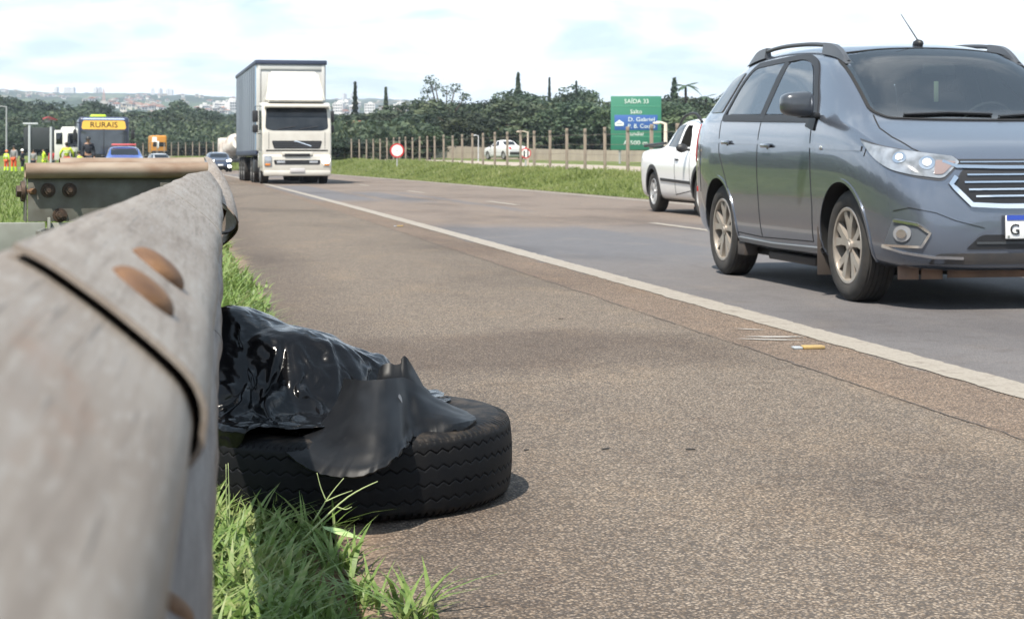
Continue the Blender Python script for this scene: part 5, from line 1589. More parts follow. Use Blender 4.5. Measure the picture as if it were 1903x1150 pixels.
# ------------------------------------------------------------------ curtain-sided lorry
def make_lorry():
    p = at(552, 300, 61.5)
    root = thing('lorry', 'white cab lorry with a grey curtain-sided trailer driving towards the camera', 'lorry', (p.x, p.y, 0), math.pi + R(2.1))
    WH = pm('lorry_white', (0.53, 0.505, 0.455), 0.35, coat=0.5, var=(2.5, 0.6, (0.43, 0.40, 0.35)))
    GR = pm('curtain_grey', (0.20, 0.23, 0.275), 0.5, var=(1.2, 0.5, (0.165, 0.19, 0.235)), bump=(3, 0.3, 0.05), stretch=(1, 2.0, 0.15))
    NAVY = pm('navy_top_rail', (0.03, 0.04, 0.075), 0.5)
    OFFW = pm('trailer_white', (0.44, 0.44, 0.43), 0.45, var=(2, 0.4, (0.5, 0.5, 0.48)))
    # cab shell: loft of rounded rectangles from front to back
    pr = [(0.58, 0.0), (1.20, 0.0), (1.85, -0.02), (2.45, -0.14), (2.78, -0.26), (2.93, -0.55), (2.96, -1.9), (0.58, -1.9)]
    bm = bmesh.new()
    L_ = [bm.verts.new((-1.235, y, z)) for z, y in pr]; R_ = [bm.verts.new((1.235, y, z)) for z, y in pr]; n = len(pr)
    for k in range(n): bm.faces.new((L_[k], L_[(k + 1) % n], R_[(k + 1) % n], R_[k]))
    bm.faces.new(L_[::-1]); bm.faces.new(R_)
    bmesh.ops.recalc_face_normals(bm, faces=bm.faces[:])
    bmesh.ops.bevel(bm, geom=[e for e in bm.edges], offset=0.09, segments=4, affect='EDGES', profile=0.6)
    me = bpy.data.meshes.new('cab'); bm.to_mesh(me); bm.free(); finish(me, WH, 40); cab = link('cab', me, root)
    bvh = BVHTree.FromObject(cab, bpy.context.evaluated_depsgraph_get())
    patch('windscreen', bvh, [(-1.12, 1.98), (-0.9, 1.91), (0.9, 1.91), (1.12, 1.98), (1.08, 2.72), (-1.08, 2.72)], P_front, pm('lorry_windscreen', (0.012, 0.015, 0.02), 0.06, spec=0.35, var=(1.4, 0.8, (0.04, 0.045, 0.05))), root, 0.008, r=0.09, rings=5)
    MB().box((0, -0.10, 2.78), (2.3, 0.30, 0.10), 0.03).build('sun_visor', WH, root)
    patch('grille', bvh, [(-0.82, 1.27), (0.82, 1.27), (0.90, 1.55), (-0.90, 1.55)], P_front, BLACKP, root, 0.012, r=0.06, rings=3)
    for z in (1.34, 1.41, 1.48): strip('grille_bar', bvh, [(-0.80, z), (0.80, z)], 0.018, P_front, pm('dark_bar', (0.05, 0.05, 0.055), 0.35), root, 0.02, 0.01)
    strip('grille_bar', bvh, [(-0.5, 1.36), (0.0, 1.53), (0.1, 1.53)], 0.03, P_front, CHROME, root, 0.024, 0.01)
    strip('panel_gap', bvh, [(-1.1, 1.20), (1.1, 1.20)], 0.05, P_front, SEAM, root, 0.006, 0.006)
    strip('panel_gap', bvh, [(-1.0, 1.86), (-1.0, 1.25)], 0.015, P_front, SEAM, root, 0.005, 0.006, mirror=True)
    for (a, b) in (((0.7, 1.96), (0.05, 2.06)), ((-0.1, 1.96), (-0.75, 2.06))): strip('wiper', bvh, [a, b], 0.03, P_front, BLACKP, root, 0.03, 0.02)
    # bumper in two tiers
    mb = MB(); mb.box((0, -0.08, 0.72), (2.46, 0.36, 0.66), 0.08, seg=3); mb.box((0, -0.05, 0.40), (2.40, 0.34, 0.22), 0.06); mb.box((0, -0.02, 1.08), (1.1, 0.3, 0.14), 0.03)
    bp = mb.build('bumper', WH, root)
    bb = BVHTree.FromObject(bp, bpy.context.evaluated_depsgraph_get())
    patch('bumper_slot', bb, [(-0.80, 0.70), (0.80, 0.70), (0.84, 0.86), (-0.84, 0.86)], P_front, BLACKP, root, 0.01, r=0.04, rings=3)
    for s in (1, -1):
        MB().box((s * 0.58, 0.118, 0.785), (0.30, 0.02, 0.09), 0.008).build('fog_lamp', LAMPG, root)
    MB().box((-0.30 + 0.3, 0.13, 1.04), (0.9, 0.02, 0.10), 0.01).build('lower_grille', BLACKP, root)
    for s in (1, -1):
        h = MB().box((s * 1.04, 0.112, 0.83), (0.26, 0.03, 0.36), 0.03).build('headlamp', LAMPG if s > 0 else pm('lamp_white', (0.7, 0.68, 0.62), 0.2), root)
        if s < 0: MB().sphere((s * 1.02, 0.125, 0.86), 0.14, 2, (1.0, 0.25, 1.0)).build('lit_lamp', LIT, h, 60)
        MB().box((s * 1.05, 0.130, 0.70), (0.18, 0.012, 0.07), 0.004).build('indicator', AMBER, h)
    MB().box((0, 0.14, 0.50), (0.52, 0.02, 0.14), 0.004).build('number_plate', pm('plate_grey', (0.5, 0.48, 0.48), 0.5), root)
    # doors, side windows, steps
    for s in (1, -1):
        patch('side_window', bvh, [(-0.35, 1.95), (-1.35, 1.95), (-1.35, 2.65), (-0.55, 2.65)], P_side(s), GLASS, root, 0.008, r=0.08, rings=3)
        strip('panel_gap', bvh, [(-0.28, 2.6), (-0.22, 1.2), (-1.45, 1.2), (-1.45, 2.75)], 0.02, P_side(s), SEAM, root, 0.004, 0.006)
        mx = 1.46 if s > 0 else 1.30
        mb = MB(); mb.box((s * mx, -0.30, 2.42), (0.20 if s > 0 else 0.12, 0.12, 0.42), 0.04); mb.box((s * mx, -0.30, 1.98), (0.20 if s > 0 else 0.12, 0.12, 0.28), 0.04)
        mb.tube([(s * 1.22, -0.35, 2.78), (s * mx, -0.32, 2.78), (s * mx, -0.30, 1.80), (s * 1.22, -0.30, 1.80)], 0.018, 6)
        mb.build('door_mirror', BLACKP, root, 40)
        mb = MB(); mb.box((s * 1.16, -1.35, 1.15), (0.16, 1.1, 0.16), 0.04); mb.box((s * 1.17, -0.75, 0.78), (0.14, 0.16, 0.62), 0.03); mb.box((s * 1.17, -1.95, 0.85), (0.14, 0.14, 0.55), 0.03)
        mb.build('mudguard', WH, root)
    # wind deflector on the roof
    pr2 = [(-0.35, 2.94, 1.06), (-0.62, 3.35, 1.0), (-1.05, 3.86, 0.92), (-1.35, 4.08, 0.88), (-1.9, 4.12, 0.88), (-1.9, 2.94, 1.10)]
    bm = bmesh.new(); A = [bm.verts.new((-w, y, z)) for y, z, w in pr2]; B = [bm.verts.new((w, y, z)) for y, z, w in pr2]; n = len(pr2)
    for k in range(n): bm.faces.new((A[k], A[(k + 1) % n], B[(k + 1) % n], B[k]))
    bm.faces.new(A[::-1]); bm.faces.new(B); bmesh.ops.recalc_face_normals(bm, faces=bm.faces[:])
    bmesh.ops.bevel(bm, geom=bm.edges[:], offset=0.08, segments=3, affect='EDGES')
    me = bpy.data.meshes.new('wind_deflector'); bm.to_mesh(me); bm.free(); finish(me, WH, 45); link('wind_deflector', me, root)
    # trailer
    x = 1.30
    mb = MB(); mb.box((0, -2.30, 2.82), (2.56, 0.10, 3.22), 0.02)
    for s in (1, -1): mb.box((s * 1.18, -2.235, 2.80), (0.12, 0.06, 3.2), 0.02)
    mb.box((0, -2.235, 4.28), (2.3, 0.05, 0.16), 0.01)
    mb.build('front_wall', OFFW, root)
    mb = MB(); mb.box((0, -2.28, 4.47), (2.64, 0.22, 0.16), 0.02)
    for s in (1, -1): mb.box((s * 1.28, -8.2, 4.47), (0.08, 11.7, 0.15), 0.02)
    mb.build('top_rail', NAVY, root)
    MB().box((0, -8.2, 4.50), (2.5, 11.6, 0.05), 0.01).build('roof', OFFW, root)
    for s in (1, -1):
        m_, n_ = 90, 12; P = np.zeros((m_, n_, 3))
        for i in range(m_):
            for j in range(n_):
                yv = -2.42 - 11.5 * i / (m_ - 1); zv = 1.22 + 3.17 * j / (n_ - 1)
                P[i, j] = (s * (1.285 + 0.012 * math.sin(i * 0.9) + 0.01 * noise.noise((yv * 0.7, zv * 0.5, 1))), yv, zv)
        V, F = solidify(P, 0.01 * s); mesh_np('curtain', V, F, GR, root, 60)
        for k in range(11): MB().box((s * 1.312, -3.3 - 1.02 * k, 2.75), (0.008, 0.05, 3.15), 0.002).build('strap', NAVY, root)
        MB().box((s * 1.27, -2.50, 2.8), (0.05, 0.20, 3.1), 0.01).build('curtain_edge', pm('curtain_blue', (0.16, 0.32, 0.52), 0.5), root)
        MB().box((s * 1.26, -8.2, 1.14), (0.08, 11.6, 0.20), 0.02).build('side_rail', NAVY, root)
    MB().box((0, -13.95, 2.8), (2.56, 0.1, 3.3), 0.02).build('rear_door', OFFW, root)
    mb = MB(); mb.box((0, -8.2, 1.10), (2.4, 11.6, 0.16), 0.02); mb.box((0.4, -7.2, 0.85), (0.16, 13.4, 0.3), 0.02); mb.box((-0.4, -7.2, 0.85), (0.16, 13.4, 0.3), 0.02)
    mb.box((0.0, -3.2, 0.7), (0.9, 1.6, 0.5), 0.05); mb.box((0, -0.9, 0.5), (0.8, 0.7, 0.5), 0.1)
    for s in (1, -1): mb.box((s * 0.95, -7.4, 0.75), (0.16, 0.16, 0.9), 0.02); mb.box((s * 1.1, -3.3, 0.62), (0.4, 1.0, 0.5), 0.06)
    mb.build('chassis', BLACKP, root)
    RIMD = pm('truck_rim_dark', (0.10, 0.10, 0.10), 0.5)
    for y in (-1.35, -4.6, -5.9, -10.2, -11.5, -12.8):
        for s in (1, -1): wheel(root, s * 1.22, y, 0.50, 0.29 if y > -2 else 0.56, s, 0.28, rim_mat=RIMD, n=32, lite=True)


make_lorry()


# ------------------------------------------------------------------ bus and other far vehicles
def make_bus():
    p = at(193, 300, 87)
    root = thing('bus', 'dark blue bus with a yellow RURAIS sign over its windscreen, parked on the verge', 'bus', (p.x, p.y, 0), math.pi + R(4.6))
    BL = pm('bus_dark_blue', (0.022, 0.027, 0.062), 0.35, coat=0.5)
    LIME = pm('lime_green_paint', (0.40, 0.60, 0.03), 0.45)
    mb = MB(); mb.box((0, -5.5, 1.70), (2.5, 11.0, 2.70), 0.18, seg=4); body = mb.build('body', BL, root)
    bvh = BVHTree.FromObject(body, bpy.context.evaluated_depsgraph_get())
    patch('windscreen', bvh, [(-1.15, 1.18), (1.15, 1.18), (1.14, 2.36), (-1.14, 2.36)], P_front, pm('bus_windscreen', (0.05, 0.058, 0.068), 0.08, spec=0.9, var=(1.6, 0.8, (0.02, 0.024, 0.03))), root, 0.01, r=0.12)
    MB().box((0, 0.014, 1.82), (0.03, 0.02, 1.26), 0.004).build('windscreen_bar', BLACKP, root)
    d = patch('destination_sign', bvh, [(-1.10, 2.42), (1.10, 2.42), (1.04, 2.86), (-1.04, 2.86)], P_front, pm('sign_yellow', (0.72, 0.42, 0.07), 0.5, emit=((0.72, 0.42, 0.07), 0.12)), root, 0.012, r=0.12)[0]
    text_mesh('sign_lettering', 'RURAIS', 0.40, INK, d, Matrix.Translation((0, 0.02, 2.64)) @ Matrix.Rotation(math.pi, 4, 'Z') @ FACE_CAM, 0.004, xs=1.05)
    patch('front_band', bvh, [(-1.15, 0.95), (1.15, 0.95), (1.15, 1.16), (-1.15, 1.16)], P_front, BLACKP, root, 0.012, r=0.04, rings=3)
    MB().box((0, 0.02, 0.66), (2.42, 0.16, 0.44), 0.05).build('bumper', LIME, root)
    for s in (1, -1):
        MB().box((s * 0.95, 0.09, 0.78), (0.34, 0.05, 0.16), 0.03).build('headlamp', LAMPG, root)
        mb = MB(); mb.box((s * 1.42, 0.20, 2.15), (0.18, 0.12, 0.50), 0.04); mb.tube([(s * 1.15, -0.05, 2.75), (s * 1.40, 0.20, 2.75), (s * 1.42, 0.20, 2.40)], 0.025, 6)
        mb.build('mirror', BLACKP, root, 40)
        for y0 in np.arange(-2.1, -10.5, -1.45):
            patch('side_window', bvh, [(y0, 1.45), (y0 - 1.35, 1.45), (y0 - 1.35, 2.5), (y0, 2.5)], P_side(s), GLASS, root, 0.008, r=0.08, rings=2)
        for y in (-2.3, -8.0): wheel(root, s * 1.22, y, 0.48, 0.29, s, 0.27, rim_mat=pm('bus_rim', (0.3, 0.3, 0.3), 0.5), n=28, lite=True)
    patch('front_door', bvh, [(-0.45, 0.55), (-1.55, 0.55), (-1.55, 2.6), (-0.45, 2.6)], P_side(1), pm('door_grey', (0.25, 0.26, 0.28), 0.4), root, 0.01, r=0.05, rings=3)
    patch('roof_edge', bvh, [(-1.05, 2.91), (1.05, 2.91), (0.98, 2.98), (-0.98, 2.98)], P_front, pm('pale_blue', (0.35, 0.42, 0.6), 0.4), root, 0.008, r=0.02, rings=2)
    MB().box((0.25, -1.2, 3.09), (0.8, 0.9, 0.20), 0.09, seg=3).build('roof_hatch', LIME, root)


make_bus()


def make_box_truck():
    p = at(155, 300, 98)
    root = thing('box_truck', 'white truck standing half hidden behind the bus, cab door open', 'truck', (p.x, p.y, 0), math.pi + R(5))
    W_ = pm('dull_white', (0.68, 0.68, 0.64), 0.45)
    mb = MB(); mb.box((0, -0.9, 1.75), (2.1, 1.8, 1.75), 0.12, seg=3); cab = mb.build('cab', W_, root)
    bvh = BVHTree.FromObject(cab, bpy.context.evaluated_depsgraph_get())
    patch('windscreen', bvh, [(-0.9, 1.62), (0.9, 1.62), (0.86, 2.4), (-0.86, 2.4)], P_front, GLASS, root, 0.01, r=0.08, rings=3)
    patch('grille', bvh, [(-0.7, 1.05), (0.7, 1.05), (0.7, 1.35), (-0.7, 1.35)], P_front, BLACKP, root, 0.01, r=0.04, rings=2)
    dr = MB().box((1.33, -0.25, 1.72), (0.52, 0.06, 1.7), 0.03).build('door', W_, root)
    MB().box((1.33, -0.212, 2.1), (0.36, 0.02, 0.65), 0.01).build('door_window', GLASS, dr)
    MB().box((0, 0.0, 0.72), (2.1, 0.24, 0.34), 0.05).build('bumper', W_, root)
    MB().box((0, -4.4, 1.85), (2.3, 4.8, 1.9), 0.04).build('box_body', W_, root)
    mb = MB(); mb.box((0, -3.2, 0.8), (0.9, 6.4, 0.25), 0.02); mb.build('chassis', BLACKP, root)
    for y in (-0.9, -5.2):
        for s in (1, -1): wheel(root, s * 1.03, y, 0.42, 0.26, s, 0.24, rim_mat=ALLOYW, n=24, lite=True)
    for s in (1, -1): MB().box((s * 0.85, 0.0, 1.0), (0.3, 0.06, 0.18), 0.03).build('headlamp', LAMPG, root)


make_box_truck()


def make_orange_van():
    p = at(296, 300, 245)
    root = thing('orange_van', 'orange and white service van behind the small silver car', 'van', (p.x, p.y, gzf(p.x, p.y)), math.pi + R(7))
    OR = pm('orange_paint', (0.48, 0.20, 0.02), 0.45)
    mb = MB(); mb.box((0, -2.5, 1.72), (2.15, 5.0, 2.5), 0.22, seg=4); b = mb.build('body', OR, root)
    bvh = BVHTree.FromObject(b, bpy.context.evaluated_depsgraph_get())
    patch('windscreen', bvh, [(-0.9, 1.35), (0.9, 1.35), (0.86, 2.0), (-0.86, 2.0)], P_front, GLASS, root, 0.01, r=0.1, rings=3)
    patch('white_panel', bvh, [(0.35, 2.05), (1.0, 2.05), (0.95, 2.75), (0.35, 2.75)], P_front, WHITEP, root, 0.01, r=0.05, rings=3)
    MB().box((0.22, 0.04, 1.65), (0.34, 0.06, 1.0), 0.03).build('white_post', WHITEP, root)
    MB().box((0, 0.02, 0.6), (2.1, 0.2, 0.34), 0.05).build('bumper', BLACKP, root)
    for y in (-0.9, -4.1):
        for s in (1, -1): wheel(root, s * 1.03, y, 0.36, 0.22, s, 0.22, rim_mat=ALLOYW, n=24, lite=True)


make_orange_van()


def make_mixer():
    p = at(440, 300, 150)
    root = thing('mixer_truck', 'dirty white concrete mixer truck seen behind the lorry trailer', 'truck', (p.x, p.y, 0), R(6))
    DW = pm('cement_stained_white', (0.66, 0.63, 0.58), 0.6, var=(1.1, 0.95, (0.26, 0.19, 0.145)))
    mb = MB(); M = Matrix.Translation((0, 0.3, 1.9)) @ Matrix.Rotation(R(72), 4, 'Z') @ Matrix.Rotation(R(-14), 4, 'Y')
    mb.lathe([(0.02, -2.1), (0.55, -2.1), (0.8, -1.6), (1.15, -0.4), (1.18, 0.5), (0.9, 1.5), (0.62, 2.1), (0.02, 2.1)], Matrix.Translation((0, 0.3, 1.95)) @ Matrix.Rotation(R(-90), 4, 'Z') @ Matrix.Rotation(R(-13), 4, 'Y'), 28)
    mb.build('drum', DW, root)
    mb = MB(); mb.prism([(-0.45, 2.9), (0.45, 2.9), (0.22, 2.3), (-0.22, 2.3)], lambda u, v, d: (u, d, v), -2.2, -1.7); mb.box((0, -2.45, 1.5), (0.4, 0.16, 1.5), 0.03, Matrix.Rotation(R(24), 4, 'X'))
    mb.build('chute', DW, root)
    MB().box((0, 3.4, 1.85), (2.3, 1.7, 2.0), 0.12, seg=3).build('cab', DW, root)
    mb = MB(); mb.box((0, 0.4, 0.85), (0.9, 7.2, 0.3), 0.03); mb.box((0.95, -2.6, 0.75), (0.4, 0.06, 0.5), 0.01); mb.box((-0.95, -2.6, 0.75), (0.4, 0.06, 0.5), 0.01); mb.build('chassis', BLACKP, root)
    for y in (3.2, -0.6, -1.8):
        for s in (1, -1): wheel(root, s * 1.15, y, 0.5, 0.28, s, 0.28, rim_mat=DW, n=24, lite=True)


make_mixer()

# ------------------------------------------------------------------ people on the verge
HIVIS = pm('hi_vis_yellow', (0.48, 0.66, 0.03), 0.6, emit=None)
ORNG = pm('orange_red_cloth', (0.62, 0.075, 0.02), 0.75)
GREYC = pm('grey_cloth', (0.20, 0.20, 0.20), 0.85)
DKC = pm('dark_navy_cloth', (0.012, 0.014, 0.022), 0.8)
BAND = pm('silver_band', (0.6, 0.62, 0.6), 0.35)
REDC = pm('red_cloth', (0.42, 0.025, 0.03), 0.8)


def put(label, px, py_feet, Z, rz, **kw):
    p = at(px, py_feet, Z); return person(label, (p.x, p.y, gzf(p.x, p.y)), rz, **kw)


put('worker in orange helmet, yellow hi-vis jacket and red trousers at the far left', 12, 320, 136, R(-30), top=HIVIS, legs=ORNG, low=HIVIS, hat=pm('orange_helmet', (0.7, 0.16, 0.03), 0.4), h=1.66, band=BAND)
put('tall bareheaded person in grey shirt, red trousers and yellow gaiters', 26, 326, 124, R(150), top=GREYC, legs=ORNG, low=HIVIS, h=1.92)
put('person in dark clothes and white helmet beside the signboard post', 42, 323, 130, R(60), top=DKC, legs=DKC, low=HIVIS, hat=pm('white_helmet', (0.8, 0.8, 0.8), 0.4), h=1.70, armR=((0.33, 0.18, 1.10), (0.30, 0.36, 1.0)))
put('person in a grey jacket standing right of the signboard post', 62, 320, 118, R(170), top=GREYC, legs=DKC, h=1.62)
put('worker in yellow hi-vis with one arm raised to the head', 83, 320, 116, R(120), top=HIVIS, legs=HIVIS, h=1.60, armL=((-0.36, 0.12, 1.40), (-0.14, 0.10, 1.60)), lean=0.12)
put('person in black trousers and a red shirt below the signboard', 97, 320, 116, R(200), top=REDC, legs=DKC, h=1.62)
put('bulky worker in yellow hi-vis seen from behind, next to the bus door', 124, 322, 96, R(5), top=HIVIS, legs=ORNG, h=1.86, band=BAND, armR=((0.34, 0.02, 1.15), (0.36, 0.14, 0.92)), armL=((-0.32, 0.05, 1.16), (-0.30, 0.2, 0.95)))
put('worker in yellow hi-vis bending down in front of the bus', 154, 324, 84, R(60), top=HIVIS, legs=HIVIS, h=1.6, crouch=0.3, lean=0.35)
put('person in a black uniform and cap standing before the bus windscreen', 164, 326, 82, R(190), top=DKC, legs=DKC, hat=INK, h=1.98)


# ------------------------------------------------------------------ signs, fence, wall on the right
def sign_frame(px, py, Z):
    """local frame of a sign that faces the road users: x right, z up"""
    return at(px, py, Z)


def make_exit_sign():
    Z = 102; s = Z / FPX; p = at(1182, 299, Z)
    root = thing('road_sign', 'big green motorway exit sign with a blue panel, standing beyond the fence', 'road sign', (p.x, p.y, 0), -YAW)
    GREEN = pm('sign_green', (0.028, 0.165, 0.105), 0.55, var=(0.8, 0.4, (0.035, 0.19, 0.12)))
    BLUE = pm('sign_blue', (0.03, 0.095, 0.30), 0.55); SW = pm('sign_white', (0.62, 0.68, 0.64), 0.5); GL = pm('sign_line', (0.10, 0.32, 0.21), 0.5)
    x = lambda q: (q - 1182) * s; z = lambda q: CAMH + (HY - q) * s
    w, z1, z0 = x(1229) - x(1135), z(179), z(279)
    pan = MB().box(((x(1135) + x(1229)) / 2, 0, (z0 + z1) / 2), (w, 0.06, z1 - z0), 0.02).build('panel', GREEN, root)
    bl = MB().box(((x(1142) + x(1222)) / 2, -0.036, (z(214) + z(242)) / 2), (x(1222) - x(1142), 0.012, z(214) - z(242)), 0.004).build('blue_panel', BLUE, root)
    for q in (198, 254): MB().box((0, -0.036, z(q)), (w * 0.96, 0.012, 0.03), 0).build('divider', GL, pan)
    T = lambda px, py: Matrix.Translation((x(px), -0.045, z(py))) @ FACE_CAM
    text_mesh('sign_lettering', 'SA\u00cdDA 33', 0.36, SW, pan, T(1183, 189), 0.006)
    text_mesh('sign_lettering', 'Salto', 0.36, SW, pan, T(1182, 208), 0.006)
    text_mesh('sign_lettering', 'D. Gabriel', 0.34, SW, bl, T(1192, 222.5), 0.006, xs=1.12)
    text_mesh('sign_lettering', 'P. B. Couto', 0.34, SW, bl, T(1192, 235), 0.006, xs=1.02)
    text_mesh('sign_lettering', 'Jundia\u00ed', 0.34, SW, pan, T(1182, 249), 0.006)
    text_mesh('sign_lettering', 'A 500 m', 0.36, SW, pan, T(1181, 266), 0.006, xs=1.15)
    # pale shield emblem
    sh = [(-0.25, -0.17), (0.25, -0.17), (0.27, 0.02), (0.12, 0.10), (0.0, 0.20), (-0.12, 0.10), (-0.27, 0.02)]
    MB().prism(sh, lambda u, v, d: (x(1151) + u, d, z(229) + v), -0.058, -0.044).build('emblem', SW, bl)
    MB().box((x(1151), -0.062, z(230)), (0.34, 0.006, 0.07), 0).build('emblem_bar', pm('emblem_grey', (0.35, 0.38, 0.45), 0.5), bl)
    for q in (1152, 1212): MB().cyl((x(q), 0.10, -0.1), (x(q), 0.10, z1 - 0.2), 0.07, n=10).build('post', pm('sign_post', (0.3, 0.3, 0.29), 0.6), root)


make_exit_sign()


def round_sign(px, py, Z, r, label, draw):
    p = at(px, py, Z); root = thing('speed_sign', label, 'road sign', (p.x, p.y, 0), -YAW + 0.1); gz0 = gzf(p.x, p.y)
    RW = pm('sign_face_white', (0.72, 0.72, 0.70), 0.5); RR = pm('sign_red', (0.50, 0.025, 0.03), 0.5)
    zc = p.z
    MB().cyl((0, 0.0, zc), (0, -0.012, zc), r, n=32).build('rim', RR, root)
    f = MB().cyl((0, -0.013, zc), (0, -0.018, zc), r * 0.78, n=32).build('face', RW, root)
    draw(f, zc, r)
    MB().cyl((0, 0.045, gz0 - 0.1), (0, 0.045, zc + r * 0.8), 0.04, n=8).build('post', pm('galv_post', (0.35, 0.35, 0.34), 0.6), root)
    return root


round_sign(738, 280, 96, 0.40, 'round white traffic sign with red rim in the grass left of the concrete wall',
           lambda f, zc, r: MB().box((0, -0.021, zc), (0.14, 0.004, 0.05), 0).build('mark', pm('faded_mark', (0.45, 0.42, 0.38), 0.6), f))


def two_bars(f, zc, r):
    mb = MB(); mb.box((-0.07, -0.021, zc - 0.03), (0.07, 0.004, 0.28), 0); mb.box((0.10, -0.021, zc), (0.06, 0.004, 0.36), 0); mb.build('black_bars', INK, f)


round_sign(977, 285, 80, 0.245, 'small round red-rimmed sign with black bars, right of the far white pickup', two_bars)


def make_fence():
    root = thing('fence', 'long row of pale concrete fence posts along the top of the grassy bank', 'fence', (0, 0, 0))
    CON = pm('weathered_concrete_post', (0.27, 0.22, 0.175), 0.85, var=(3, 0.6, (0.19, 0.155, 0.125)))
    proto = None; tops = []
    b = 26.0; k = 0
    while b < 214 and k < 96:
        x = 14.5 + float(off(b)); z = gzf(x, b)
        h = 1.62 + 0.1 * noise.noise((b, 3.3, 1)); jx = 0.06 * noise.noise((b * 3, 1, 1))
        if proto is None:
            mb = MB(); mb.box((0, 0, 0.70), (0.10, 0.10, 2.0), 0.012); mb.box((-0.015, -0.02, 1.62), (0.085, 0.13, 0.16), 0.02)
            proto = mb.build('post', CON, root); o = proto
        else:
            o = proto.copy(); COL.objects.link(o); o.parent = root
        o.location = (x + jx, b, z + (h - 1.70)); o.rotation_euler = (0.03 * noise.noise((b, 9, 1)), 0.03 * noise.noise((b, 5, 1)), 0.2 * noise.noise((b, 7, 1)))
        tops.append((x + jx, b, z + h)); k += 1
        b += 2.95 if b < 165 else 2.2
    WIRE = pm('rusty_wire', (0.16, 0.13, 0.11), 0.7)
    for d in (0.25, 0.6, 0.95, 1.25):
        MB().tube([(x, y, z - d) for x, y, z in tops], 0.006, 4).build('wire', WIRE, root)


make_fence()


def make_wall():
    CON = pm('cast_concrete', (0.36, 0.305, 0.24), 0.85, var=(0.8, 0.7, (0.24, 0.20, 0.16)), bump=(14, 0.2, 0.02))
    A, B = at(830, 299, 172), at(1235, 299, 112)
    root = thing('concrete_wall', 'long beige concrete retaining wall behind the fence posts', 'wall', (0, 0, 0))
    n = 40; pts = [A.lerp(B, i / (n - 1)) for i in range(n)]
    P = []
    for i, p in enumerate(pts):
        t = i / (n - 1); z0 = gzf(p.x, p.y) - 0.1; zt = 2.30 * (1 - t) ** 1.3 + 1.50 * (1 - (1 - t) ** 1.3)
        d = Vector((-(B - A).y, (B - A).x, 0)).normalized() * (1 if -(B - A).y < 0 else -1)
        nn = Vector(((B - A).y, -(B - A).x, 0)).normalized()
        if nn.y < 0: nn = -nn
        P.append([p.to_3d() * 0 + Vector((p.x, p.y, z0)), Vector((p.x, p.y, zt)) + nn * 0.05, Vector((p.x, p.y, zt)) + nn * 0.35, Vector((p.x, p.y, z0)) + nn * 0.35])
    V = np.array([[list(q) for q in r] for r in P]).reshape(-1, 3)
    F = np.concatenate([grid_faces(n, 4, True), np.array([[0, 1, 2, 3], [(n - 1) * 4 + 3, (n - 1) * 4 + 2, (n - 1) * 4 + 1, (n - 1) * 4]])])
    o = mesh_np('wall_body', V, F, CON, root, 30)
    # grey wing wall at its left end
    e = P[0]; m = pm('grey_concrete', (0.22, 0.225, 0.23), 0.85, var=(1, 0.5, (0.17, 0.175, 0.18)))
    V = np.array([list(e[0] + Vector((-1.0, 2.5, 0))), list(e[1] + Vector((-1.0, 2.5, 0))), list(e[1] + Vector((-0.02, -0.02, 0))), list(e[0] + Vector((2.2, -1.2, 0))), *[list(q + Vector((0.1, 0.3, 0))) for q in (e[0] + Vector((-1.0, 2.5, 0)), e[1] + Vector((-1.0, 2.5, 0)), e[1], e[0] + Vector((2.2, -1.2, 0)))]])
    mesh_np('wing_wall', V, np.array([[0, 1, 2, 3], [7, 6, 5, 4], [0, 4, 5, 1], [1, 5, 6, 2], [2, 6, 7, 3], [3, 7, 4, 0]]), m, root, 30)
    # service road, gravelled
    bs = np.arange(40, 230, 3.0); us = np.array([16.2, 18.0, 19.8, 21.6]); Bb, Uu = np.meshgrid(bs, us, indexing='ij'); X = Uu + off(Bb)
    g = pm('pale_service_road', (0.30, 0.255, 0.205), 0.9, var=(0.5, 0.6, (0.22, 0.185, 0.15)))
    tag(mesh_np('service_road', np.stack([X, Bb, gz(X, Bb) + 0.03], -1).reshape(-1, 3), grid_faces(len(bs), 4)[:, ::-1], g), kind='structure')


make_wall()


def lamp_post(px, Z, top_py, label, arm=-1, col=(0.42, 0.36, 0.29), r=0.06, al=0.5):
    p = at(px, top_py, Z); g0 = gzf(p.x, p.y)
    root = thing('lamp_post', label, 'lamp post', (p.x, p.y, 0), -YAW); m = pm('lamp_post_paint', col, 0.7)
    MB().tube([(0, 0, g0 - 0.1), (0, 0, (g0 + p.z) / 2), (0, 0, p.z)], [r, r * 0.9, r * 0.75], 10).build('pole', m, root)
    a = MB().tube([(0, 0, p.z - 0.04), (arm * al * 0.5, 0, p.z + 0.02), (arm * al, 0, p.z + 0.03)], r * 0.5, 8).build('arm', m, root)
    MB().box((arm * al, 0, p.z), (0.24, 0.14, 0.08), 0.03).build('lamp_head', m, a)


lamp_post(981, 92, 245, 'slim pole with a short arm above the small round sign')
lamp_post(1237, 64, 229, 'pale thick pole with a short arm beside the green exit sign', col=(0.62, 0.56, 0.47), r=0.085, al=0.35)
lamp_post(12, 190, 198, 'tall grey lamp post with an arm at the far left', arm=-1, col=(0.3, 0.31, 0.32), r=0.10, al=1.6)
lamp_post(889, 120, 252, 'thin grey pole among the fence posts left of the far pickup', col=(0.42, 0.43, 0.44), r=0.05, al=0.3)


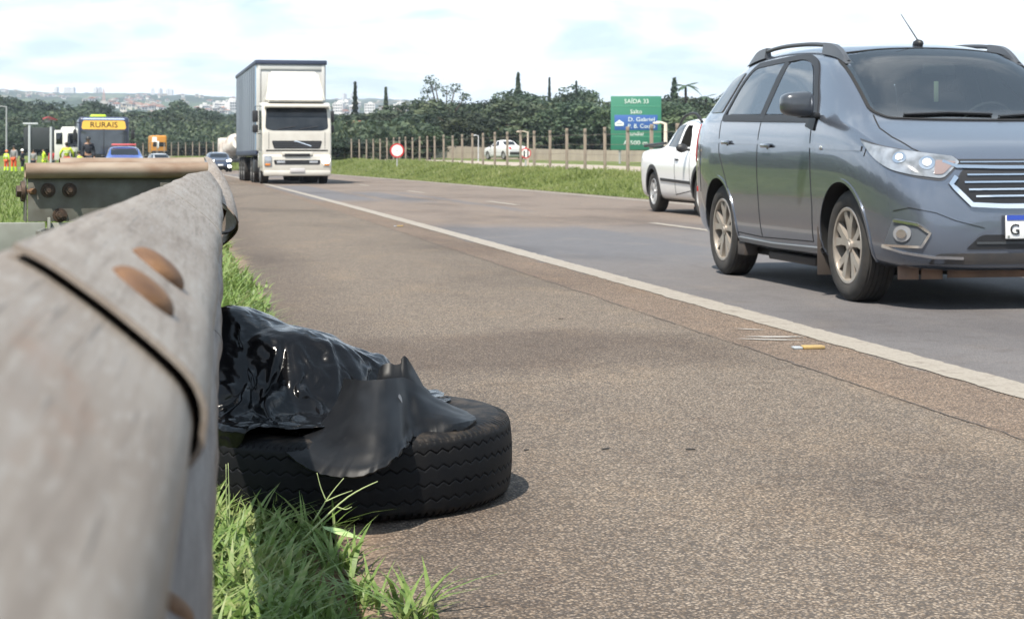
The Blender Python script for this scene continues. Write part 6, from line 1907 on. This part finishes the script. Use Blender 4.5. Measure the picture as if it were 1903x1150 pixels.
def make_board():
    Z = 104; p = at(76, 299, Z); s = Z / FPX
    root = thing('signboard', 'dark back of a signboard on two pale posts among the workers', 'signboard', (p.x, p.y, 0), -YAW + 0.05)
    x = lambda q: (q - 76) * s; z = lambda q: CAMH + (HY - q) * s
    pan = MB().box(((x(44) + x(101)) / 2, 0.06, (z(237) + z(278)) / 2), (x(101) - x(44), 0.04, z(237) - z(278)), 0.01).build('panel', pm('board_back', (0.022, 0.028, 0.032), 0.7), root)
    m = pm('board_post', (0.42, 0.44, 0.46), 0.5)
    for q in (55, 94.5): MB().cyl((x(q), 0, -0.1), (x(q), 0, z(233 if q < 60 else 236)), 0.075, n=10).build('post', m, root)
    MB().box((x(56), 0.12, z(230)), (0.9, 0.08, 0.10), 0.02).build('cross_arm', m, root)


make_board()


# ------------------------------------------------------------------ houses, trees, town, hills
def house(px, Z, top, w, label, wallc, roofc, name='house', hh=2.6, rz=0.3):
    p = at(px, top, Z); root = thing(name, label, 'house', (p.x, p.y, 0), rz)
    zt = p.z; ze = zt - w * 0.22; d = w * 0.7; z0 = min(gzf(p.x, p.y), ze - hh) - 0.3
    MB().box((0, 0, (z0 + ze) / 2), (w, d, ze - z0), 0).build('wall', pm('house_wall', wallc, 0.8), root, None)
    e = 0.45
    MB().prism([(-w / 2 - e, ze - 0.1), (w / 2 + e, ze - 0.1), (0, zt)], lambda u, v, q: (u, q, v), -d / 2 - e, d / 2 + e).build('roof', pm('roof_tile', roofc, 0.85, var=(2, 0.5, tuple(c * 0.7 for c in roofc))), root, None)
    for q in (-0.25, 0.25):
        MB().box((q * w, -d / 2 - 0.02, ze - 1.3), (1.1, 0.08, 1.0), 0.02).build('window', GLASS, root)


house(89, 335, 217, 2.6, 'small house with a bright red roof among the trees', (0.5, 0.45, 0.4), (0.30, 0.03, 0.035))
house(661, 192, 225, 4.5, 'low house with terracotta roof beside the lorry', (0.45, 0.38, 0.32), (0.30, 0.12, 0.075))
house(962, 192, 222, 5, 'brown-roofed house under the trees behind the concrete wall', (0.34, 0.28, 0.24), (0.17, 0.095, 0.075), rz=0.1)


def leaf_mat(name, c0, c1, c2):
    m = bpy.data.materials.new(name); m.use_nodes = True
    g = NG(m); b = g.b; tc = g.node('ShaderNodeTexCoord'); oi = g.node('ShaderNodeObjectInfo')
    nn = g.noise(tc.outputs['Object'], 1.6, 4)
    c = g.ramp(nn, [(0.33, c0), (0.5, c1), (0.68, c2)])
    hs = g.node('ShaderNodeHueSaturation'); g.put(hs.inputs['Color'], c)
    g.put(hs.inputs['Value'], g.lin(oi.outputs['Random'], 0, 1, 0.60, 1.65))
    g.put(hs.inputs['Hue'], g.lin(g.math('FRACT', g.math('MULTIPLY', oi.outputs['Random'], 9.7)), 0, 1, 0.465, 0.525))
    g.put(b.inputs['Base Color'], hs.outputs[0]); b.inputs['Roughness'].default_value = 0.6; b.inputs['Specular IOR Level'].default_value = 0.25
    tr = g.node('ShaderNodeBsdfTranslucent'); g.put(tr.inputs['Color'], hs.outputs[0])
    mx = g.node('ShaderNodeMixShader'); mx.inputs[0].default_value = 0.22
    g.l.new(b.outputs[0], mx.inputs[1]); g.l.new(tr.outputs[0], mx.inputs[2]); g.l.new(mx.outputs[0], g.n['Material Output'].inputs['Surface'])
    return m


LEAF = leaf_mat('dark_foliage', (0.023, 0.038, 0.026), (0.044, 0.066, 0.038), (0.080, 0.104, 0.054))
LEAF2 = leaf_mat('conifer_foliage', (0.024, 0.040, 0.028), (0.038, 0.060, 0.038), (0.058, 0.082, 0.05))
BARK = pm('bark', (0.09, 0.07, 0.055), 0.9, var=(4, 0.7, (0.05, 0.04, 0.032)))


def leaf_quads(C, N, size, rg):
    """n leaf clumps at C facing roughly along N"""
    n = len(C); R1 = rg.normal(size=(n, 3)); N = N + 0.7 * rg.normal(size=(n, 3)); N /= np.linalg.norm(N, axis=1, keepdims=True)
    U = np.cross(N, R1); U /= np.linalg.norm(U, axis=1, keepdims=True); W = np.cross(N, U)
    s = size * (0.6 + 0.8 * rg.random((n, 1)))
    V = np.stack([C - U * s, C - W * s * 0.55, C + U * s, C + W * s * 0.55], 1).reshape(-1, 3)
    return V, np.arange(4 * n).reshape(-1, 4)


def crown_data(seed, clumps=26, per=62, leaf=0.085, low=-0.9, spread=0.72, sparse=False):
    rg = np.random.default_rng(seed); Cs, Ns = [], []
    for k in range(clumps):
        d = rg.normal(size=3); d /= np.linalg.norm(d); r = spread * rg.random() ** 0.4
        c = d * r * np.array([1, 1, 0.95]); c[2] = max(c[2], low + 0.25)
        rr = (0.20 + 0.22 * rg.random()) * (0.62 if sparse else 1)
        q = rg.normal(size=(per, 3)); q /= np.linalg.norm(q, axis=1, keepdims=True)
        q[:, 2] = np.where(rg.random(per) < 0.75, np.abs(q[:, 2]), q[:, 2])
        Cs.append(c + q * rr * (0.75 + 0.3 * rg.random((per, 1)))); Ns.append(q)
    return leaf_quads(np.concatenate(Cs), np.concatenate(Ns), leaf, rg)


def np_mesh_data(name, V, F, mat):
    o = mesh_np(name, V, F, mat, None, None); me = o.data; bpy.data.objects.remove(o); return me


CROWNS = [np_mesh_data('crown', *crown_data(s, 36 + 3 * (s % 3), 150, 0.046), LEAF) for s in range(6)]


def trunk_data(seed, split=True):
    rg = random.Random(seed); mb = MB()
    mb.tube([(0, 0, -1.05), (0.02, 0.01, -0.6), (0.03 * rg.uniform(-1, 1), 0, -0.15)], [0.075, 0.06, 0.045], 8)
    for k in range(5):
        a = rg.uniform(0, 6.28); r = rg.uniform(0.35, 0.6)
        mb.tube([(0.02, 0, -0.5 + 0.1 * k), (r * 0.5 * math.cos(a), r * 0.5 * math.sin(a), -0.15 + 0.1 * k), (r * math.cos(a), r * math.sin(a), 0.2 + 0.1 * k)], [0.035, 0.025, 0.010], 6)
    o = mb.build('trunk', BARK, None, 60); me = o.data; bpy.data.objects.remove(o); return me


TRUNKS = [trunk_data(s) for s in range(3)]


def tree(px, Z, top, w, label, group, seed, base=None, name='tree'):
    p = at(px, top, Z); g0 = gzf(p.x, p.y) if base is None else base
    h = max(1.5, p.z - g0); root = thing(name, label, 'tree', (p.x, p.y, g0 + h * 0.5), random.Random(seed).uniform(0, 6.28), group)
    root.scale = (w / 2, w / 2, h * 0.5)
    for nm, me in (('trunk', TRUNKS[seed % 3]), ('crown', CROWNS[seed % 6])): link(nm, me, root)
    return root


def fan(name, px, Z, top, bot_z, w, label, kind):
    """trees with an outline of their own, standing above the wood"""
    rg = np.random.default_rng(int(px)); p = at(px, top, Z); h = p.z - bot_z
    root = thing(name, label, 'tree', (p.x, p.y, bot_z), 0)
    mb = MB()
    if kind == 'spire':
        n = 1500; t = rg.random(n) ** 0.8; th = rg.random(n) * 6.283; lay = np.abs(((t * 13) % 1) - 0.5) * 2
        r = w * 0.75 * (1 - t) ** 1.05 * (0.35 + 0.65 * lay) * (0.5 + 0.5 * rg.random(n) ** 0.4) + 0.06
        C = np.stack([r * np.cos(th), r * np.sin(th), h * (0.12 + 0.88 * t)], -1); N = np.stack([np.cos(th), np.sin(th), 0.4 * np.ones(n)], -1)
        V, F = leaf_quads(C, N, w * 0.085 + 0.06, rg); mesh_np('crown', V, F, LEAF2, root, None)
        mb.tube([(0, 0, -0.5), (0, 0, h * 0.5), (0, 0, h * 0.98)], [0.2, 0.12, 0.03], 8)
    elif kind == 'open':
        Cs, Ns = [], []
        lim = [(-0.30, 0.93), (-0.36, 0.80), (-0.16, 0.88), (0.10, 0.80), (0.26, 0.84), (0.42, 0.72), (0.46, 0.58), (0.30, 0.60), (0.12, 0.62), (-0.12, 0.60), (0.20, 0.42), (-0.30, 0.52), (0.40, 0.40), (-0.18, 0.36), (0.0, 0.30), (0.28, 0.22), (-0.26, 0.22)]
        for (cx, cz) in lim:
            c = np.array([cx * w, rg.normal() * w * 0.12, cz * h]); q = rg.normal(size=(80, 3)); q /= np.linalg.norm(q, axis=1, keepdims=True)
            Cs.append(c + q * w * 0.15 * (0.5 + 0.6 * rg.random((80, 1))) * np.array([1, 1, 0.8])); Ns.append(q)
            mb.tube([(0, 0, h * 0.2), (cx * w * 0.5, 0, h * (0.2 + (cz - 0.2) * 0.55)), tuple(c)], [0.22, 0.13, 0.05], 6)
        V, F = leaf_quads(np.concatenate(Cs), np.concatenate(Ns), w * 0.028, rg); mesh_np('crown', V, F, LEAF2, root, None)
        mb.tube([(0, 0, -0.5), (0.1, 0, h * 0.25)], [0.4, 0.25], 8)
    elif kind == 'palm':
        Vs, Fs, o = [], [], 0
        for k in range(10):
            a = k * 2.4; ln = w * 0.5 * (0.8 + 0.4 * rg.random()); dr = 0.3 + 0.7 * rg.random(); m_ = 8
            s = np.linspace(0, 1, m_); rr = ln * s; zz = h + ln * (0.5 * s * (1.3 - dr) - dr * 0.9 * s ** 2); wd = ln * 0.16 * np.sin(np.pi * np.clip(s, 0.05, 0.97))
            c = np.stack([rr * math.cos(a), rr * math.sin(a), zz], -1); sd = np.array([-math.sin(a), math.cos(a), 0])
            V = np.stack([c - sd * wd[:, None] - np.array([0, 0, 1]) * wd[:, None] * 0.5, c, c + sd * wd[:, None] - np.array([0, 0, 1]) * wd[:, None] * 0.5], 1).reshape(-1, 3)
            Vs.append(V); Fs.append(grid_faces(m_, 3) + o); o += len(V)
        mesh_np('crown', np.concatenate(Vs), np.concatenate(Fs), LEAF2, root, None)
        mb.tube([(0, 0, -0.5), (0.1, 0, h * 0.5), (0, 0, h)], [0.22, 0.18, 0.15], 8)
    mb.build('trunk', BARK, root, 60)
    return root


def make_trees():
    rg = random.Random(3)
    prof_r = [(560, 212), (640, 207), (680, 206), (700, 205), (735, 193), (765, 188), (785, 183), (820, 186), (845, 186), (875, 178), (905, 175), (925, 177), (950, 167), (975, 166), (995, 175), (1015, 172), (1035, 166), (1060, 164), (1085, 157), (1105, 168), (1125, 178), (1150, 180), (1180, 172), (1210, 180), (1235, 179), (1260, 172), (1285, 174), (1300, 170), (1318, 184), (1335, 172), (1360, 165), (1420, 165), (1700, 172), (1990, 180)]
    prof_l = [(-60, 176), (0, 180), (20, 184), (60, 188), (95, 190), (130, 186), (150, 182), (162, 192), (185, 202), (215, 208), (250, 210), (290, 206), (320, 195), (342, 190), (362, 196), (385, 210), (410, 220), (440, 212), (470, 205), (560, 210)]
    def top(pr, px): return float(np.interp(px, [a for a, b in pr], [b for a, b in pr]))
    gr, lr = 'trees of the wood behind the fence', 'dark green leafy tree in the dense wood behind the fence posts'
    gl, ll = 'trees of the wood behind the bus', 'dark green leafy tree in the dense wood behind the bus and workers'
    k = 0
    for (Z, drop, step, wid) in ((225, 0, 34, 11.5), (190, 16, 42, 10.5), (160, 40, 40, 8.5), (140, 64, 36, 6.2)):
        px = 565.0 if Z > 150 else 630
        while px < 1980:
            q = px + rg.uniform(-7, 7); d = drop * (1 if 640 < q < 1330 else 0.8)
            t = top(prof_r, q) - 5 + d * rg.uniform(0.5, 1.4) + rg.uniform(-3, 8)
            if t < 268 and not (Z < 180 and q > 805) and not (Z < 188 and t < 243 and (636 < q < 690 or 925 < q < 1000)): tree(q, Z * rg.uniform(0.96, 1.05), t, wid * rg.uniform(0.8, 1.3), lr, gr, k)
            k += 1; px += step * rg.uniform(0.8, 1.2) * (1 if px < 1340 else 2.0)
    for (Z, drop, step, wid) in ((400, -6, 30, 17), (350, 10, 34, 16), (310, 28, 34, 14), (285, 48, 34, 12), (265, 64, 32, 9)):
        px = -60.0
        while px < 580:
            q = px + rg.uniform(-7, 7)
            t = top(prof_l, q) - 5 + drop * rg.uniform(0.6, 1.3) + rg.uniform(-3, 6)
            if t < 279 and not (Z < 330 and t < 227 and 66 < q < 114): tree(q, Z * rg.uniform(0.97, 1.04), t, wid * rg.uniform(0.8, 1.3), ll, gl, k)
            k += 1; px += step * rg.uniform(0.8, 1.2)
    fan('eucalyptus', 824, 222, 141, 2.0, 6.2, 'tall open-crowned tree with loose leaf tufts above the wood', 'open')
    fan('conifer', 660, 232, 153, 1.0, 1.5, 'slim dark conifer close to the lorry, taller of two', 'spire')
    fan('conifer', 717, 232, 163, 1.0, 1.5, 'shorter slim conifer between the lorry and the open-crowned tree', 'spire')
    fan('conifer', 963, 228, 136, 1.0, 2.1, 'tallest pointed conifer, standing on the crest of the wood', 'spire')
    fan('conifer', 1021, 228, 145, 1.0, 0.9, 'thin dark pencil-like conifer on the crest of the wood', 'spire')
    fan('conifer', 1071, 228, 151, 1.0, 0.8, 'short conifer tip rising from the domed treetop', 'spire')
    fan('conifer', 1253, 200, 146, 1.0, 2.1, 'broad pointed conifer behind the white pickup', 'spire')
    fan('palm_tree', 1274, 196, 160, 1.0, 3.4, 'palm tree beside the broad conifer', 'palm')
    fan('palm_tree', 1312, 196, 180, 1.0, 3.0, 'low palm tree close to the minivan roof', 'palm')
    # undergrowth that closes the wood at the ground
    Cs, Ns = [], []
    r2 = np.random.default_rng(8)
    for lo, hi, Z0, Z1, hmax, n in ((565, 1990, 138, 232, 3.2, 24000), (-80, 580, 258, 410, 5.5, 20000)):
        px = lo + (hi - lo) * r2.random(n); Z = Z0 + (Z1 - Z0) * r2.random(n)
        X = (px - CX) / FPX * Z; a = CY * X + SY * Z; b = -SY * X + CY * Z
        ok = ~((px > 800) & (Z < 182)); a, b, Z = a[ok], b[ok], Z[ok]; n = len(a)
        z = gz(a, b) + hmax * r2.random(n); Cs.append(np.stack([a, b, z], -1)); Ns.append(np.stack([r2.normal(size=n), r2.normal(size=n), np.abs(r2.normal(size=n))], -1))
    V, F = leaf_quads(np.concatenate(Cs), np.concatenate(Ns), 0.34, r2)
    tag(mesh_np('undergrowth', V, F, LEAF, None, None), kind='stuff')


make_trees()


def make_unseen_foliage():  # unseen leaf clumps, added so the minivan's doors reflect a dark jagged edge
    r3 = np.random.default_rng(4); Cs, Ns = [], []
    for k in range(46):
        c = np.array([-15 - 10 * r3.random(), -25 + 2.5 * k + r3.normal(), 0.0]); h = 1.9 + 1.7 * r3.random()
        if c[0] > -0.109 * c[1] - 6.5: continue
        q = r3.normal(size=(260, 3)); q /= np.linalg.norm(q, axis=1, keepdims=True)
        Cs.append(c + np.array([0, 0, h * 0.5]) + q * np.array([3.2, 3.2, h * 0.52]) * (0.7 + 0.3 * r3.random((260, 1)))); Ns.append(q)
    V, F = leaf_quads(np.concatenate(Cs), np.concatenate(Ns), 0.75, r3)
    tag(mesh_np('unseen_foliage', V, F, LEAF, None, None), kind='stuff')


make_unseen_foliage()


def hill_h(Z, px):
    ridge = np.interp(px, [-200, 0, 120, 200, 330, 440, 520, 620, 700, 760, 900, 1300], [168, 166, 172, 174, 178, 181, 182, 183, 186, 189, 196, 205])
    Hr = 0.835 + (299 - ridge) * 4300 / FPX
    t = np.interp(Z, [900, 1300, 1800, 2300, 3000, 3700, 4300, 5200], [0.0, 0.12, 0.33, 0.48, 0.68, 0.84, 1.0, 0.9])
    n = np.array([noise.noise((float(p) * 0.006, float(z) * 0.0012, 2.0)) for z, p in zip(np.ravel(Z), np.ravel(px))]).reshape(np.shape(Z))
    return Hr * t + 9 * n * np.clip((np.asarray(Z) - 1200) / 800, 0, 1)


def make_hills():
    Zs = np.concatenate([np.linspace(900, 4400, 90), np.linspace(4500, 5600, 8)]); ps = np.linspace(-500, 2300, 200)
    ZZ, PP = np.meshgrid(Zs, ps, indexing='ij'); H = hill_h(ZZ, PP); H += np.random.default_rng(1).normal(size=H.shape) * 1.3 * (ZZ > 1500)
    X = (PP - CX) / FPX * ZZ; A = CY * X + SY * ZZ; B = -SY * X + CY * ZZ
    m, g = newmat('far_fields_and_woods', 0.95, 0.1)
    v = g.vor(g.mapping(g.obj, (1, 0.45, 0.2)), 0.006); sp = g.node('ShaderNodeSeparateColor'); g.l.new(v.outputs['Color'], sp.inputs[0])
    c = g.ramp(sp.outputs[0], [(0.0, (0.028, 0.044, 0.030)), (0.45, (0.040, 0.058, 0.036)), (0.66, (0.075, 0.105, 0.048)), (0.84, (0.10, 0.125, 0.058)), (0.95, (0.15, 0.13, 0.09))])
    nn = g.noise(g.mapping(g.obj, (1, 0.5, 1)), 0.012, 6, 0.65); c = g.mix(g.ss(nn, 0.44, 0.56), c, (0.026, 0.042, 0.022))
    g.put(g.b.inputs['Base Color'], c)
    tag(mesh_np('hills', np.stack([A, B, H - 1], -1).reshape(-1, 3), grid_faces(len(Zs), len(ps))[:, ::-1], m), kind='structure')


make_hills()


def make_town():
    rg = random.Random(21)
    WALLS = [pm('town_wall', c, 0.8) for c in ((0.62, 0.60, 0.57), (0.56, 0.51, 0.43), (0.50, 0.48, 0.46), (0.52, 0.42, 0.31))]
    ROOFS = [pm('town_roof', c, 0.85) for c in ((0.36, 0.17, 0.10), (0.42, 0.36, 0.30), (0.30, 0.13, 0.08), (0.5, 0.48, 0.45))]
    protos = []
    for k in range(4):
        mb = MB(); w, d, h = rg.uniform(5, 8), rg.uniform(4, 6), rg.uniform(2.5, 3.5)
        mb.box((0, 0, h / 2 - 2), (w, d, h + 4), 0)
        mb.prism([(-w / 2 - .5, h), (w / 2 + .5, h), (0, h + w * 0.16)], lambda u, v, q: (u, q, v), -d / 2 - .5, d / 2 + .5, mi=1)
        mb.box((w * 0.2, -d / 2 - 0.05, h * 0.5), (1.6, 0.2, 1.5), 0, mi=2); mb.box((-w * 0.2, -d / 2 - 0.05, h * 0.5), (1.6, 0.2, 1.5), 0, mi=2)
        o = mb.build('house', [WALLS[k], ROOFS[k], GLASS], None, None); protos.append(o.data); bpy.data.objects.remove(o)
    flats = []
    for k in range(2):
        mb = MB(); w, d, h = 9 + 2 * k, 7, 7.5 + 2 * k
        mb.box((0, 0, h / 2 - 2), (w, d, h + 4), 0); mb.box((0, 0, h + 0.6), (w * 0.35, d * 0.5, 2.4), 0)
        for fl in range(int(h // 3)):
            for q in range(4): mb.box((-w * 0.36 + q * w * 0.24, -d / 2 - 0.05, 1.8 + fl * 3), (1.7, 0.2, 1.4), 0, mi=1)
        o = mb.build('apartment_block', [WALLS[0], GLASS], None, None); flats.append(o.data); bpy.data.objects.remove(o)
    def drop(me, nm, px, Z, label, cat, group):
        h = float(hill_h(np.array([Z]), np.array([px]))[0]); p = at(px, 299, Z); o = link(nm, me); o.location = (p.x, p.y, h - 0.6); o.rotation_euler = (0, 0, rg.uniform(-0.7, 0.7)); tag(o, label, cat, group)
    for k in range(190):
        px = rg.choice((rg.uniform(150, 330), rg.uniform(205, 300), rg.uniform(250, 350), rg.uniform(360, 440), rg.uniform(620, 770), rg.uniform(0, 130)))
        Z = rg.choice((rg.uniform(1650, 2150), rg.uniform(1750, 2000), rg.uniform(2200, 3200))) if px > 130 else rg.uniform(2300, 3100)
        drop(protos[k % 4], 'house', px, Z, 'tiny pale house of the town on the hazy hillside', 'house', 'houses of the distant town')
    for k in range(16):
        px = rg.uniform(366, 438) if k < 7 else rg.uniform(625, 760)
        drop(flats[k % 2], 'apartment_block', px, rg.uniform(1750, 2100), 'white apartment block of the distant town left or right of the lorry', 'building', 'apartment blocks of the distant town')
    mb = MB()
    mb.box((0, 0, 3), (9, 8, 22), 0); mb.box((0, 0, 15), (4, 3, 3), 0)
    o = mb.build('tower_block', WALLS[2], None, None); me = o.data; bpy.data.objects.remove(o)
    for px in (105, 122, 128, 136, 178, 186, 284, 298, 312, 318, 640, 655): drop(me, 'tower_block', px, 4200, 'blue-hazed tower block on the horizon ridge', 'tower block', 'tower blocks on the ridge')
    # lattice mast
    Z = 2000; p = at(193, 299, Z); h0 = float(hill_h(np.array([Z]), np.array([193.0]))[0]); ht = 0.835 + (299 - 165) * Z / FPX - h0
    root = thing('radio_mast', 'slim reddish lattice radio mast above the distant town', 'radio mast', (p.x, p.y, h0))
    m = pm('mast_red', (0.42, 0.22, 0.17), 0.7); mb = MB()
    for sx, sy in ((1, 1), (1, -1), (-1, -1), (-1, 1)): mb.tube([(sx * 1.6, sy * 1.6, -2), (sx * 0.5, sy * 0.5, ht)], 0.22, 5)
    for k in range(12):
        t0, t1 = k / 12, (k + 1) / 12; a, b = 1.6 - 1.1 * t0, 1.6 - 1.1 * t1
        mb.tube([(a, -a, ht * t0), (-b, -b, ht * t1)], 0.14, 4); mb.tube([(-a, -a, ht * t0), (b, -b, ht * t1)], 0.14, 4)
    mb.build('mast_frame', m, root); MB().tube([(0, 0, ht), (0, 0, ht + 5)], 0.15, 5).build('antenna', m, root)


make_town()


# ------------------------------------------------------------------ small things on the road
def road_bits():
    Y = pm('reflector_yellow', (0.40, 0.27, 0.09), 0.6, var=(30, 0.7, (0.28, 0.2, 0.1))); Gy = pm('reflector_grey', (0.32, 0.34, 0.36), 0.4)
    def stud(px, py, w, label, parts=True):
        Z = 2672 / (py - 299); p = at(px, py, Z); root = thing('road_stud', label, 'road stud', (p.x, p.y, 0), -YAW + 0.12)
        MB().box((0.012, 0, 0.008), (w * 0.68, 0.05, 0.014), 0.004).build('yellow_half', Y, root)
        MB().box((-w * 0.42, 0.0, 0.006), (w * 0.28, 0.05, 0.010), 0.003).build('grey_end', Gy, root)
    stud(1506, 648, 0.145, 'broken yellow and grey road stud beside the white edge line')
    stud(742, 421, 0.12, 'small yellow road stud further along the edge line')
    PW = pm('scuff_white', (0.30, 0.28, 0.255), 0.8); Bk = pm('rubber_crumb', (0.02, 0.02, 0.02), 0.8)
    for k, (px, py, w, h) in enumerate(((1440, 627, 0.15, 0.02), (1432, 632, 0.17, 0.015), (1395, 613, 0.08, 0.01))):
        Z = 2672 / (py - 299); p = at(px, py, Z); V = np.array([(math.cos(t) * w * (0.8 + 0.3 * math.sin(3 * t)), math.sin(t) * h * 1.6, 0.0) for t in np.linspace(0, 6.283, 14, endpoint=False)] + [(0, 0, 0.0012)])
        F = np.array([[i, (i + 1) % 14, 14] for i in range(14)]); o = mesh_np('road_marking', V, F, PW, None, None); o.location = (p.x, p.y, 0.004); o.rotation_euler = (0, 0, -YAW - 0.2 * k); tag(o, kind='structure')
    for k, (px, py, w) in enumerate(((1283, 836, 0.05), (1125, 835, 0.045), (978, 837, 0.03), (1042, 593, 0.05))):
        Z = 2672 / (py - 299); p = at(px, py, Z); o = MB().box((0, 0, 0.003), (w * 0.55, 0.006, 0.003), 0.001).build('rubber_scrap', Bk)
        o.location = (p.x, p.y, 0); o.rotation_euler = (0, 0, 0.5 * math.sin(k * 7)); tag(o, 'small black scrap of rubber lying on the shoulder', 'rubber scrap', 'rubber scraps on the shoulder')


road_bits()

# ------------------------------------------------------------------ the air
def make_haze():
    hz = bpy.data.materials.new('haze_air'); hz.use_nodes = True
    n, l = nt(hz); n.remove(n['Principled BSDF'])
    v = n.new('ShaderNodeVolumePrincipled'); v.inputs['Color'].default_value = (0.72, 0.83, 1.0, 1); v.inputs['Density'].default_value = 1.7e-4; v.inputs['Anisotropy'].default_value = 0.0
    l.new(v.outputs[0], n['Material Output'].inputs['Volume'])
    o = MB().box((0, 0, 0), (1, 1, 1)).build('haze', hz, None, None); o.scale = (12400, 12400, 230); o.location = (0, 0, 113)
    tag(o, kind='stuff')


make_haze()
